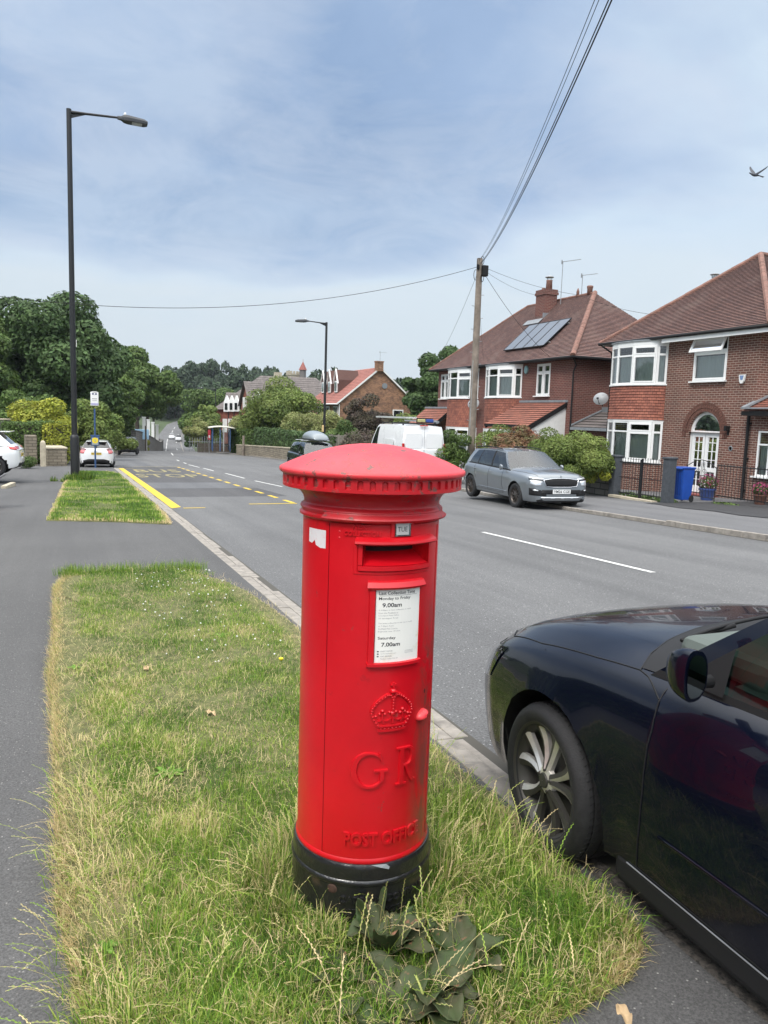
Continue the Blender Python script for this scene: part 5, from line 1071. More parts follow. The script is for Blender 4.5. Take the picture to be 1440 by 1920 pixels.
# --- black city car
P4=paint('black_paint',(.02,.02,.023),0,.3)
spS=dict(paint=P4,R=.30,rr=.19,xf=.94,xr=-.94,track=.71,wr=.55,wstyle='plain',flare=.012,clad=.05,
 st=[(1.34,.5,.28,.7,.78),(1.25,.7,.22,.85,.93),(.94,.82,.2,.95,1.02),(.2,.83,.18,1.0,1.02),(-.94,.83,.2,1.03,1.04),(-1.2,.80,.24,1.02,1.05),(-1.32,.70,.32,.92,.96),(-1.35,.62,.38,.85,.87)],
 cab=[(.85,.35),(.75,.27),(-.35,-.40),(-.42,-.47),(-.95,-.8),(-1.22,-1.02)],kinds=['p','w','b','w','p'],zroof=[1.47,1.48,1.52,1.52,1.50,1.47],bf=.1,br=-.08,dkrear=False,glass=M['cglass'])
sx_,sy_=colxy(240.5,66); cS=make_car('parked_car','small black city car with yellow rear plate parked behind the white hatchback','car',spS,sx_,sy_,R_(84),z=float(T(sy_))+.12,far=True); cS.sp=spS; cS.spp=P4
rear(cS,.80,1.02,.78,'tail','tail',.60,('ply','YD17 SMX'),.62,side=.12)
# --- white SUV nosing out of the left drive
spW=dict(spK); spW.update(paint=P3,wstyle='five',wm=(M['alloyd'],M['alloy']),archclad=True,glass=M['darkglass'],rv=(.25,.95),
 cab=[(.92,.28),(.80,.18),(-.14,-.24),(-.22,-.33),(-1.02,-1.0),(-1.06,-1.04),(-1.50,-1.15),(-1.95,-1.40)],zroof=[1.50,1.52,1.57,1.57,1.55,1.55,1.50,1.46])
cW=make_car('parked_car','white SUV with black wheel arches backed onto the drive at the left edge','car',spW,-3.72,29.6,R_(180-4),z=-.68,far=True); cW.sp=spW; cW.spp=P3
rear(cW,.84,1.02,.90,'tail','tail',.35,('ply','YK22 HTP'),.72)
mb=MB(); mb.box((-1.56,0,1.50),(.42,1.1,.03)); mb.build('spoiler',P3,cW.root,bevel=.012)
# --- dark car with a roof box, facing the camera
spR=dict(spK); P5=paint('dark_green_black_paint',(.015,.02,.02),0,.3); spR.update(paint=P5,wstyle='plain',wm=(M['alloyd'],M['alloy']))
rx_,ry_=colxy(590,34); cR=make_car('parked_car','dark family car with a grey roof box parked beyond the postbox','car',spR,rx_+.1,ry_,R_(-90),z=float(T(ry_))+.10); cR.spp=P5
for s in (1,-1):
    mirror(cR,.66,s*.86,1.03,s,P5,.95); cpatch(cR,'headlight',M['lens'],[(1.98,s*.84,.80),(2.15,s*.58,.775)],[(2.0,s*.84,.68),(2.15,s*.60,.665)],(-.8,-s*.6,0),.004,6,3)
mb=MB()
for xx in (-.15,-1.05): mb.box((xx,0,1.56),(.06,1.32,.03))
mb.build('roof_bars',M['alu'],cR.root,bevel=.01)
t=thing('roof_box','grey plastic roof box on top of the dark family car','roof box',(rx_+.1+.12,ry_+.55,float(T(ry_))+.10+1.58),R_(-90)); rows=[]
for q in np.linspace(-1,1,17):
    e=(1-abs(q)**4)**.5 if abs(q)<1 else .02; e=max(e,.05); hgt=.38*(1-.25*max(0,q))*e**.7; w=.42*(.75+.25*e); rows.append([(q*.95,w*cos(a),.03+(hgt*sin(a)**.75 if sin(a)>0 else .03*sin(a))) for a in np.linspace(0,2*PI,20,endpoint=False)])
mb=MB(); mb.grid(rows,closed=True); mb.poly(rows[0]); mb.poly(rows[-1][::-1]); mb.build('lid',pm('silver_grey_plastic',(.22,.25,.27),.35,coat=.3),t,smooth=True,fixn=True); mb=MB(); mb.box((0,0,.035),(1.86,.86,.035)); mb.build('seal_line',M['black'],t,bevel=.015)
# --- two far cars
def farcar(label,x,y,rz,H_,P,ang=0):
    s2=dict(spF); s2.update(paint=P,zroof=[z*H_/1.43 for z in spF['zroof']]); c=make_car('car',label,'car',s2,x,y,rz,far=True,group=None); c.sp=s2; return c
fx_,fy_=colxy(334.5,205); farcar('white people carrier driving away in the dip of the road',fx_,fy_,R_(84),1.75,P3)
fx_,fy_=colxy(322,215); c_=farcar('white oncoming car beside the far people carrier',fx_,fy_,R_(-96),1.45,P3)
# --- white van with ladders
spV=dict(paint=P3,R=.33,rr=.2,xf=1.65,xr=-1.30,track=.80,wr=.80,wstyle='plain',flare=.01,clad=.05,crown=.05,bw=.955,slant=.1,
 st=[(2.45,.6,.3,.8,.9),(2.38,.78,.26,.92,1.05),(2.1,.9,.24,1.05,1.15),(1.65,.95,.24,1.12,1.22),(1.2,.955,.24,1.16,1.2),(-.5,.955,.24,1.2,1.21),(-2.2,.955,.26,1.2,1.21),(-2.42,.94,.3,1.2,1.21),(-2.45,.90,.34,1.16,1.18)],
 cab=[(1.75,1.05),(1.6,.93),(.85,.75),(.75,.65),(-.9,-.85),(-2.38,-2.28)],kinds=['p','w','b','p','p'],zroof=[2.02,2.06,2.12,2.12,2.14,2.10],bf=.12,br=-.015,glass=M['darkglass'],rv=(.99,1.0))
vx,vy=colxy(800,30.6); vx+=.05; cV=make_car('van','white panel van with ladders on its roof, seen from behind','van',spV,vx,vy+2.4,R_(90-3),z=float(T(vy))+.22,far=True); cV.sp=spV
zv=float(T(vy))+.22
for s in (1,-1):
    mb=MB(); mb.box((-2.44,s*.885,1.20),(.07,.10,.44)); mb.build('tail_light',M['tail'],cV.root,bevel=.02)
    mb=MB(); mb.box((-2.428,s*.44,1.52),(.012,.68,.60)); mb.build('rear_door_panel',P3,cV.root,bevel=.05)
    mb=MB(); mb.box((-.85,s*.955,1.40),(1.1,.012,.30)); mb.box((-2.0+.35,s*.94,1.55),(1.0,.03,.46)) if 0 else None; mb.build('side_panel_pressing',P3,cV.root,bevel=.012)
mb=MB(); mb.box((-2.46,0,1.45),(.012,.012,1.5)); mb.build('door_gap',M['grey'],cV.root); mb=MB(); mb.box((-2.36,0,2.13),(.05,.34,.04)); mb.build('brake_light',M['tail'],cV.root,bevel=.01)
mb=MB(); mb.box((-2.47,-.25,.82),(.02,.5,.11)); mb.build('number_plate',M['ply'],cV.root)
mb=MB()
for xx in (.6,-.6,-1.9):
    mb.box((xx,0,2.20),(.05,1.5,.04)); [mb.box((xx,s*.72,2.16),(.06,.05,.10)) for s in (1,-1)]
mb.build('roof_rack',M['blackm'],cV.root)
def ladder(name,label,off,L_,w,z,mat,rot,n=10):
    t=thing(name,label,'ladder',(0,0,0)); mb=MB(); [mb.box((0,s*w/2,0),(L_,.03,.07)) for s in (1,-1)]; [mb.box((-L_/2+L_*(k+.5)/n,0,0),(.035,w,.03)) for k in range(n)]; mb.build('rails_and_rungs',mat,t)
    m=Matrix.Translation(cV.root.location)@Matrix.Rotation(cV.root.rotation_euler[2],4,'Z')@Matrix.Translation((off[0],off[1],off[2]+.05))@Matrix.Rotation(rot,4,'Z'); t.matrix_world=m; t.location=m.translation; t.rotation_euler=m.to_euler(); return t
ladder('ladder','aluminium extension ladder lying on the van roof rack',(-.1,.42,2.38),3.9,.42,2.2,pm('ladder_metal',(.50,.52,.50),.5,.2),0); ladder('ladder','second shorter ladder beside it on the van roof rack',(-.9,-.34,2.26),2.4,.36,2.2,M['galv'],0,7)
bmat=pm('yellow_plastic',(.42,.40,.18),.5); bmat2=pm('blue_plastic',(.03,.07,.30),.5)
for k,(dy,m_,l,nm) in enumerate(((.05,bmat,'pale yellow plastic tube stacked on the van roof rack','yellow'),(-.30,bmat2,'blue plastic crate strapped on the van roof rack','blue'))):
    t=thing('roof_load',l,'roof load',(0,0,0)); mb=MB(); mb.box((0,0,0),(.30,.30,.12)); mb.build('case',m_,t,bevel=.02); mb=MB(); mb.box((0,0,0),(.05,.36,.18)); mb.build('strap',M['black'],t)
    m=Matrix.Translation(cV.root.location)@Matrix.Rotation(cV.root.rotation_euler[2],4,'Z')@Matrix.Translation((-2.1,dy,2.33)); t.location=m.translation; t.rotation_euler=m.to_euler()
mb=MB(); mb.tube([(-2.3,-.62,2.29),(-.4,-.62,2.29)],.06,10); mb.build('pipe_carrier',M['lead'],cV.root)
# ---------------- houses --------------------------------------------------
def curtain_mat():
    m,nt,b=newmat('net_curtain'); b.inputs['Base Color'].default_value=(.50,.53,.50,1); b.inputs['Roughness'].default_value=.9; return m
M['curtain']=curtain_mat()
class HB:                               # builds parts of one house in world coordinates, stored relative to its root
    def __init__(s,root): s.root=root; s.o=Vector(root.location)
    def __call__(s,mb,name,mat,parent=None,**k):
        o=Vector(s.o); mb.v=[(v[0]-o.x,v[1]-o.y,v[2]-o.z) for v in mb.v]; return mb.build(name,mat,parent or s.root,**k)
def wallf(mb,O,d,s0,s1,z0,z1,holes=(),depth=.12,n=None,mi=0):
    """vertical wall from O along d; n = outward normal"""
    d=Vector((d[0],d[1],0)); n=Vector((n[0],n[1],0)); O=Vector((O[0],O[1],0))
    S_=sorted(set([s0,s1]+[h[0] for h in holes]+[h[1] for h in holes])); Z_=sorted(set([z0,z1]+[h[2] for h in holes]+[h[3] for h in holes]))
    P=lambda s,z,k=0.: O+d*s+Vector((0,0,z))-n*k
    for a,b in zip(S_,S_[1:]):
        for c,e in zip(Z_,Z_[1:]):
            ms,mz=(a+b)/2,(c+e)/2
            if any(h[0]<ms<h[1] and h[2]<mz<h[3] for h in holes): continue
            f=[P(a,c),P(b,c),P(b,e),P(a,e)]
            if d.cross(Vector((0,0,1))).dot(n)<0: f=f[::-1]
            mb.poly(f,mi)
    for h in holes:
        for a,b in (((h[0],h[2]),(h[1],h[2])),((h[1],h[2]),(h[1],h[3])),((h[1],h[3]),(h[0],h[3])),((h[0],h[3]),(h[0],h[2]))):
            mb.poly([P(*a),P(*b),P(*b,depth),P(*a,depth)],mi)
def window(hb,O,d,n,s0,s1,z0,z1,cols,transom=None,inset=.04,fw=.055,sill=True,curtain=True,parent=None,name='window',mat='white',openers=(),tz=None,curt=.62,glass=True,door=False):
    d=Vector((d[0],d[1],0)).normalized(); n=Vector((n[0],n[1],0)).normalized(); O=Vector((O[0],O[1],0)); P=lambda s,z,k=0.: O+d*s+Vector((0,0,z))+n*k
    mb=MB(); kk=-inset; t=.06
    def bar_(a,b,w,k=kk,th=t): mb.bar(P(*a,k),P(*b,k),w if a[0]==b[0] else th,th if a[0]==b[0] else w,up=n if a[0]==b[0] else (0,0,1))
    def vb(s,za,zb,w,k=kk,th=t): mb.box(P(s,(za+zb)/2,k),(1,1,1),M=Matrix((d*w,n*th,Vector((0,0,zb-za)))).transposed())
    def hbx(sa,sb,z,w,k=kk,th=t): mb.box(P((sa+sb)/2,z,k),(1,1,1),M=Matrix((d*(sb-sa),n*th,Vector((0,0,w)))).transposed())
    vb(s0+fw/2,z0,z1,fw);vb(s1-fw/2,z0,z1,fw);hbx(s0+fw,s1-fw,z0+fw/2,fw);hbx(s0+fw,s1-fw,z1-fw/2,fw)
    cs=[s0]+[s0+(s1-s0)*c for c in cols]+[s1]
    for c in cs[1:-1]: vb(c,z0+fw,z1-fw,fw*1.15,kk+.001)
    for a,b in zip(cs,cs[1:]):
        if transom: hbx(a+fw,b-fw,z0+(z1-z0)*transom,fw*.95,kk+.002)
    for i in openers:
        a,b=cs[i]+fw*.8,cs[i+1]-fw*.8
        zt_=z0+(z1-z0)*transom if transom else z1-fw
        for (za,zb) in (((z0+fw,zt_-fw*.4),(zt_+fw*.4,z1-fw)) if transom else ((z0+fw,z1-fw),)):
            vb(a+.025,za,zb,.05,kk+.018);vb(b-.025,za,zb,.05,kk+.018);hbx(a+.05,b-.05,za+.025,.05,kk+.018);hbx(a+.05,b-.05,zb-.025,.05,kk+.018)
    fr=hb(mb,name,M[mat],parent)
    if glass: g=MB(); g.poly([P(s0+.01,z0+.01,kk-.005),P(s1-.01,z0+.01,kk-.005),P(s1-.01,z1-.01,kk-.005),P(s0+.01,z1-.01,kk-.005)]); hb(g,'pane',M['glass'],fr)
    if curtain:
        g=MB(); ns=max(8,int((s1-s0)*26)); ct=z0+(z1-z0)*(transom if transom else .97); ct=z0+(z1-z0)*curt if curt!=.62 else ct-.0
        rows=[[P(s0+.03+(s1-s0-.06)*i/ns,z,kk-.10+.022*math.sin(i*1.35)+.008*math.sin(i*3.1)) for i in range(ns+1)] for z in (z0+.04,ct)]; g.grid(rows); hb(g,'net_curtain',M['curtain'],fr,smooth=True)
    if sill: g=MB(); g.box(P((s0+s1)/2,z0-.022,.03),(1,1,1),M=Matrix((d*(s1-s0+.12),n*.16,Vector((0,0,.045)))).transposed()); hb(g,'sill',M['white'],fr)
    return fr
def roofface(mb,E0,E1,R0,R1,n,lift=.034,und=True,ov=.0):
    E0,E1,R0,R1=[Vector(p) for p in (E0,E1,R0,R1)]; ed=(E1-E0).normalized(); nrm=ed.cross((R0+R1)/2-(E0+E1)/2).normalized()
    if nrm.z<0: nrm=-nrm
    ux=lambda p:(p-E0).dot(ed)
    for i in range(n):
        t0,t1=i/n,(i+1.12)/n; t1=min(t1,1.)
        a,b=E0.lerp(R0,t0),E1.lerp(R1,t0); c,e=E1.lerp(R1,t1),E0.lerp(R0,t1); a2,b2=a+nrm*lift,b+nrm*lift
        mb.add([a2,b2,c,e],[(0,1,2,3)],0,[[(ux(a),i+.02),(ux(b),i+.02),(ux(c),i+.98),(ux(e),i+.98)]])
        mb.add([a,b,b2,a2],[(0,1,2,3)],0,[[(ux(a),float(i))]*4])  # riser takes the dark gap colour: a painted shadow line under each course
def ridge(mb,a,b,r=.10,seg=.33,sd=0):
    a=Vector(a);b=Vector(b);L_=(b-a).length;n=max(1,int(L_/seg)); rnd=random.Random(sd)
    for i in range(n):
        p=a.lerp(b,i/n);q=a.lerp(b,(i+1.04)/n); k=rnd.uniform(-.006,.006); mb.tube([p+Vector((0,0,k)),p.lerp(q,.93)+Vector((0,0,k)),q+Vector((0,0,k))],[r*1.03,r,r*.98],8)
def tilehang(mb,plan,z0,z1,n,lift=.030):
    """courses of hanging tiles on a plan polyline [(x,y)] with outward side given by order"""
    L_=[0]
    for a,b in zip(plan,plan[1:]): L_.append(L_[-1]+math.hypot(b[0]-a[0],b[1]-a[1]))
    cx=sum(p[0] for p in plan)/len(plan)+1.; cy=sum(p[1] for p in plan)/len(plan)
    for i in range(n):
        za,zb=z0+(z1-z0)*i/n,z0+(z1-z0)*(i+1)/n; ob=lift
        def off(p,o): 
            v=Vector((p[0]-cx,p[1]-cy)); v.normalize(); return (p[0]+v.x*o,p[1]+v.y*o)
        lo=[(*off(p,ob+.028*max(0,1-(za-z0)/.4)),za) for p in plan]; hi=[(*off(p,.028*max(0,1-(zb-z0)/.4)),zb) for p in plan]; un=[(*off(p,-.01),za) for p in plan]
        for k in range(len(plan)-1):
            mb.add([lo[k],lo[k+1],hi[k+1],hi[k]],[(0,1,2,3)],0,[[(L_[k],i+.02),(L_[k+1],i+.02),(L_[k+1],i+.98),(L_[k],i+.98)]])
            mb.add([un[k],un[k+1],lo[k+1],lo[k]],[(0,1,2,3)],0,[[(L_[k],float(i))]*4])  # riser coloured dark to paint in the shadow line below the tiles
def bay(hb,XW,ya,yb,zs,zt,tile=True,sc=1.,zg0=None,zg1=None,zbot=None,brickm='brickB',low=True,tops='white'):
    """curved two-storey bay; ya>yb, XW wall plane, (zs,zt) upper window, (zg0,zg1) lower window"""
    w=ya-yb; k=w/2.8; plan=[(XW-o*1.,ya-s*k) for s,o in ((0,0),(.28,.42),(.85,.60),(1.70,.60),(2.60,.30),(2.8,0))]
    def wins(z0,z1,par,curt):
        for i in range(5):
            a,b=plan[i],plan[i+1]; d=Vector((b[0]-a[0],b[1]-a[1])); L_=d.length; d/=L_; n=(d.y,-d.x) 
            if n[0]>0: n=(-n[0],-n[1])
            window(hb,a,d,n,.0,L_,z0,z1,[],.74,inset=.0,fw=.06 if i not in (4,) else .075,sill=False,curtain=True,openers=(0,) if i==3 else (),name='bay_window')
    wins(zs,zt,None,'B'); 
    if zg0 is not None: wins(zg0,zg1,None,'B')
    cxm=XW+1.; 
    def slab(z,h,o,mat,name,mi=0):
        mb=MB(); P=[]
        for p in plan: v=Vector((p[0]-XW-.9,p[1]-(ya+yb)/2)); v.normalize(); P.append((p[0]+v.x*o,p[1]+v.y*o,z))
        P[0]=(XW+.02,ya+o,z);P[-1]=(XW+.02,yb-o,z); mb.prism(P,(0,0,h)); return hb(mb,name,M[mat],fixn=True)
    slab(zs-.05,.05,.07,tops,'bay_sill'); slab(zt,.13,.035,tops,'bay_fascia'); slab(zt+.13,.05,.08,'lead','bay_roof')
    if zg0 is not None: slab(zg0-.05,.05,.07,'white','bay_sill'); slab(zg1,.06,.04,'white','bay_head')
    mb=MB(); tilehang(mb,plan,(zg1+.07) if zg1 else zs-1.2,zs-.06,12); hb(mb,'hung_tiles',M['tileh'])
    mb=MB(); P=[(p[0]+.0,p[1],(zg1+.06) if zg1 else zs-1.2) for p in plan]; mb.prism(P,(0,0,zs-.12-P[0][2])); hb(mb,'bay_core',M['dark'],fixn=True)
    if low and zg0 is not None: mb=MB(); mb.prism([(p[0]+.015,p[1],zbot) for p in plan],(0,0,zg0-.05-zbot)); hb(mb,'bay_base',M[brickm],fixn=True)
    # dark room behind panes
    return plan
# ===== near house on the right
YB0,YB1,XW=18.1,25.05,19.7; ZG=float(T(21))+.05
B=thing('house','brown brick house with curved bay and arched white door at the right edge','house',(XW,21.5,ZG)); hb=HB(B)
doorc,dw=20.12,1.38; d0,d1=doorc+dw/2,doorc-dw/2; zd0,zds=-.52,1.56; zda=zds+dw/2
# front wall: along -Y from YB1; s = YB1 - y
ss=lambda y:YB1-y
uw=(20.85,19.38,3.27,4.72)
hol=[(ss(uw[0]),ss(uw[1]),uw[2],uw[3]),(ss(d0)-.0,ss(d1)+.0,zd0,zds),(ss(24.9),ss(22.2),.40,1.86),(ss(24.9),ss(22.2),3.2,4.6)]
mb=MB()
wallf(mb,(XW,YB1),(0,-1),0,ss(YB0),-1.0,zds,[h for h in hol if h[3]<=zds+.01 and h[3]!=1.86]+[(ss(24.9),ss(22.2),.40,zds)],n=(-1,0))
# band with the arch: between zds and zda+.02
def archband():
    n=20; A=[(ss(doorc)-dw/2*cos(PI*i/n),zds+dw/2*sin(PI*i/n)) for i in range(n+1)]; zt=zda+.06; P=lambda s,z,k=0:(XW+k,YB1-s,z)
    for a,b in zip(A,A[1:]):
        mb.poly([P(*a),P(*b),P(b[0],zt),P(a[0],zt)][::1]); mb.poly([P(*a),P(*b),P(*b,.35),P(*a,.35)])
    return zt
zt_=archband(); a0,a1=ss(doorc)-dw/2,ss(doorc)+dw/2
wallf(mb,(XW,YB1),(0,-1),0,a0,zds,zt_,[(ss(24.9),ss(22.2),zds,1.86)],n=(-1,0)); wallf(mb,(XW,YB1),(0,-1),a1,ss(YB0),zds,zt_,[],n=(-1,0))
wallf(mb,(XW,YB1),(0,-1),0,ss(YB0),zt_,4.80,[h for h in hol if h[2]>3],n=(-1,0))
wallf(mb,(XW,YB0),(1,0),0,9,-1.,4.82,[],n=(0,-1)); wallf(mb,(XW,YB1),(1,0),0,9,-1.5,4.82,[],n=(0,1)); wallf(mb,(XW+9,YB0),(0,1),0,YB1-YB0,-1.,4.82,[],n=(1,0))
W_=hb(mb,'wall',M['brickB'])
# soldier arch of two rings and lintels
mb=MB()
for ring,(r0,r1,pr) in enumerate(((dw/2+.01,dw/2+.12,.012),(dw/2+.13,dw/2+.24,.028),(dw/2+.25,dw/2+.31,.018))):
    n=26+ring*4
    for i in range(n):
        a,b=PI*(i+.08)/n,PI*(i+.92)/n; q=lambda r,t:(XW-pr,doorc+r*cos(t),zds+r*sin(t)); P=[q(r0,a),q(r1,a),q(r1,b),q(r0,b)]; mb.prism(P,(.05,0,0))
    for s in (-1,1):
        if ring: 
            for k in range(2): mb.box((XW-pr+.025,doorc+s*(r0+r1)/2,zds-.06-.075*k),(.05,r1-r0,.062))
hb(mb,'door_arch',pm('arch_brick',(.125,.055,.04),.9,var=.35,vscale=12,bump=.4),fixn=True)
mb=MB()
for i in range(22): y=uw[0]+.0-(i+.5)*(uw[0]-uw[1])/22; mb.box((XW-.004,y,uw[3]+.11),(.03,.055,.21)); mb.box((XW-.004,y,uw[2]-.11),(.03,.055,.16))
hb(mb,'window_lintel',M['brickB'])
# windows
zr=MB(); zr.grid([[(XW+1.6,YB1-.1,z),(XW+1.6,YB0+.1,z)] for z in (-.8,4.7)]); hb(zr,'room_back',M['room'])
window(hb,(XW,YB1),(0,-1),(-1,0),hol[0][0],hol[0][1],uw[2],uw[3]-.48,[],None,openers=(0,),curt=.86)
wf=window(hb,(XW,YB1),(0,-1),(-1,0),hol[0][0],hol[0][1],uw[3]-.48,uw[3],[],None,sill=False,curtain=False,glass=False)
mb=MB(); a=R_(24); y0,y1=uw[0]-.02,uw[1]+.02; h_=.50; top=Vector((XW-.03,0,uw[3]-.05)); dn=Vector((-sin(a),0,-cos(a)))*h_
for (ya,yb,za,zb) in ((y0,y0-.07,0,1),(y1+.07,y1,0,1),(y0-.07,y1+.07,0,.14),(y0-.07,y1+.07,.86,1)):
    q=top+dn*za;r=top+dn*zb; mb.prism([(q.x,ya,q.z),(q.x,yb,q.z),(r.x,yb,r.z),(r.x,ya,r.z)],(-.04,0,.02))
o=hb(mb,'open_fanlight',M['white'],wf,fixn=True); mb=MB(); q=top+dn*.14;r=top+dn*.86; mb.poly([(q.x-.02,y0-.07,q.z),(q.x-.02,y1+.07,q.z),(r.x-.02,y1+.07,r.z),(r.x-.02,y0-.07,r.z)]); hb(mb,'pane',M['glass'],wf)
bay(hb,XW,24.9,22.1,3.22,4.62,zg0=.42,zg1=1.86,zbot=-1.)
# arched french door
mb=MB(); n=18
def ringp(r0,r1,x): 
    for i in range(n):
        a,b=PI*i/n,PI*(i+1)/n; mb.prism([(x,doorc+r0*cos(a),zds+r0*sin(a)),(x,doorc+r1*cos(a),zds+r1*sin(a)),(x,doorc+r1*cos(b),zds+r1*sin(b)),(x,doorc+r0*cos(b),zds+r0*sin(b))],(.06,0,0))
XD=XW+.10; ringp(dw/2-.09,dw/2,XD); mb.box((XD+.03,doorc,zds+.0),(.07,dw-.02,.10)); [mb.box((XD+.03,doorc+s*(dw/2-.035),(zd0+zds)/2-.02),(.07,.07,zds-zd0-.06)) for s in (-1,1)]
df=hb(mb,'front_door',M['white'],fixn=True); mb=MB(); mb.poly([(XD+.03,doorc+(dw/2-.08)*cos(PI*i/n),zds+(dw/2-.08)*sin(PI*i/n)) for i in range(n+1)]); hb(mb,'fanlight_pane',M['glass'],df)
for s in (1,-1):
    mb=MB(); c=doorc+s*.305; w=.58; x=XD+.02
    for yy in (c-w/2+.05,c+w/2-.05): mb.box((x,yy,(zd0+zds)/2),(.05,.10,zds-zd0-.10))
    for z,h in ((zd0+.15,.22),(zd0+.83,.14),(zds-.10,.12)): mb.box((x,c,z),(.048,w-.2,h))
    mb.box((x,c,(zd0+zds)/2+.3),(.025,.022,1.25)); mb.box((x,c,zd0+.50),(.025,.022,.55))
    for z in (zd0+.48,zd0+1.16,zd0+1.45,zd0+1.74): mb.box((x,c,z),(.024,w-.2,.022))
    lf=hb(mb,'door_leaf',M['white'],df); g=MB(); g.poly([(x+.004,c-w/2+.08,zd0+.2),(x+.004,c+w/2-.08,zd0+.2),(x+.004,c+w/2-.08,zds-.12),(x+.004,c-w/2+.08,zds-.12)]); hb(g,'door_glass',M['glass'],df)
mb=MB(); mb.box((XD-.02,doorc-.03,.52),(.02,.035,.2)); mb.tube([(XD-.02,doorc-.03,.56),(XD-.06,doorc-.03,.56),(XD-.06,doorc-.13,.56)],.009,6); hb(mb,'handle',M['chrome'],df)
mb=MB(); mb.box((XW-.12,doorc,-.56),(.5,1.7,.10)); hb(mb,'door_step',pm('red_step_tile',(.20,.05,.04),.6),bevel=.01)
# roof
EX,EZ=19.30,4.86; A_,B_,AP,AP2=(EX,25.45,EZ),(EX,17.45,EZ),(22.95,21.45,7.92),(25.8,21.45,7.92); C1,C2=(29.4,25.45,EZ),(29.4,17.45,EZ)
mb=MB(); roofface(mb,A_,B_,AP,AP,50); roofface(mb,B_,C2,AP,AP2,50); roofface(mb,C1,A_,AP2,AP,50); roofface(mb,C2,C1,AP2,AP2,20); RB_=hb(mb,'roof',M['tile'])
mb=MB(); up=Vector((0,0,.02)); ridge(mb,Vector(A_)+up,Vector(AP)+up,.095,sd=1); ridge(mb,Vector(B_)+up,Vector(AP)+up,.10,sd=2); ridge(mb,Vector(AP)+up,Vector(AP2)+up,.10,sd=3); hb(mb,'hip_tiles',M['ridge'],RB_,smooth=True,auto=40)
mb=MB(); mb.box((EX+.24,21.3,EZ-.055),(.44,8.1,.07)); mb.box((24.3,17.72,EZ-.055),(9.8,.5,.07)); mb.box((24.3,25.2,EZ-.055),(9.8,.5,.07)); hb(mb,'soffit',M['white'])
mb=MB(); mb.box((EX+.03,19.75,EZ-.14),(.03,4.6,.18)); mb.box((24.3,17.46,EZ-.12),(9.9,.03,.16)); hb(mb,'fascia_board',M['white'])
mb=MB(); mb.tube([(EX-.03,25.5,EZ-.03),(EX-.03,17.4,EZ-.05)],.055,8); mb.tube([(EX-.03,17.4,EZ-.05),(29,17.40,EZ-.05)],.055,8); mb.tube([(EX+.1,25.55,EZ-.05),(EX+.35,25.2,EZ-.35),(XW-.06,25.12,EZ-.5),(XW-.06,25.12,-.6)],.035,6); hb(mb,'gutter',M['black'],smooth=True)
mb=MB(); mb.tube([(XW-.09,18.22,2.2),(XW-.09,18.22,-.55)],.05,8); [mb.box((XW-.05,18.22,z),(.1,.14,.05)) for z in (1.9,.8,-.2)]; hb(mb,'downpipe',M['black'],smooth=False)
mb=MB(); mb.tube([(23.0,23.6,7.2),(23.0,23.6,7.5)],.09,10); mb.lathe([(.17,7.56),(.17,7.58),(.12,7.60)],14,c=(23,23.6,0)); [mb.tube([(23+.1*cos(a),23.6+.1*sin(a),7.45),(23+.1*cos(a),23.6+.1*sin(a),7.57)],.012,4) for a in (0,2,4)]; hb(mb,'flue',M['galv'])
# side extension at the right edge
mb=MB(); XE=19.62; wallf(mb,(XE,18.09),(0,-1),0,4.2,-1.,2.12,[(.27,1.6,.28,1.68)],n=(-1,0)); wallf(mb,(XE,13.9),(1,0),0,6,-1,2.12,[],n=(0,-1)); hb(mb,'extension_wall',M['brickB'])
window(hb,(XE,18.09),(0,-1),(-1,0),.27,1.6,.28,1.68,[.33],.70)
mb=MB(); roofface(mb,(XE-.35,18.1,2.28),(XE-.35,13.8,2.28),(XE+1.2,18.1,2.95),(XE+1.2,13.8,2.95),10); hb(mb,'extension_roof',M['tilep'])
mb=MB(); mb.bar((XE-.40,18.12,2.36),(XE+1.2,18.12,3.04),.16,.06); mb.box((XE-.36,16,2.36),(.16,4.3,.05)); hb(mb,'lead_flashing',M['lead']); mb=MB(); mb.box((XE-.34,16,2.20),(.05,4.4,.14)); hb(mb,'extension_fascia',M['black'])
# small wall things on house B
mb=MB(); P=[(XW-.02,18.78,3.42),(XW-.02,18.52,3.42),(XW-.02,18.56,3.22),(XW-.02,18.62,3.14),(XW-.02,18.70,3.14),(XW-.02,18.75,3.22)]; mb.prism(P,(-.06,0,0)); o=hb(mb,'alarm_box',M['whitep'],fixn=True,bevel=.01); mb=MB(); mb.prism([(XW-.083,18.73,3.395),(XW-.083,18.57,3.395),(XW-.083,18.61,3.26),(XW-.083,18.69,3.26)],(-.006,0,0)); hb(mb,'alarm_face',pm('alarm_blue',(.16,.24,.42),.4),fixn=True)
mb=MB(); mb.box((XW-.10,19.05,1.72),(.18,.10,.16)); mb.box((XW-.03,19.05,1.60),(.05,.05,.2)); hb(mb,'security_light',M['black'],bevel=.01)
mb=MB(); mb.lathe([(.085,-.02),(.085,.0),(.06,.01),(.055,-.01)],20,c=(0,0,0),axis='x'); mb.v=[(v[0]*-1+XW-.01,v[1]+18.92,v[2]+1.08) for v in mb.v]; hb(mb,'wall_vent',M['lead'])
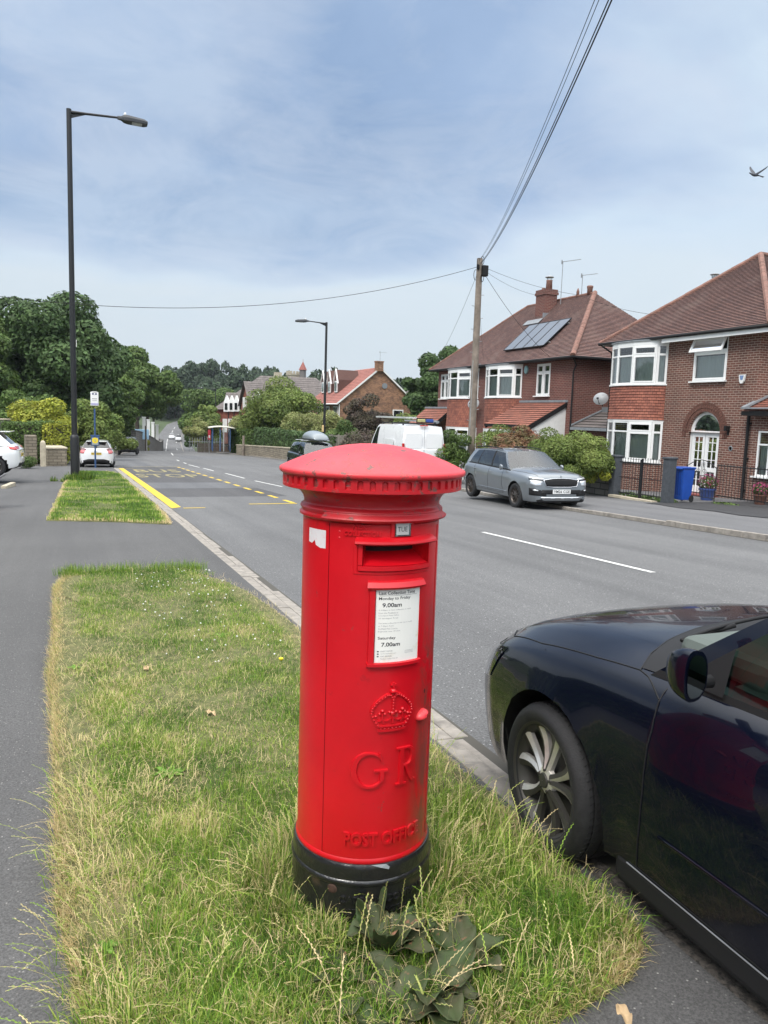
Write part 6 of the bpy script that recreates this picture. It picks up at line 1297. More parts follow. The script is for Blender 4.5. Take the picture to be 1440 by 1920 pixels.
def dish(label,x,y,z,az,r=.30):
    t=thing('satellite_dish',label,'satellite dish',(x,y,z),az); rows=[]
    for k in range(7): q=k/6; rows.append([(.12*q*q-.10,r*q*cos(a),r*.86*q*sin(a)) for a in np.linspace(0,2*PI,28,endpoint=False)])
    mb=MB(); mb.grid([[(-p[0],p[1],p[2]) for p in r_] for r_ in rows],closed=True); o=mb.build('dish',pm('dish_grey',(.30,.31,.32),.5),t,smooth=True); o.rotation_euler=(0,R_(-18),0)
    mb=MB(); mb.tube([(0,0,-.22),(.15,0,-.20),(.38,0,-.02)],.012,6); mb.box((.38,0,.0),(.1,.06,.06)); mb.tube([(-.0,0,0),(-.28,0,-.05),(-.30,0,-.30)],.02,6); mb.build('mount_arm',M['black'],t); return t
dish('grey satellite dish on the left edge of the near house',XW-.38,25.25,2.72,R_(215),.30)
# ===== semi-detached pair in the middle
YA0,YA1=27.7,40.75; ZA=float(T(34)); A=thing('house','pair of red brick semi-detached houses with solar panels and tiled porches','house',(XW,34,ZA)); hb=HB(A); sa=lambda y:YA1-y
bays=((31.75+3.0,31.75),(35.9+3.05,35.9)); bays=((34.72,31.72),(38.95,35.95))
wins_=[(30.5,29.4,2.90,4.33),(40.45,39.35,2.86,4.24)]
hol=[(sa(a),sa(b),z0,z1) for a,b,z0,z1 in wins_]+[(sa(a-.1),sa(b+.1),2.8,4.2) for a,b in bays]+[(sa(a-.1),sa(b+.1),-.2,1.1) for a,b in bays]
mb=MB(); wallf(mb,(XW,YA1),(0,-1),0,sa(YA0),-1.6,4.42,hol,n=(-1,0)); wallf(mb,(XW,YA0),(1,0),0,8,-1.6,4.42,[],n=(0,-1)); wallf(mb,(XW,YA1),(1,0),0,8,-1.8,4.42,[],n=(0,1)); wallf(mb,(XW+8,YA0),(0,1),0,YA1-YA0,-1.8,4.42,[],n=(1,0)); hb(mb,'wall',M['brickA'])
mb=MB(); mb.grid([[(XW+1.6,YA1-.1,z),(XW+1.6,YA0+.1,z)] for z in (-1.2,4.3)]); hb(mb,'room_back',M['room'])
for a,b,z0,z1 in wins_: window(hb,(XW,YA1),(0,-1),(-1,0),sa(a),sa(b),z0,z1,[.5],.72,openers=(0,1),curtain=True)
for k,(a,b) in enumerate(bays):
    bay(hb,XW,a,b,2.86,4.26,zg0=-.15,zg1=1.25,zbot=-1.6,brickm='brickA')
EZ=4.50; a_,b_,r0,r1=(EX,41.2,EZ),(EX,27.25,EZ),(22.95,36.8,7.88),(22.95,30.95,7.84); c_,d_=(26.6,41.2,EZ),(26.6,27.25,EZ)
mb=MB(); roofface(mb,a_,b_,r0,r1,50); roofface(mb,b_,d_,r1,r1,50); roofface(mb,d_,c_,r1,r0,30); roofface(mb,c_,a_,r0,r0,50); RA=hb(mb,'roof',M['tile'])
mb=MB(); up=Vector((0,0,.02)); ridge(mb,Vector(a_)+up,Vector(r0)+up,.07,sd=4); ridge(mb,Vector(b_)+up,Vector(r1)+up,.12,sd=5); ridge(mb,Vector(r0)+up,Vector(r1)+up,.07,sd=6); hb(mb,'hip_tiles',M['ridge'],RA,smooth=True,auto=40)
mb=MB(); mb.box((EX+.22,34.2,EZ-.06),(.42,13.9,.06)); mb.box((23.2,27.47,EZ-.06),(7.4,.44,.06)); hb(mb,'soffit',M['black']); mb=MB(); mb.tube([(EX-.03,41.2,EZ-.04),(EX-.03,27.2,EZ-.04),(26.5,27.2,EZ-.04)],.055,8); mb.tube([(EX,27.2,EZ-.05),(XW-.02,27.5,EZ-.35),(XW-.05,27.62,EZ-.6),(XW-.05,27.62,-1)],.035,6); hb(mb,'gutter',M['black'])
# solar panels on the front slope
sl_n=Vector((-(7.88-EZ),0,3.65)).normalized(); 
def onslope(px,py,k=.12):
    d=ray(px,py); n=np.array(sl_n); p0=np.array((EX,34,EZ))+n*k; t=((p0-_C)@n)/(d@n); return Vector(_C+d*t)
q=[onslope(*p) for p in ((936,661),(996,611),(1069,601),(1014,651))]
yl,yr=(q[0].y+q[1].y)/2,(q[2].y+q[3].y)/2; zl_,zh_=(q[0].z+q[3].z)/2,(q[1].z+q[2].z)/2
msol,nt,b=newmat('solar_panel_glass'); b.inputs['Base Color'].default_value=(.13,.14,.155,1); b.inputs['Roughness'].default_value=.22; b.inputs['Coat Weight'].default_value=.3
def slp(y,z,k): x=EX+(z-EZ)*3.65/(7.88-EZ); return Vector((x,y,z))+sl_n*k
npn=4
for i in range(npn):
    ya_=yl+(yr-yl)*i/npn-.02; yb_=yl+(yr-yl)*(i+1)/npn+.02
    t=thing('solar_panel',['leftmost of the four dark solar panels on the middle roof','second solar panel from the left on the middle roof','third solar panel from the left on the middle roof','rightmost of the four dark solar panels on the middle roof'][i],'solar panel',tuple(slp((ya_+yb_)/2,zl_,.1)),0,'solar panels on the middle roof'); h2=HB(t)
    mb=MB(); mb.prism([slp(ya_,zl_,.10),slp(yb_,zl_,.10),slp(yb_,zh_,.10),slp(ya_,zh_,.10)],sl_n*.03); h2(mb,'glass',msol,fixn=True)
    mb=MB()
    for a1,a2 in (((ya_,zl_),(yb_,zl_)),((yb_,zl_),(yb_,zh_)),((yb_,zh_),(ya_,zh_)),((ya_,zh_),(ya_,zl_))): mb.bar(slp(*a1,.118),slp(*a2,.118),.03,.045,up=sl_n)
    h2(mb,'frame',M['blackm'])
mb=MB()
for z in (zl_+.2,zh_-.2): mb.bar(slp(yl+.1,z,.05),slp(yr-.1,z,.05),.05,.06,up=sl_n)
hb(mb,'panel_rail',M['alu'])
# chimney
cx,cy=22.35,34.1; mb=MB(); mb.box((cx,cy,7.35),(.70,.85,1.9)); mb.box((cx,cy,8.14),(.80,.95,.13)); mb.box((cx,cy,8.28),(.74,.89,.12)); CHM=hb(mb,'chimney',M['brickA'])
mb=MB(); mb.lathe([(.17,8.3),(.15,8.75),(.165,8.80),(.12,8.82)],16,c=(cx,cy-.18,0)); mb.lathe([(.11,8.3),(.09,8.5)],12,c=(cx,cy+.3,0)); hb(mb,'chimney_pot',M['ridge'],CHM,smooth=True); mb=MB(); mb.lathe([(.20,8.93),(.22,8.96),(.10,9.02),(.02,9.03)],14,c=(cx,cy-.18,0)); [mb.tube([(cx+.13*cos(a),cy-.18+.13*sin(a),8.80),(cx+.15*cos(a),cy-.18+.15*sin(a),8.94)],.012,4) for a in (0,1.57,3.14,4.7)]; hb(mb,'cowl',M['galv'],CHM)
mb=MB(); mb.prism([slp(cy-.72,6.55,.05),slp(cy+.72,6.55,.05),slp(cy+.72,6.80,.05),slp(cy-.72,6.80,.05)],sl_n*.02); mb.box((cx-.30,cy-.60,7.0),(.5,.03,.25)); hb(mb,'chimney_flashing',M['lead'],CHM)
mb=MB(); mb.lathe([(.13,7.85),(.13,8.1),(.15,8.14),(.15,8.22),(.10,8.24)],14,c=(22.95,31.35,0)); mb.lathe([(.08,7.8),(.07,8.1),(.02,8.25)],10,c=(22.95,32.3,0)); hb(mb,'ridge_vent',M['ridge'],smooth=True)
def aerial(label,x,y,z,h,boom,dirn,n=9):
    t=thing('tv_aerial',label,'aerial',(x,y,z)); mb=MB(); mb.tube([(0,0,0),(0,0,h)],.018,6); mb.build('mast',M['galv'],t)
    dx,dy=cos(dirn),sin(dirn); mb=MB(); mb.tube([(-dx*.1,-dy*.1,h-.03),(dx*boom,dy*boom,h-.05)],.012,5)
    for k in range(n): q=boom*(k+.5)/n; mb.tube([(dx*q-dy*.09,dy*q+dx*.09,h-.04),(dx*q+dy*.09,dy*q-dx*.09,h-.04)],.006,4)
    mb.box((-dx*.06,-dy*.06,h-.04),(.04,.04,.2)); mb.build('boom',M['galv'],t); return t
aerial('tall thin TV aerial beside the middle chimney',22.6,33.2,7.5,2.15,1.05,R_(-70)); aerial('short TV aerial on the ridge of the middle roof',22.95,32.0,7.8,1.05,.85,R_(-70),4)
# porches
def leanto(name,ya,yb,x0,x1,zlo,zhi,rows_,mat='tilep'):
    mb=MB(); roofface(mb,(x0,ya,zlo),(x0,yb,zlo),(x1,ya,zhi),(x1,yb,zhi),rows_); o=hb(mb,name,M[mat]); mb=MB(); mb.box(((x0+x1)/2*0+x1-.03,(ya+yb)/2,zhi+.05),(.10,abs(ya-yb)+.1,.10)); hb(mb,'lead_flashing',M['lead'],o)
    mb=MB(); mb.bar((x0,yb+.02,zlo-.10),(x1,yb+.02,zhi-.10),.05,.18); mb.bar((x0,ya-.02,zlo-.10),(x1,ya-.02,zhi-.10),.05,.18); mb.box((x0,(ya+yb)/2,zlo-.05),(.05,abs(ya-yb),.10)); hb(mb,'bargeboard',M['black'],o); return o
leanto('porch_roof',31.7,28.0,XW-1.9,XW,1.55,2.60,12); leanto('porch_roof',42.3,38.9,XW-1.1,XW,1.40,2.30,9)
mb=MB(); mb.prism([(XW-1.7,28.06,1.40),(XW,28.06,1.20),(XW,28.06,2.36),(XW-.2,28.06,2.30)],(0,.08,0)); mb.box((XW-.85,28.10,1.0),(1.7,.06,.85)); hb(mb,'porch_cladding',M['whitep'],fixn=True)
window(hb,(XW-1.5,28.04),(1,0),(0,-1),.0,1.2,-.1,.85,[.5],.7,sill=False,curtain=False)
# garage lean-to beside the pair (grey tiles)
mb=MB(); roofface(mb,(XW+.0,27.65,1.55),(XW+.0,25.2,1.55),(XW+1.6,27.65,2.25),(XW+1.6,25.2,2.25),6); g_=hb(mb,'side_roof',M['tiled']); mb=MB(); mb.box((XW+1.65,26.4,2.32),(.2,2.5,.25)); mb.bar((XW-.03,27.66,1.62),(XW+1.6,27.66,2.32),.12,.05); mb.box((XW-.04,26.4,1.50),(.06,2.5,.12)); hb(mb,'lead_flashing',M['lead'],g_)
mb=MB(); wallf(mb,(XW+.25,27.6),(0,-1),0,2.4,-1.2,1.5,[(.15,1.0,-.2,.95)],n=(-1,0)); hb(mb,'side_wall',M['brickA']); window(hb,(XW+.25,27.6),(0,-1),(-1,0),.15,1.0,-.2,.95,[],None,sill=False)
mb=MB(); mb.box((XW+.20,25.85,.0),(.06,.95,2.1)); hb(mb,'side_door',pm('maroon_door',(.06,.02,.02),.5))
dish('grey satellite dish between the bays of the middle houses',XW-.50,35.5,2.55,R_(215),.33)
mb=MB(); mb.lathe([(.15,0),(.15,.05),(.13,.07)],20,axis='x'); mb.v=[(XW-v[0]-.01,v[1]+31.35,v[2]*1.25+4.12) for v in mb.v]; hb(mb,'alarm_box',pm('alarm_teal',(.25,.42,.44),.5),smooth=False)
# ===== far houses
def zat(x,y,Z): p=at(x,y,Z); return Vector(p)
def gable_house():
    g0=zat(638,752,85); g1=Vector((36.6,g0.y,0)); dx=(g1-g0); dx.z=0; Wd=dx.length; dx.normalize(); nf=Vector((dx.y,-dx.x,0)); 
    if nf.y>0:nf=-nf
    back=-nf; g0.z=0;g1.z=0; zg=float(T(81))-.3; ze=3.35; zr_=7.1; Lb=11.5
    t=thing('house','multi-coloured brick house with a red roof, three white dormers and a wide gable','house',(g0.x,g0.y,zg)); h=HB(t); mid=(g0+g1)/2; V=lambda p,z:(p.x,p.y,z)
    mb=MB(); mb.poly([V(g0,zg),V(g1,zg),V(g1,ze),V(mid,zr_),V(g0,ze)]); b0,b1=g0+back*Lb,g1+back*Lb; mb.poly([V(g0,zg),V(g0,ze),V(b0,ze),V(b0,zg)]); mb.poly([V(g1,zg),V(b1,zg),V(b1,ze),V(g1,ze)]); mb.poly([V(b0,zg),V(b0,ze),V(b0.lerp(b1,.5),zr_),V(b1,ze),V(b1,zg)]); h(mb,'wall',M['brickC'])
    o=nf*.25; e0,e1=g0+o-dx*.5,g1+o+dx*.4; f0,f1=b0-dx*.5,b1+dx*.4; m0,m1=mid+o,(b0+b1)/2
    mb=MB(); roofface(mb,V(f0,ze-.4),V(e0,ze-.4),V(m1,zr_+.1),V(m0,zr_+.1),22,.03); roofface(mb,V(e1,ze-.35),V(f1,ze-.35),V(m0,zr_+.1),V(m1,zr_+.1),22,.03); rf=h(mb,'roof',M['tiler'])
    mb=MB(); mb.bar(V(e0,ze-.42),V(m0,zr_+.02),.05,.16); mb.bar(V(e1,ze-.40),V(m0,zr_+.02),.05,.16); h(mb,'bargeboard',M['whitep'],rf); mb=MB(); mb.tube([V(e0,ze-.42),V(f0,ze-.42)],.08,6); mb.tube([V(g0+nf*.05-dx*.12,ze-.4),V(g0+nf*.05-dx*.12,zg)],.06,6); h(mb,'gutter',M['white'])
    mb=MB(); mb.box(V(mid-dx*.1,zr_+.2),(.8,.7,1.1),rot=math.atan2(dx.y,dx.x)); mb.box(V(mid-dx*.1,zr_+.7),(.9,.8,.12),rot=math.atan2(dx.y,dx.x)); h(mb,'chimney',M['brickC'],rf)
    for k in range(3):                                            # dormers on the road side slope
        p=g0+back*(4.6+k*2.5); w=.62; zz0,zz1=ze+.9,ze+2.45; slope=(zr_-ze+.5)/(Wd/2+.5); xi=lambda z:(z-ze+.4)/slope-.5
        q=p+dx*(xi(zz0)-.02); qb=p+dx*(xi(zz1)+.6); mb=MB(); s=back*w
        mb.prism([V(q-s,zz0),V(q+s,zz0),V(q+s,zz1),V(q,zz1+1.15),V(q-s,zz1)],tuple(dx*2.6)); dm=h(mb,'dormer',M['tiler'],fixn=True)
        mb=MB(); mb.bar(V(q-s*1.35-dx*.12,zz1-.45),V(q-dx*.12,zz1+1.25),.06,.16,up=-dx); mb.bar(V(q+s*1.35-dx*.12,zz1-.45),V(q-dx*.12,zz1+1.25),.06,.16,up=-dx); h(mb,'dormer_bargeboard',M['white'],dm)
        mb=MB(); mb.box(V(q-dx*.05,zz0+.75),(.9,.1,1.3),rot=math.atan2(back.y,back.x)); h(mb,'dormer_window',M['white'],dm); mb=MB(); mb.box(V(q-dx*.1,zz0+.75),(.62,.06,1.0),rot=math.atan2(back.y,back.x)); h(mb,'pane',M['glass'],dm)
    for k in range(3):
        p=g0+back*(1.5+k*3.0)-dx*.03; mb=MB(); mb.box(V(p,1.9),(1.5,.10,1.6),rot=math.atan2(back.y,back.x)); wf=h(mb,'window',M['white']); mb=MB(); [mb.box(V(p+back*s_-dx*.04,1.9),(.55,.06,1.35),rot=math.atan2(back.y,back.x)) for s_ in (-.35,.35)]; h(mb,'pane',M['darkglass'],wf)
    p=g0.lerp(g1,.76)+nf*.03; a=math.atan2(dx.y,dx.x); mb=MB(); mb.box(V(p,1.8),(1.3,.1,1.5),rot=a); wf=h(mb,'window',M['white']); mb=MB(); mb.box(V(p+nf*.04,1.8),(1.05,.06,1.25),rot=a); h(mb,'pane',M['darkglass'],wf)
    p=g0.lerp(g1,.57)+nf*.05; mb=MB(); mb.lathe([(.32,-.04),(.32,.04)],18,axis='y'); mb.v=[(v[0]+p.x,v[1]+p.y,v[2]+5.15) for v in mb.v]; h(mb,'round_vent',M['lead'])
    return mid
mid=gable_house(); aerial('TV aerial on the chimney of the gabled house',mid.x,mid.y,7.9,1.0,.9,.2,5)
def simple_house(name,label,c,ang,L_,Wd,zg,ze,zr_,wallm,roofm,hip=True,rows=16,ov=.5,extra=None):
    t=thing(name,label,'house',(c[0],c[1],zg)); h=HB(t); u=Vector((cos(ang),sin(ang),0));v=Vector((-sin(ang),cos(ang),0)); c=Vector((c[0],c[1],0)); P=lambda a,b,z:tuple(c+u*a+v*b+Vector((0,0,z)))
    mb=MB(); l,w=L_/2,Wd/2
    for (a,b) in (((-l,-w),(l,-w)),((l,-w),(l,w)),((l,w),(-l,w)),((-l,w),(-l,-w))): mb.poly([P(*a,zg),P(*b,zg),P(*b,ze),P(*a,ze)])
    if not hip:
        for a in (-l,l): mb.poly([P(a,-w,ze),P(a,w,ze),P(a,0,zr_)])
    h(mb,'wall',M[wallm]); rl=l-w if hip else l+ov; mb=MB(); E=ze-.2
    roofface(mb,P(-l-ov,-w-ov,E),P(l+ov,-w-ov,E),P(-rl,0,zr_),P(rl,0,zr_),rows,.04); roofface(mb,P(l+ov,w+ov,E),P(-l-ov,w+ov,E),P(rl,0,zr_),P(-rl,0,zr_),rows,.04)
    if hip: roofface(mb,P(l+ov,-w-ov,E),P(l+ov,w+ov,E),P(rl,0,zr_),P(rl,0,zr_),rows,.04); roofface(mb,P(-l-ov,w+ov,E),P(-l-ov,-w-ov,E),P(-rl,0,zr_),P(-rl,0,zr_),rows,.04)
    rf=h(mb,'roof',M[roofm]); return t,h,P,rf
e=zat(473,760,119); AD=0.
tD,hD,PD,rfD=simple_house('apartment_building','red brick estate building with grey roofs and a row of white pointed dormers','' or (e.x+6.5,e.y+4.5),0,13.,9.,float(T(125))-1,2.3,6.6,'brickD','tiled',hip=False,rows=14)
# gable wing front (towards the camera) and the dormered wing to the left
for k in range(5):
    p=zat(424+k*9.2,757-k*.2,127+0*k); mb=MB(); ux=Vector((.93,-.37,0)); P=[p+ux*s_+Vector((0,0,z)) for s_,z in ((-.42,-1.3),(.42,-1.3),(.42,.2),(0,1.35),(-.42,.2))]; mb.prism(P,(.5,1.2,0)); o=hD(mb,'dormer',M['white'],fixn=True)
    mb=MB(); mb.prism([p+ux*s_+Vector((-.03,-.08,z)) for s_,z in ((-.22,-1.0),(.22,-1.0),(.22,.1),(-.22,.1))],(.02,.05,0)); hD(mb,'pane',M['darkglass'],o,fixn=True)
mb=MB(); a=zat(419,770,127.5);b=zat(459,770,127.5); dd_=(b-a);dd_.z=0; g=float(T(125))-1
mb.prism([(a.x,a.y,g),(b.x,b.y,g),(b.x,b.y,a.z+.3),(a.x,a.y,a.z+.3)],(2.,6.,0)); wing=hD(mb,'wing_wall',M['brickD'],fixn=True); 
mb=MB(); nn=Vector((-dd_.y,dd_.x,0)).normalized(); roofface(mb,(a.x-.3,a.y-.2,a.z+.2),(b.x+.3,b.y-.2,a.z+.2),(a.x+1.,a.y+3,a.z+3.1),(b.x+1.,b.y+3,a.z+3.1),8,.04); hD(mb,'wing_roof',M['tiled'],rfD)
for k in range(4):
    p=zat(422+k*10.,800,127); mb=MB(); mb.box(p+Vector((-.1,-.35,.2)),(.7,.2,2.2)); hD(mb,'window',M['whitep'])
    if k: p=zat(417+k*10.5,790,127); mb=MB(); mb.tube([p+Vector((0,-.3,-2.5)),p+Vector((0,-.3,1.6))],.09,6); hD(mb,'downpipe',M['black'])
p=zat(459,757,121.0); mb=MB(); mb.box(p,(.6,.35,2.0),rot=AD); hD(mb,'window',M['whitep'])
p=zat(482,752,118.); mb=MB(); mb.prism([p+Vector((s_,0,z)) for s_,z in ((-.5,-1.5),(.5,-1.5),(.5,.2),(0,1.5),(-.5,.2))],(.5,1.,0)); hD(mb,'dormer',M['white'],fixn=True); p=zat(491,754,118.); mb=MB(); mb.prism([p+Vector((s_,0,z)) for s_,z in ((-.4,-1.5),(.4,-1.5),(.4,.2),(0,1.3),(-.4,.2))],(.5,1.,0)); hD(mb,'dormer',M['white'],fixn=True)
e=zat(545,760,140); t2,h2,P2_,rf2=simple_house('apartment_building','long building with a brown-grey hipped roof behind the round shrub','' or (e.x,e.y+2),R_(-14),25.,15.,float(T(140))-1,2.2,8.4,'brickD','tiled',True,16)
e=zat(640,745,120); simple_house('house','low grey-roofed house tucked behind the gabled house','' or (e.x+4,e.y+4),R_(-20),18,8,-5,2.2,5.4,'brickD','tiled',True,12)
e=zat(762,748,100); simple_house('house','small grey-roofed house between the gable and the dark trees','' or (e.x+1.,e.y),R_(-14),7,7,-5,3.2,5.6,'brickD','tiled',True,12)
e=zat(521,706,150); mb=MB(); mb.box((e.x,e.y,e.z-1.),(1.3,1.3,3.6)); 
o=mb.build('chimney',M['stones'],None); o.parent=t2; o.location=Vector((0,0,0))-Vector(t2.location)
# church tower
p0,p1=zat(540,700,260),zat(563,700,260); c=(p0+p1)/2; w=(p1-p0).length; zc0=10.; t=thing('church_tower','distant sandstone church tower with a small red spire','church tower',(c.x,c.y,zc0)); h=HB(t); top=c.z-.2
mb=MB(); mb.box((c.x,c.y,(zc0-10+top)/2),(w,w,top-zc0+10)); mb.box((c.x,c.y,top-.25),(w+.4,w+.4,.5)); h(mb,'tower',M['stones']); mb=MB()
for k in range(4):
    q=-w/2+w*(k+.5)/4*1.0; 
    for s in (-1,1): mb.box((c.x+q,c.y+s*w/2,top+.4),(.6,.5,.9)); mb.box((c.x+s*w/2,c.y+q,top+.4),(.5,.6,.9))
h(mb,'battlements',M['stones']); q=zat(567.5,712,258); tz=zat(567,694,258).z; az=zat(567,678,258).z; mb=MB(); mb.lathe([(1.15,tz-14),(1.15,tz)],8,c=(q.x,q.y,0)); h(mb,'stair_turret',pm('grey_turret_stone',(.16,.145,.14),.9)); mb=MB(); mb.lathe([(1.45,tz),(.75,tz+(az-tz)*.5),(.03,az)],8,c=(q.x,q.y,0)); mb.tube([(q.x,q.y,az-.2),(q.x,q.y,az+.8)],.05,5); h(mb,'spire',pm('spire_red_tile',(.26,.09,.075),.85))
# ---------------- trees and shrubs ----------------------------------------
def leaves(blobs,n,size,rs,tint=(.65,1.3),flat=.35,shell=(.62,1.06)):
    B_=np.array([b[:6] for b in blobs],float); wgt=(B_[:,3]*B_[:,4]+B_[:,4]*B_[:,5]+B_[:,3]*B_[:,5]); k=rs.choice(len(B_),n,p=wgt/wgt.sum())
    d=rs.normal(size=(n,3)); d[:,2]=d[:,2]+.15; d/=np.linalg.norm(d,axis=1)[:,None]; r=rs.uniform(shell[0],shell[1],n)**.6
    c=B_[k,:3]+d*B_[k,3:6]*r[:,None]; nn=d+rs.normal(0,.55,(n,3)); nn[:,2]+=flat; nn/=np.linalg.norm(nn,axis=1)[:,None]
    a=np.cross(nn,rs.normal(size=(n,3))); a/=np.linalg.norm(a,axis=1)[:,None]; b=np.cross(nn,a); s=size*rs.uniform(.55,1.3,n)[:,None]
    V=np.stack([c-a*s,c+b*s*.55,c+a*s,c-b*s*.55],1).reshape(-1,3); F=np.arange(n*4).reshape(-1,4)
    bt=rs.uniform(.82,1.2,len(B_))[k]; t=(rs.uniform(*tint,n)*bt)[:,None]*np.array([1,1,1])+rs.normal(0,.03,(n,3)); return V,F,np.clip(t,.2,2.)
def blobset(rs,h0,h1,w,nb,br,round_=1.,top=.35):
    """lumpy crown between heights h0,h1, half width w"""
    out=[]; hc=(h0+h1)/2; hh=(h1-h0)/2
    for i in range(nb):
        d=rs.normal(size=3); d/=np.linalg.norm(d); r=rs.uniform(.45,.86) if i>nb//4 else rs.uniform(0,.45); f=1-.30*max(0,d[2])*round_
        b=br*rs.uniform(.7,1.3); out.append((d[0]*w*r*f,d[1]*w*r*f,hc+d[2]*hh*r*.95,b*w,b*w,b*w*.78))
    return out
def tree(name,label,x,y,h,w,h0,mat,n,size,seed,nb=26,br=.34,group=None,cat='tree',z=None,trunk=True,depth=1.,tint=(.65,1.3)):
    if mat!='leaff': n=int(n*1.75); size*=.75
    rs=np.random.RandomState(seed); zz=float(T(y))+hill(x,y)-.05 if z is None else z; t=thing(name,label,cat,(x,y,zz),0,group); bl=blobset(rs,h0,h,w,nb,br)
    V,F,c=leaves(bl,n,size,rs,tint); V[:,1]*=depth; npmesh('crown' if trunk else 'foliage',V,F,M[mat],c,t)
    if trunk:
        mb=MB(); r=max(.12,h*.022); mb.tube([(0,0,-.3),(r*.3,0,h0*.6),(-r*.4,r*.3,h0+(h-h0)*.35),(0,0,h*.8)],[r*1.25,r,r*.6,r*.15],10)
        for b in bl[::3]: s=h0+(b[2]-h0)*.35; mb.tube([(0,0,max(s,h0*.7)),(b[0]*.5,b[1]*.5,(s+b[2])/2+.3),(b[0]*.9,b[1]*.9,b[2])],[r*.45,r*.28,r*.1],6)
        mb.build('trunk',M['bark'],t,smooth=True)
    return t
def shrub(name,label,x,y,h,w,mat,n,size,seed,depth=1.,cat='shrub',h0=.0,nb=16,br=.42,z=None,group=None): return tree(name,label,x,y,h,w,h0,mat,n,size,seed,nb,br,group,cat,z,False,depth)
# big dark tree on the left, behind the hedges
x,y=colxy(98,72); tree('broadleaf_tree','big dense dark green tree, tallest on the left',x,y,15.4,7.0,1.2,'leafd',42000,.30,1,60,.27)
x,y=colxy(-25,62); tree('broadleaf_tree','dark tree cut by the left edge of the picture',x,y,12.6,3.6,1.,'leafm',9000,.26,2,30,.30)
x,y=colxy(30,58); tree('broadleaf_tree','lower green tree under the big dark tree',x,y,5.4,3.2,.5,'leafm',6500,.2,12,26,.3)
x,y=colxy(206,104); tree('broadleaf_tree','thin airy tree rising between the two tree masses on the left',x,y,13.6,4.2,3.,'leafd',6500,.3,3,24,.25)
x,y=colxy(180,86); tree('broadleaf_tree','dark tree behind the left street lamp',x,y,11.0,4.0,1.,'leafd',13000,.28,13,34,.3)
x,y=colxy(256,96); tree('broadleaf_tree','spreading mid green tree overhanging the left of the road',x,y,12.7,5.3,4.6,'leafm',24000,.30,4,46,.26)
x,y=colxy(228,84); tree('broadleaf_tree','lower layered green tree beside the spreading one',x,y,9.8,4.0,1.,'leafm',13000,.27,14,34,.28)
x,y=colxy(276,125); tree('broadleaf_tree','dark green tree at the right end of the left tree belt',x,y,14.2,5.0,6.,'leafm',13000,.33,5,34,.28)
x,y=colxy(288,165); tree('broadleaf_tree','small dark tree behind the white posts',x,y,13.2,4.2,6.5,'leafd',8000,.4,6,28,.3)
# yellow-green garden shrubs and hedge on the left
x,y=colxy(85,47); shrub('yellow_shrub','yellow-green garden shrub above the clipped hedge',x,y,3.75,1.95,'leafy',5500,.15,21,h0=1.5)
x,y=colxy(170,52); shrub('yellow_shrub','wide olive and yellow shrub behind the bus stop sign',x,y,4.2,1.9,'leafo',10500,.13,22,h0=.6,nb=24,br=.36)
x,y=colxy(140,52); shrub('yellow_shrub','olive shrub directly behind the lamp post base',x,y,3.6,1.6,'leafo',5000,.13,26,h0=.6)
x,y=colxy(213,60); shrub('green_shrub','green bush behind the white hatchback',x,y,3.1,1.7,'leafo',6000,.14,23)
x,y=colxy(270,98); shrub('green_shrub','small bright bush at the end of the left stone wall',x,y,2.9,.9,'leafy',2500,.16,24)
def hedgebox(name,label,c,L_,W_,h,ang,mat,n,size,seed,z=None,base=.0,lump=.06):
    rs=np.random.RandomState(seed); t=thing(name,label,'hedge',(c[0],c[1],(float(T(c[1])) if z is None else z)),ang); 
    A=[L_*h,L_*h,W_*h,W_*h,L_*W_]; k=rs.choice(5,n,p=np.array(A)/sum(A)); u=rs.uniform(-1,1,n);v=rs.uniform(0,1,n); w2=rs.uniform(-1,1,n); p=np.zeros((n,3)); nn=np.zeros((n,3))
    for i,(ax,s) in enumerate(((1,-1),(1,1),(0,-1),(0,1),(2,1))):
        m=k==i
        if ax==1: p[m]=np.stack([u[m]*L_/2,np.full(m.sum(),s*W_/2),base+v[m]*(h-base)],1);nn[m]=(0,s,.2)
        elif ax==0: p[m]=np.stack([np.full(m.sum(),s*L_/2),u[m]*W_/2,base+v[m]*(h-base)],1);nn[m]=(s,0,.2)
        else: p[m]=np.stack([u[m]*L_/2,w2[m]*W_/2,np.full(m.sum(),h)],1);nn[m]=(0,0,1)
    p+=rs.normal(0,lump,(n,3)); p[:,2]+=.07*np.sin(p[:,0]*2.1+seed); nn+=rs.normal(0,.5,(n,3)); nn/=np.linalg.norm(nn,axis=1)[:,None]; a=np.cross(nn,rs.normal(size=(n,3))); a/=np.linalg.norm(a,axis=1)[:,None]; b=np.cross(nn,a); s=size*rs.uniform(.6,1.3,n)[:,None]
    V=np.stack([p-a*s,p+b*s*.6,p+a*s,p-b*s*.6],1).reshape(-1,3); npmesh('foliage',V,np.arange(n*4).reshape(-1,4),M[mat],np.clip(rs.uniform(.6,1.3,n)[:,None]*np.ones(3),.3,2),t)
    mb=MB(); mb.box((0,0,h/2),(L_-.2,W_-.2,h-.15)); mb.build('branches',M['bark'],t); return t
x,y=colxy(58,44); hedgebox('hedge','dark green privet hedge on the left behind the white SUV',(x,y),2.6,2.2,2.05,R_(20),'leafm',8000,.075,31,z=-1.35)
x,y=colxy(100,45); hedgebox('hedge','clipped golden privet hedge beside the stone gatepost',(x,y),1.7,3.2,2.15,R_(12),'leafy',9000,.075,32,z=-1.45)
x,y=colxy(-46,27); shrub('purple_flower_bush','rounded bush of purple flowers at the far left edge',x,y,2.35,.78,'purple',6000,.04,25,z=-.95)
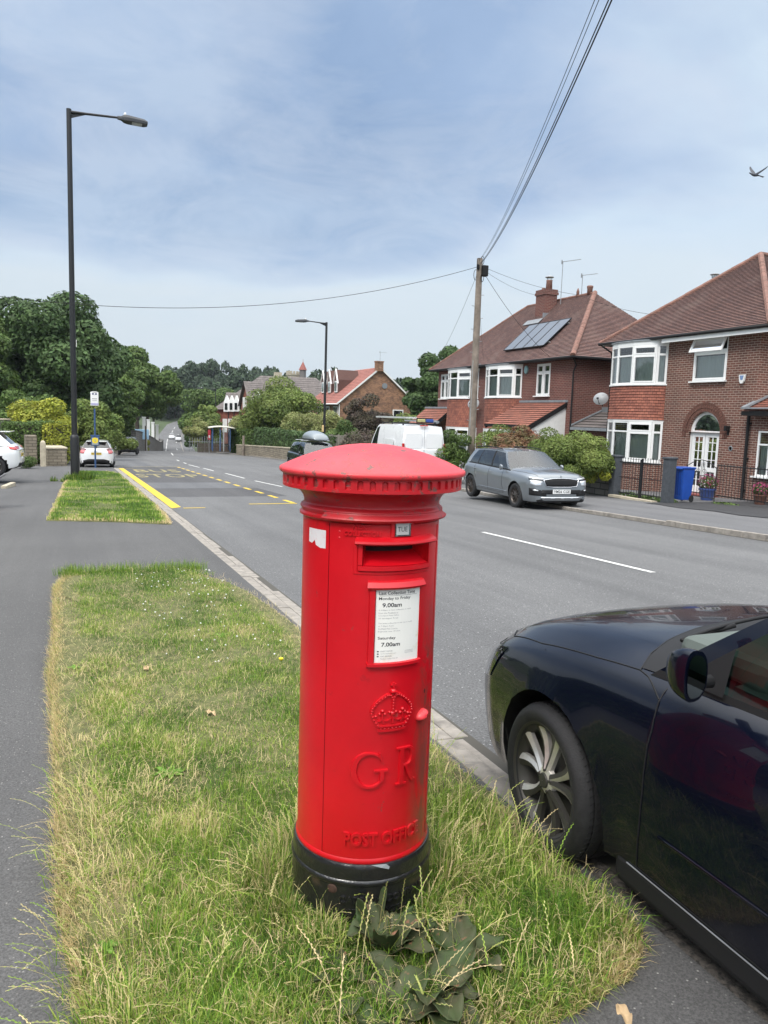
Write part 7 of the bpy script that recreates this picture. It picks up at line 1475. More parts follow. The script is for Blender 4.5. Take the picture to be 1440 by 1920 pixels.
hedgebox('hedge','tall dark hedge bounding the gardens along the left footway',(-4.4,1.),30,1.2,2.3,R_(90),'leafm',26000,.10,33,z=-.25)  # unseen hedge, added to darken reflections in the parked car
# low walls and posts on the left
def stonebox(name,label,cat,c,d,ang,mat,z=None,parts=None,group=None):
    t=thing(name,label,cat,(c[0],c[1],(float(T(c[1])) if z is None else z)),ang,group); mb=MB(); mb.box((0,0,d[2]/2-.2),(d[0],d[1],d[2]+.4)); mb.build('wall' if cat=='wall' else 'post',M[mat],t,bevel=.015)
    if parts: mb=MB(); mb.box((0,0,d[2]+.04),(d[0]+.08,d[1]+.08,.09)); mb.build('coping',M['stones'],t,bevel=.015)
    return t
x,y=colxy(79,40.5); t=thing('gatepost','pale tapering stone gatepost in front of the golden hedge','gatepost',(x,y,-1.32)); mb=MB(); mb.lathe([(.20,-.2),(.195,1.0),(.17,1.12),(.10,1.20),(.02,1.22)],4); o=mb.build('post',M['stones'],t,bevel=.02); o.rotation_euler=(0,0,R_(45))
x,y=colxy(56,41.5); stonebox('stone_pier','rough stone pier left of the pale gatepost','pier',(x,y),(.55,.7,1.45),R_(10),'stone',-1.33)
x,y=colxy(99,42.5); stonebox('stone_wall','short stone wall under the golden hedge','wall',(x,y),(1.0,2.8,.85),R_(8),'stone',-1.42,True)
x,y=colxy(12,46); stonebox('stone_wall','pale garden wall behind the white SUV','wall',(x,y),(5.,.4,2.3),R_(10),'stoneg',-1.5,True)
x,y=colxy(116,46); t=thing('wooden_post','thin dark post at the end of the golden hedge','post',(x,y,float(T(y)))); mb=MB(); mb.tube([(0,0,-.2),(0,0,1.2)],.05,8); mb.lathe([(.06,1.2),(.03,1.26)],8); mb.build('post',M['blackm'],t)
x,y=colxy(-34,17.2); stonebox('brick_pier','red brick pier cut by the left edge of the picture','pier',(x,y),(.45,.45,.75),0,'brickD',-.62,True)
x,y=colxy(14,24); stonebox('edging_stone','pale edging stone at the mouth of the left drive','stone',(x-.03,y),(.16,1.3,.05),R_(-8),'stones',-.80)
x,y=colxy(28,30); strip('driveway',M['rpath'],lambda y:-9.,lambda y:-2.6,29.6,35.5,.06,label='pale concrete drive under the white SUV',cat='driveway')
x,y=colxy(48,37); shrub('green_shrub','low green weeds in front of the stone pier on the left',x,y,.38,.7,'leafm',1500,.05,27,z=-1.2,nb=8)
def longwall(name,label,pts,h,th,mat,cope=True,dz=0.,seg=3.,posts=0.,postm=None,zfix=None):
    t=thing(name,label,'wall',(pts[0][0],pts[0][1],float(T(pts[0][1])))); o=Vector(t.location); mb=MB(); cp=MB(); rel=[]
    for a,b in zip(pts,pts[1:]):
        L_=math.hypot(b[0]-a[0],b[1]-a[1]); n=max(1,int(L_/seg))
        for i in range(n): 
            p=[a[0]+(b[0]-a[0])*i/n,a[1]+(b[1]-a[1])*i/n];q=[a[0]+(b[0]-a[0])*(i+1)/n,a[1]+(b[1]-a[1])*(i+1)/n]
            zp,zq=float(T(p[1]))+dz,float(T(q[1]))+dz; d=Vector((q[0]-p[0],q[1]-p[1],0)).normalized(); nn=Vector((-d.y,d.x,0))*th/2; P=Vector((p[0],p[1],0))-Vector((o.x,o.y,o.z));Q=Vector((q[0],q[1],0))-Vector((o.x,o.y,o.z)); e=d*.002
            def blk(m,z0,z1,w): 
                k=nn*w; m.add([P-k+Vector((0,0,zp+z0)),Q-k+Vector((0,0,zq+z0)),Q+k+Vector((0,0,zq+z0)),P+k+Vector((0,0,zp+z0)),P-k+Vector((0,0,zp+z1)),Q-k+Vector((0,0,zq+z1)),Q+k+Vector((0,0,zq+z1)),P+k+Vector((0,0,zp+z1))],[(0,3,2,1),(4,5,6,7),(0,1,5,4),(1,2,6,5),(2,3,7,6),(3,0,4,7)])
            blk(mb,-.3,h,1.); blk(cp,h+.001,h+.08,1.25)
    mb.build('wall',M[mat],t); 
    if cope: cp.build('coping',M['stones'] if mat!='stoneg' else M['stoneg'],t)
    return t
longwall('stone_wall','dark stone wall behind the white hatchback and city car',[(colxy(118,58)),(colxy(160,60)),(colxy(205,66)),colxy(225,74)],1.75,.4,'stone',dz=-.2)
longwall('stone_wall','long stone wall down the left of the far road with white posts behind it',[colxy(250,84),colxy(285,110),colxy(304,165),(LX(200)-2.9,205)],2.1,.5,'stoneg',dz=.1)
for k,px in enumerate((274,282,290,298)):
    z_=[108,114,122,132][k]; x,y=colxy(px,z_); t=thing('white_post',['tall white post nearest in the row behind the left wall','second tall white post behind the left wall','third tall white post behind the left wall','fourth and farthest tall white post behind the left wall'][k],'post',(x-.3,y,float(T(y))),0,'tall white posts behind the left wall'); mb=MB(); mb.box((0,0,2.4),(.42,.42,5.2)); mb.build('shaft',M['whitep'],t); mb=MB(); mb.box((0,0,5.05),(.52,.52,.14)); mb.build('cap',M['whitep'],t)
x,y=colxy(265,92); t=thing('notice_board','pale blue notice board near the left wall','sign',(x,y,float(T(y)))); mb=MB(); mb.box((0,0,2.0),(1.7,.08,1.2)); mb.build('panel',pm('pale_blue_panel',(.35,.55,.72),.5),t,bevel=.1); mb=MB(); [mb.box((s,0,.8),(.08,.08,1.7)) for s in (-.6,.6)]; mb.build('leg',M['whitep'],t)
x,y=colxy(273,90); t=thing('wooden_post','dark timber post beside the pale blue board','post',(x,y,float(T(y)))); mb=MB(); mb.tube([(0,0,-.2),(0,0,2.9)],.10,8); mb.lathe([(.11,2.9),(.02,2.98)],8); mb.build('post',M['bark'],t)
# right hand walls, hedges, shrubs
a,b,c_,d_=colxy(445,72),colxy(495,68),colxy(545,60),colxy(600,52)
longwall('stone_wall','low pale stone wall below the long dark hedge',[colxy(447,76),colxy(470,72),b,c_,d_],.95,.35,'stone',dz=.0)
def hb2(p,q): return ((p[0]+q[0])/2,(p[1]+q[1])/2),math.hypot(q[0]-p[0],q[1]-p[1]),math.atan2(q[1]-p[1],q[0]-p[0])
p,q=colxy(478,72),colxy(600,54); c,L_,an=hb2((p[0]+.7,p[1]+.4),(q[0]+.7,q[1]+.4)); hedgebox('hedge','long dark clipped hedge on top of the low stone wall',c,L_,1.2,2.25,an,'leafd',16000,.11,41)
p,q=colxy(432,82),colxy(474,75); c,L_,an=hb2((p[0]+.7,p[1]+.4),(q[0]+.6,q[1]+.3)); hedgebox('hedge','brighter clipped hedge beside the bus shelter',c,L_,1.3,2.5,an,'leafm',9000,.11,42)
x,y=colxy(457,73); t=thing('wooden_post','brown timber post standing in the gap of the low wall','post',(x,y,float(T(y)))); mb=MB(); mb.tube([(0,0,-.2),(0,0,1.9)],.11,8); mb.build('post',M['pole'],t)
x,y=colxy(531,80); tree('round_shrub_tree','large rounded olive green shrub tree behind the long hedge',x,y,7.9,4.9,.3,'leafo',30000,.17,51,60,.27)
x,y=colxy(566,72); shrub('flowering_shrub','cream flowering bush in front of the gabled house',x,y,4.3,2.4,'leafc',9000,.13,52,h0=.8)
x,y=colxy(613,66); shrub('flowering_shrub','cream and green bush behind the second street lamp',x,y,4.1,1.9,'leafc',7000,.12,53,h0=.8)
x,y=colxy(462,84); shrub('flowering_shrub','cream flowering bush beside the round shrub tree',x,y,4.3,2.0,'leafc',9000,.15,54,h0=1.5)
x,y=colxy(645,64); shrub('green_shrub','dark green bush right of the second street lamp',x,y,3.7,1.5,'leafm',4500,.12,55,h0=.4)
x,y=colxy(664,68); tree('plum_tree','dark purple-leaved tree in front of the brick gable, left one',x,y,6.0,1.6,1.,'leafp',5500,.12,56,18,.38)
x,y=colxy(697,68); tree('plum_tree','dark purple-leaved tree in front of the brick gable, right one',x,y,6.2,2.0,.8,'leafp',7500,.12,57,20,.38)
x,y=colxy(765,62); shrub('green_shrub','bright green bush between the gable and the white van',x,y,4.1,2.0,'leafo',6000,.12,58)
x,y=colxy(732,60); shrub('green_shrub','olive bush low in front of the brick gable',x,y,2.9,1.8,'leafo',5000,.12,59)
x,y=colxy(700,56); shrub('copper_hedge','reddish copper hedge above the postbox cap',x,y,2.35,2.3,'leafp',5000,.12,60,z=float(T(y)))
for k,(px,Z,h,w,lab) in enumerate(((806,66,10.4,2.7,'dark tree left of the red brick houses, nearer one'),(790,80,9.,2.4,'dark tree left of the red brick houses, lower one'),(842,84,13.0,3.3,'dark tree whose top shows above the eaves left of the telegraph pole'),(770,105,9.6,3.6,'broad dark tree behind the brick gable'))):
    x,y=colxy(px,Z); tree('broadleaf_tree',lab,x,y,h,w,1.,'leafd',9000,.24,70+k,30,.28)
# garden shrubs in front of the middle houses
x,y=colxy(858,31.0); shrub('ivy_bush','dense dark ivy bush between the van and the telegraph pole',x,y,2.45,.85,'leafm',7000,.055,61,depth=1.3,z=float(T(y)))
for k,(px,Z,h,w,mt,n,sz,lab) in enumerate(((930,30.5,2.35,1.0,'leafo',7000,.055,'grey-green bush above the rear of the grey SUV'),(968,28.5,2.75,1.15,'leafr',9000,.06,'red-tipped bush behind the roof of the grey SUV'),(1015,27.3,2.25,1.1,'leafo',9000,.05,'variegated bush above the windscreen of the grey SUV'),(1062,25.8,2.2,1.05,'leafo',9000,.05,'variegated bush right of the SUV roof'),(1100,24.6,2.05,.85,'leafo',7000,.05,'rounded variegated bush behind the stone wall'),(1118,24.6,1.75,.55,'leafy',4500,.045,'bright yellow-green bush beside the dark gatepost'))):
    x,y=colxy(px,Z); shrub('garden_shrub',lab,x+.25,y,h,w,mt,n,sz,80+k,z=float(T(y))+.05,h0=.3)
mb=None
longwall('stone_wall','garden wall of big grey-brown stone blocks behind the grey SUV',[(16.25,20.35),(16.35,24.5),(16.7,31.),(17.2,37.)],.98,.28,'stoneg',dz=.05)
longwall('stone_wall','low wall end stone beside the dark gatepost',[(16.22,20.33),(16.2,20.32)],.5,.28,'stoneg',dz=.05) if 0 else None
t=thing('picket_fence','short white fence between the van and the grey SUV','fence',(15.9,30.6,float(T(30.6)))); mb=MB()
for k in range(9): mb.box((-.1+k*.02,1.4-k*.32,.50),(.03,.10,1.0)); 
mb.build('picket',M['whitep'],t); mb=MB(); [mb.bar((-.05,1.5,z),(.1,-1.3,z),.04,.07) for z in (.35,.85)]; mb.build('rail',M['whitep'],t)
# gateposts, gates, railings, bin, pots
def gpost(label,x,y,h=1.28):
    t=thing('gatepost',label,'gatepost',(x,y,float(T(y))+.08)); mb=MB(); mb.box((0,0,h/2-.1),(.27,.27,h+.2)); mb.build('shaft',M['gatep'],t,bevel=.012); mb=MB(); mb.box((0,0,h+.03),(.32,.32,.06)); mb.build('cap',M['gatep'],t,bevel=.012); return t
gpost('dark painted stone gatepost left of the black gates',16.15,20.10); gpost('dark painted stone gatepost beside the blue bin',16.15,17.70)
def gate(label,x,y0,y1,h,hinge):
    t=thing('iron_gate',label,'gate',(x,y0,float(T(y0))+.12)); L_=y1-y0; mb=MB(); mb.bar((0,0,.10),(0,L_,.10),.03,.03); mb.bar((0,0,h-.12),(0,L_,h-.12),.03,.03); mb.bar((0,0,h*.5),(0,L_,h*.5),.02,.02); mb.build('frame',M['blackm'],t)
    mb=MB(); n=8
    for k in range(1,n): mb.tube([(0,L_*k/n,.05),(0,L_*k/n,h)],.009,5); mb.lathe([(.016,h),(.002,h+.05)],6,c=(0,L_*k/n,0))
    mb.build('bars',M['blackm'],t); mb=MB(); e=0 if hinge else L_; mb.box((0,e,h/2),(.05,.05,h+.02)); mb.box((0,L_ if not hinge else 0,h/2),(.05,.05,h)) if 0 else None; mb.build('stile',M['blackm'],t)
    return t
gate('left leaf of the black iron gates','0' and 16.15,18.92,19.90,1.18,True); gate('right leaf of the black iron gates',16.15,17.92,18.87,1.18,False)
t=thing('wheelie_bin','blue wheelie bin standing beside the dark gatepost','bin',(16.80,17.80,float(T(17.3))+.085),R_(2)); t.scale=(.8,.72,1.0); mb=MB()
rows=[[(sx*w,sy*d,z) for sx,sy in ((-1,-1),(1,-1),(1,1),(-1,1))] for w,d,z in ((.20,.22,.06),(.23,.25,.30),(.27,.285,.92),(.27,.285,.98))]; mb.grid(rows,closed=True); mb.poly(rows[0]); mbb=pm('blue_bin_plastic',(.012,.07,.36),.4,coat=.15,var=.1); mb.build('body',mbb,t,bevel=.02,fixn=True)
mb=MB(); mb.box((.0,0,1.01),(.62,.64,.05)); mb.box((-.33,0,.985),(.05,.5,.05)); mb.build('lid',mbb,t,bevel=.02); mb=MB(); [mb.box((-.262,yy,.55),(.02,.035,.7),M=Matrix.Rotation(R_(-3.4),3,'Y')) for yy in (-.12,.0,.12)]; mb.build('ribs',pm('blue_bin_rib',(.008,.045,.24),.4),t)
for s in (-1,1): mb=MB(); mb.lathe([(.10,-.025),(.10,.025)],18,c=(.22,s*.25,.10),axis='y'); mb.build('wheel',M['rubber'],t)
mb=MB(); mb.tube([(.30,-.25,.96),(.34,-.22,.97),(.34,.22,.97),(.30,.25,.96)],.015,6); mb.build('handle',mbb,t)
def railing(label,x,y0,y1,h,sp=.115,arch=False):
    t=thing('iron_railing',label,'railing',(x,y0,float(T(y0))+.10)); L_=y1-y0; mb=MB(); mb.bar((0,0,.08),(0,L_,.08),.02,.03); mb.bar((0,0,h),(0,L_,h),.02,.03); mb.build('rail',M['blackm'],t); mb=MB(); n=int(L_/sp)
    for k in range(n+1): mb.tube([(0,k*L_/n,.03),(0,k*L_/n,h+(0 if arch else .05))],.008,5)
    mb.build('bars',M['blackm'],t); return t
railing('black iron railing in front of the arched door and driveway',17.75,13.8,17.45,.98); 
t=thing('iron_gate','small ornamental black gate with scrolls in front of the arched door','gate',(17.75,17.5,float(T(17.5))+.10)); mb=MB(); n=20
mb.tube([(0,1.2*k/n,1.0+.22*sin(PI*k/n)) for k in range(n+1)],.012,6); mb.tube([(0,0,0),(0,0,1.05)],.016,6); mb.tube([(0,1.2,0),(0,1.2,1.05)],.016,6); mb.tube([(0,0,.1),(0,1.2,.1)],.012,5); mb.tube([(0,0,.75),(0,1.2,.75)],.012,5); mb.build('frame',M['blackm'],t)
mb=MB()
for k in range(1,10): yy=1.2*k/10; mb.tube([(0,yy,.1),(0,yy,.75 if k not in (4,5,6) else .95+.2*sin(PI*k/10))],.007,5)
for (cy_,cz_,r) in ((.48,.87,.09),(.72,.87,.09),(.6,.45,.11),(.6,.25,.09)): mb.tube([(0.012,cy_+r*cos(a)*(1-a/9),cz_+r*sin(a)*(1-a/9)) for a in np.linspace(0,7.5,22)],.007,5)
mb.build('scrolls',M['blackm'],t)
def pot(label,x,y,s=1.,col=(.05,.09,.28)):
    t=thing('flower_pot',label,'flower pot',(x,y,float(T(y))+.085)); mb=MB(); mb.lathe([(.14*s,0),(.19*s,.24*s),(.21*s,.26*s),(.21*s,.30*s),(.18*s,.30*s),(.17*s,.24*s)],24); mb.build('pot',pm('glazed_pot',col,.3,coat=.5),t,smooth=True,auto=40)
    rs=np.random.RandomState(int(y*100)); V,F,c=leaves([(0,0,.42*s,.22*s,.22*s,.18*s)],900,.03,rs); npmesh('leaves',V,F,M['leafm'],c,t); V,F,c=leaves([(0,0,.45*s,.24*s,.24*s,.2*s)],420,.028,rs,shell=(.8,1.1)); npmesh('flowers',V,F,foliage('pink_petals%d'%int(y*10),(.28,.03,.10),(.42,.07,.18),.1,4.),c,t); return t
pot('blue glazed pot of pink flowers in front of the arched door',18.3,18.35,1.25); pot('small pot of pink flowers right of the blue pot',18.7,16.7,1.0,(.15,.07,.05))
t=thing('ground_weeds','low green weeds along the foot of the gates','weeds',(16.4,18.9,float(T(18.9))+.08)); rs=np.random.RandomState(77); V,F,c=leaves([(0,q,.05,.25,.4,.10) for q in (-.9,-.4,.2,.8)]+[(1.2,-2.,.04,.3,.5,.08)],1600,.04,rs); npmesh('foliage',V,F,M['leafm'],c,t)
mb=MB(); mb.box((15.95,19.0,float(T(19))+.10),(.22,2.0,.07)); o=mb.build('gate_step',M['stones']); tag(o,'worn stone threshold strip under the black gates','step')
# ---------------- street furniture ----------------------------------------
def lamp(name,label,x,y,h,arm,side=1,base=True,z=None,fat=1.,tagc=None,group='street lamps'):
    t=thing(name,label,'street lamp',(x,y,float(T(y)) if z is None else z),0,group); mb=MB(); mb.tube([(0,0,1.6),(0,0,h)],[.075*fat,.062*fat],16); mb.build('pole',M['blackm'],t,smooth=True,auto=40)
    if base: mb=MB(); mb.lathe([(.115*fat,-.3),(.115*fat,1.58),(.10*fat,1.68),(.076*fat,1.72)],20); mb.build('base_section',M['blackm'],t,smooth=True,auto=40)
    mb=MB(); s=side; mb.tube([(0,0,h-.10),(s*arm*.35,0,h-.07),(s*arm,0,h-.02)],[.045*fat,.032*fat,.028*fat],10); mb.prism([(s*.05,-.01,h-.30),(s*.75,-.01,h-.03),(s*.05,-.01,h-.08)],(0,.02,0)); mb.build('arm',M['blackm'],t,smooth=True,auto=40)
    mb=MB(); e=s*arm; rows=[]
    for q,w,t0,t1 in ((0,.05,-.05,.05),(.12,.07,-.06,.06),(.22,.17,-.09,.10),(.36,.21,-.10,.11),(.90,.21,-.10,.07),(1.02,.16,-.08,.03)):
        rows.append([(e+s*q,a*w,h-.02+b-q*.02) for a,b in ((-1,t0),(1,t0),(1,(t0+t1)/2),(.6,t1),(-.6,t1),(-1,(t0+t1)/2))])
    mb.grid(rows,closed=True); mb.poly(rows[0]);mb.poly(rows[-1]); hd=mb.build('lantern',pm('lantern_grey',(.03,.034,.04),.6),t,fixn=True); mb=MB(); mb.box((e+s*.66,0,h-.135),(.34,.30,.02),M=Matrix.Rotation(s*.02,3,'Y')); mb.build('led_panel',pm('led_panel_lens',(.42,.43,.46),.3),hd)
    mb=MB(); mb.lathe([(.045,h+.05),(.045,h+.16),(.02,h+.19)],12,c=(e+s*.26,0,0)); mb.build('photocell',M['whitep'],hd,smooth=True); return t
x,y=colxy(139,28.0); lamp('street_lamp','tall black street lamp with a bulky base section standing in the far grass verge',x,y,13.0,1.60,1,fat=1.35)
t=thing('pole_sign','small white plate fixed on the tall black lamp post','sign',(x,y,float(T(y)))); mb=MB(); mb.box((.115,-.02,5.0),(.02,.16,.26)); mb.build('plate',M['whitep'],t)
x,y=colxy(608.5,58); lamp('street_lamp','black street lamp reaching over the road from the right pavement',x,y,10.4,1.35,-1,fat=1.35); t=thing('pole_sign','small cream and orange tag on the second street lamp','sign',(x,y,float(T(y)))); mb=MB(); mb.box((-.14,-.1,2.55),(.12,.1,.5)); mb.build('plate',pm('cream_tag',(.7,.5,.25),.6),t)
x,y=colxy(178,90); lamp('street_lamp','thin dark street lamp against the trees on the left',x,y,10.0,1.9,1)
x,y=colxy(404,128); lamp('street_lamp','distant dark street lamp left of the brick estate',x,y,11.0,2.0,-1)
x,y=colxy(349,260); lamp('street_lamp','tiny farthest street lamp beside the hill road',x,y,10.0,1.8,-1,False)
# bus stop pole
x,y=G(178,880); mblu=pm('bus_stop_blue',(.035,.08,.19),.45); t=thing('bus_stop_pole','blue bus stop pole with a white flag and a yellow timetable disc','bus stop sign',(x+.05,y+1.0,float(T(y+1.)))); H5=3.55
mb=MB(); mb.tube([(0,0,-.2),(0,0,H5-.5)],.045,12); mb.build('pole',mblu,t,smooth=True,auto=40)
mb=MB(); mb.box((0,-.03,H5-.02),(.38,.035,.66)); mb.tube([(-.19+.38*k/10,-.03,H5+.31+.05*sin(PI*k/10)) for k in range(11)],.018,5); fl=mb.build('flag',M['white'],t,bevel=.01)
mb=MB(); mb.box((0,-.052,H5-.27),(.34,.006,.10)); mb.box((0,-.052,H5+.0),(.24,.006,.035),1); mb.box((0,-.052,H5-.08),(.22,.006,.02),1); mb.box((-.07,-.052,H5+.24),(.09,.006,.07),2); mb.box((.07,-.052,H5+.24),(.09,.006,.07),2); mb.build('flag_symbols',[pm('lilac_band',(.42,.40,.60),.5),M['inkg'],pm('navy_symbol',(.05,.05,.16),.5)],fl)
mb=MB(); mb.box((0,-.04,1.42),(.40,.06,.50)); mb.box((0,-.04,1.69),(.46,.08,.05)); cs=mb.build('timetable_case',mblu,t,bevel=.01); mb=MB(); mb.box((0,-.073,1.40),(.30,.006,.36)); mb.build('timetable_paper',pm('case_paper',(.35,.37,.36),.5),cs); mb=MB(); mb.lathe([(.145,-.082),(.145,-.078)],28,c=(0,0,1.44),axis='y'); mb.box((-.0,-.084,1.48),(.11,.003,.018),1); mb.box((0,-.084,1.43),(.13,.003,.018),1); mb.box((0,-.084,1.39),(.08,.003,.018),1); mb.build('yellow_disc',[pm('disc_yellow',(.80,.62,.01),.5),M['inkg']],cs)
# bus shelter
x,y=colxy(413,80); g=float(T(y))+.12; t=thing('bus_shelter','bus shelter with blue posts and a pale curved roof on the right pavement','bus shelter',(x+.1,y,g+.25),R_(-8)); mb=MB(); rows=[[(q,w,2.35+.16*(1-(q/1.35)**2)+.06*(w>9)) for q in np.linspace(-1.35,1.35,9)] for w in (-1.9,1.9)]; mb.grid(rows); o=mb.build('roof',pm('shelter_roof',(.58,.56,.48),.6),t,smooth=True); md=o.modifiers.new('s','SOLIDIFY'); md.thickness=.10
for (px_,py_) in ((-.9,-1.7),(-.15,-1.7),(.85,-1.7),(-.9,1.7),(.85,1.7),(.2,-1.75)): mb=MB(); mb.box((px_,py_,1.15),(.10,.10,2.4)); mb.build('post',mblu if px_!=.2 else pm('shelter_grey',(.3,.32,.32),.5),t)
mb=MB(); mb.poly([(.85,-1.7,.25),(.85,1.7,.25),(.85,1.7,2.1),(.85,-1.7,2.1)]); mb.poly([(-.15,1.7,.25),(.85,1.7,.25),(.85,1.7,2.1),(-.15,1.7,2.1)]); mb.build('glass_panel',M['glass'],t); mb=MB(); mb.box((.6,0,.55),(.3,2.6,.06)); mb.build('bench',M['bark'],t)
x,y=colxy(392.5,82); t=thing('round_sign','small red and white sign on a grey post left of the bus shelter','sign',(x,y,float(T(y))+.3)); mb=MB(); mb.tube([(0,0,-.3),(0,0,2.0)],.05,8); mb.build('post',M['galv'],t); mb=MB(); mb.box((0,-.06,1.65),(.30,.04,1.05)); mb.box((0,-.085,1.45),(.16,.02,.3),1); mb.build('plate',[pm('sign_red',(.55,.05,.07),.5),M['white']],t)
x,y=colxy(376,88); t=thing('metal_fence','grey pointed metal railings left of the bus shelter','fence',(x,y,float(T(y))+.2)); mb=MB(); 
for k in range(14): mb.box((-1.2+k*.28,.0,.65),(.05,.05,1.5+.5*math.exp(-(k-6)**2/2.)))
mb.build('pales',M['galv'],t); mb=MB(); mb.box((.6,.03,.95),(4.0,.04,.06)); mb.box((.6,.03,.3),(4.0,.04,.06)); mb.build('rail',M['galv'],t)
t=thing('timber_fence','brown timber fence between the railings and the bus shelter','fence',(*colxy(396,84),float(T(90)))); mb=MB(); [mb.box((-1.4+k*.16,0,.55),(.14,.03,1.25)) for k in range(22)]; mb.build('boards',M['bark'],t)
x,y=colxy(369,96); shrub('flowering_shrub','cream flowering bush above the grey railings by the road',x,y,4.4,1.5,'leafc',4500,.17,90,h0=.6); x,y=colxy(362,112); shrub('conifer_bush','dark rounded bush at the roadside before the dip',x,y,5.0,1.6,'leafd',3500,.2,91)
for k,(px,Z,h,w,mt,lab) in enumerate(((384,118,8.5,3.0,'leafo','mid green tree behind the bus shelter'),(396,135,7.5,3.0,'leafm','green tree at the left end of the estate building'),(388,160,16.,6.5,'leafm','tall green tree at the foot of the hill, left one'),(430,165,15.,6.,'leafm','tall green tree at the foot of the hill, right one'))):
    x,y=colxy(px,Z); tree('broadleaf_tree',lab,x,y,h,w,.5,mt,9000,.36,95+k,34,.28)
# fence panel right of lamp 2 and dark heap
x,y=colxy(634,55); t=thing('timber_fence','short weathered timber fence panel behind the postbox cap','fence',(x,y,float(T(y))+.9)); mb=MB(); [mb.box((-.6+k*.17,0,.5),(.15,.03,1.3+.08*sin(k*2.))) for k in range(8)]; mb.build('boards',pm('grey_boards',(.22,.20,.17),.9),t)
# telegraph pole
TX,TY_=colxy(886.5,31.0); TZ=float(T(TY_)); t=thing('telegraph_pole','weathered wooden telegraph pole carrying wires beside the ivy bush','telegraph pole',(TX,TY_,TZ)); HT=8.95
mb=MB(); mb.tube([(0,0,-.3),(.0,0,3),(.0,0,6),(0,0,HT)],[.165,.15,.135,.115],18); mb.build('pole',M['pole'],t,smooth=True,auto=50)
mb=MB(); mb.box((.16,-.12,HT-.48),(.26,.22,.42)); mb.box((-.12,-.1,HT-.35),(.10,.10,.2)); mb.build('junction_box',M['black'],t,bevel=.03); mb=MB()
for (a,r,z) in ((.3,.16,-.05),(2.2,.20,-.62),(4.,.18,-.2),(5.2,.15,-.75)): mb.tube([(cos(a)*.15+r*cos(b)*.6,sin(a)*.15+r*cos(b)*.3,HT+z+r*sin(b)) for b in np.linspace(0,2*PI,14)],.012,5)
mb.build('cable_loops',M['black'],t); mb=MB()
for k in range(12): z=2.6+k*.45; s=1 if k%2 else -1; mb.tube([(s*.13,0,z),(s*.26,0,z+.02)],.012,5)
mb.build('step_irons',M['galv'],t); mb=MB(); mb.tube([(-.14,-.06,0),(-.12,-.05,5.)],.02,5); mb.build('cable_guard',M['galv'],t)
top=Vector((TX,TY_,TZ+HT-.08))
def wire(label,pts,r=.012,sag=0.,n=40,group=None):
    P=[Vector(p) for p in pts]; out=[]
    if len(P)==2:
        ext=1.3 if 'top edge' in label else 1.
        for i in range(n+1): q=i/n*ext; p=P[0].lerp(P[1],q); p.z-=sag*4*q*(1-q); out.append(p)
    else:
        A_,B_,C2_=P                                   # quadratic through three points, B at t=.5 of the span, run on past C
        for i in range(n+1): q=i/n*1.25; out.append(A_*((1-q)*(1-2*q))+B_*(4*q*(1-q))+C2_*(q*(2*q-1)))
    o=MB().tube(out,r,6,cap=False).build('overhead_wire',M['black'],smooth=True); return tag(o,label,'overhead wire',group)
zat2=lambda x,y,Z: Vector(at(x,y,Z))
g_='wires running from the telegraph pole'
wire('thick overhead wire, rightmost of those rising to the top edge',[top+Vector((.05,0,-.12)),zat2(1147,0,9.3)],.010,.35,group=g_)
wire('second thick overhead wire just left of the rightmost one',[top+Vector((.03,0,-.1)),zat2(1141,0,9.2)],.008,.34,group=g_)
wire('thin overhead wire, middle of those rising to the top edge',[top+Vector((-.03,0,-.04)),zat2(1123,0,9.)],.0045,.33,group=g_)
wire('thin overhead wire, leftmost of those rising to the top edge',[top+Vector((-.05,0,-.02)),zat2(1115,0,8.9)],.0045,.33,group=g_)
wire('long single wire crossing the sky from the pole to the left edge',[top+Vector((-.1,0,-.25)),zat2(-60,548,24)],.009,.95,60,g_)
wire('wire from the pole to the ridge side of the middle house',[top+Vector((.1,0,-.2)),zat2(1085,553,31)],.006,.15,group=g_); wire('thin wire going on behind the middle roof to the near house',[zat2(1085,553,31),zat2(1225,590,26)],.006,.10,group=g_)
wire('wire from the pole to the middle chimney',[top+Vector((.1,0,-.3)),(22.0,33.9,8.0)],.006,.2,group=g_)
wire('wire from the pole down across the solar panels',[top+Vector((.12,0,-.35)),Vector((19.35,29.0,4.55))],.008,.25,group=g_)
wire('wire from the pole down to the far end of the middle houses',[top+Vector((-.08,.1,-.6)),Vector((19.35,40.9,4.6))],.006,.3,group=g_)
wire('near vertical thin wire beside the pole to the left bay',[top+Vector((.05,.1,-.6)),Vector((19.4,34.9,4.6))],.005,.5,group=g_)
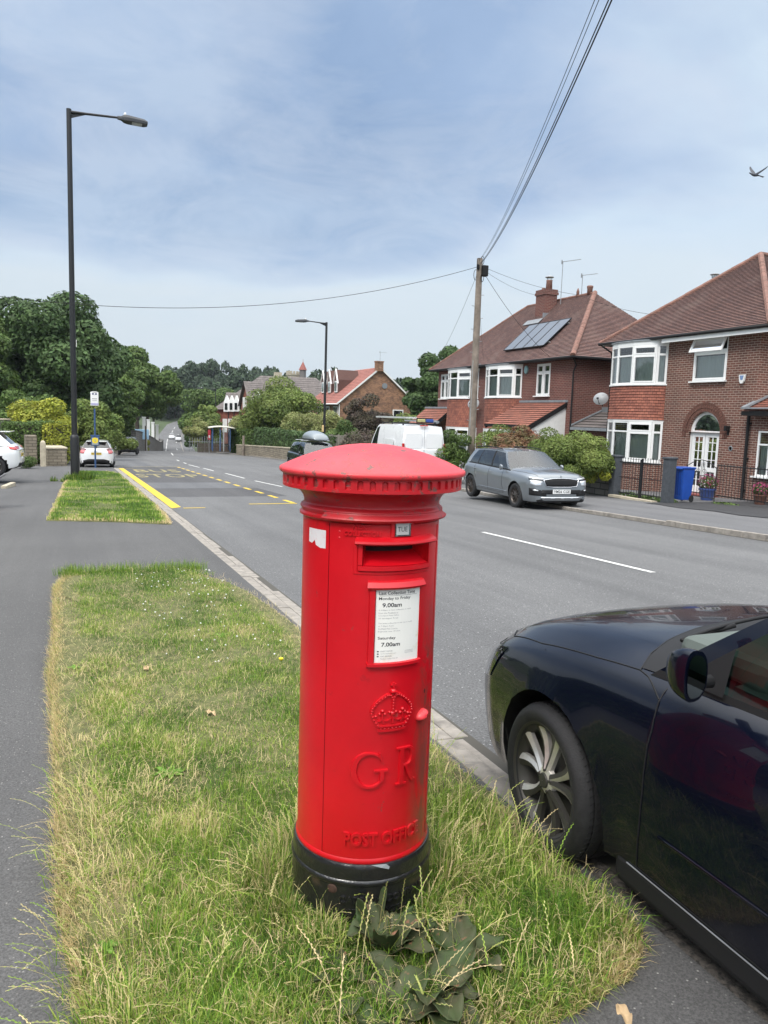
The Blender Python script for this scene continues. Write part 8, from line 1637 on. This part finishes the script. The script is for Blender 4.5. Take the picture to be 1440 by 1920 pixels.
# bird
bp=at(1415,328,23.); t=thing('pigeon','dark grey pigeon flying with raised wings at the upper right of the sky','bird',tuple(bp),R_(-22.1)); mb=MB(); mg=pm('pigeon_grey',(.055,.06,.075),.7); rows=[]
for q,r in ((-.17,.008),(-.15,.022),(-.11,.026),(-.07,.040),(0,.055),(.07,.045),(.11,.022),(.20,.012)): rows.append([(q,r*1.0*cos(a),r*.85*sin(a)+(.06*max(0,-q-.05)/.12 if q<-.05 else -.0)-(.03*max(0,q-.05)/.15)) for a in np.linspace(0,2*PI,12,endpoint=False)])
mb.grid(rows,closed=True); mb.poly(rows[0]);mb.poly(rows[-1]); bd=mb.build('body',mg,t,smooth=True,fixn=True)
mw=pm('pigeon_wing_light',(.10,.105,.12),.7)
for s,P in ((-1,[(-.03,.02,.03),(-.10,.06,.10),(-.13,.09,.19),(-.13,.10,.25),(-.10,.10,.27),(-.06,.08,.20),(.0,.05,.12),(.05,.03,.04)]),(1,[(-.02,-.02,.02),(.08,-.06,.07),(.18,-.12,.13),(.28,-.18,.20),(.30,-.18,.20),(.25,-.14,.14),(.14,-.08,.05),(.06,-.04,-.01)])): mb=MB(); mb.prism(P,(0.004,.006,.0)); mb.build('wing',mw if s<0 else mg,t,fixn=True)
mb=MB(); mb.prism([(.16,-.03,-.03),(.27,-.05,-.06),(.27,.04,-.06),(.16,.02,-.03)],(0,0,.006)); mb.build('tail',mg,t,fixn=True)
# ---------------- wooded hills -----------------------------------------
protos=[]; hp=[]
rs=np.random.RandomState(100)
for k in range(4):
    tr=tree('broadleaf_tree','dark woodland tree on the far hill',0,0,13.,6.2,1.,'leaff',3800,.62,200+k,26,.31,group='woodland trees on the far hills',z=0); protos.append(tr)
spots=[]
def row(px0,px1,n,Z0,Z1,top0,top1):
    for i in range(n):
        f=(i+.5)/n; px=px0+(px1-px0)*f+rs.uniform(-4,4); spots.append((px,rs.uniform(Z0,Z1),top0+(top1-top0)*f+rs.uniform(-4,4)))
row(310,350,4,330,370,688,686); row(350,440,9,360,400,680,676); row(440,520,8,360,400,682,688); row(322,400,7,280,320,705,700); row(350,450,8,230,265,715,722); row(430,540,8,290,330,700,705); row(510,540,3,330,360,698,695)
row(580,630,4,240,280,694,684); row(600,700,6,300,330,700,712); row(300,330,3,300,330,705,700); row(345,420,6,200,220,735,740); row(720,800,6,180,230,715,706); row(735,790,4,140,160,728,730); row(640,740,5,230,250,706,716); row(360,384,3,190,200,768,762)
row(318,336,3,270,300,725,720); row(326,350,5,405,430,700,695); row(352,372,3,300,330,712,708); row(322,334,2,330,360,712,710); row(-40,300,14,200,300,730,715); row(800,1500,22,200,300,745,760)
ex=0
names=['at the left shoulder of the hill','on the hill crest','below the crest','near the church','at the foot of the hill','behind the roofs']
for i,(px,Z,ty) in enumerate(spots):
    x,y=colxy(px,Z); p=at(px,ty,Z); g=float(T(y))+hill(x,y); H_=max(6.,p[2]-g); 
    if (abs(x-CX(y))<8. or (x>CX(y) and abs(x-CX(y))<10)) and y<395: continue
    sc=H_/13.; w=min(1.25,max(.7,sc))
    z0=(x,y,g-.3)
    lab='dark woodland tree '+('in the strip behind the left tree belt' if px<305 else 'on the left shoulder of the far hill beside the road' if px<350 else 'on the lower slope of the far hill' if Z<270 and px<460 else 'along the crest of the far hill' if px<540 else 'behind the church and the gabled house' if px<700 else 'behind the gabled house and the dark trees' if px<800 else 'behind the brick houses')
    if ex<4: r=protos[ex]; ex+=1; r['label']=lab; r.location=(x,y,g-.3); r.scale=(w,w,sc); r.rotation_euler=(0,0,rs.uniform(0,6))
    else: dup(protos[i%4],(x,y,g-.3),rs.uniform(0,6),label=lab,sc=(w,w,sc))
for k in range(14):
    x,y=-34-rs.uniform(0,26),-40+k*13; dup(protos[k%4],(x,y,float(T(y))-.3),rs.uniform(0,6),label='dark tree added out of view beyond the tall left hedge',sc=(.75,.75,rs.uniform(.8,1.1)))  # unseen trees, added so the house glass reflects dark foliage
lowrs=np.random.RandomState(55); BL=[]
for i in range(260):
    px=lowrs.uniform(300,560) if i<150 else lowrs.uniform(560,1450); Z=lowrs.uniform(170,420) if i<150 else lowrs.uniform(150,330); x,y=colxy(px,Z)
    if abs(x-CX(y))<9.5: continue
    g=float(T(y))+hill(x,y); BL.append((x,y,g+1.5,4.5,4.5,3.8))
V,F,c=leaves(BL,52000,.75,lowrs); tag(npmesh('undergrowth',V,F,M['leaff'],c),'mass of dark undergrowth and hedges at the foot of the far wooded hills','undergrowth',kind='stuff')
# air
mb=MB(); mb.box((60,200,14),(1150,520,54)); hz=mb.build('haze',None) if 0 else None
me=bpy.data.meshes.new('haze'); bm=bmesh.new(); bmesh.ops.create_cube(bm,size=1.); bm.to_mesh(me); bm.free(); hz=bpy.data.objects.new('haze',me); COL.objects.link(hz)
hz.scale=(1300,1500,120); hz.location=(90,560,42); m=bpy.data.materials.new('haze_air'); m.use_nodes=True; nt=m.node_tree; nt.nodes.clear(); pv=N(nt,'ShaderNodeVolumePrincipled'); pv.inputs['Color'].default_value=(.80,.88,.98,1); pv.inputs['Density'].default_value=.00012; o_=N(nt,'ShaderNodeOutputMaterial'); L(nt,pv.outputs[0],o_.inputs[1]); me.materials.append(m); hz['kind']='stuff'; hz['label']='thin pale air haze over the whole street'; hz['category']='haze'
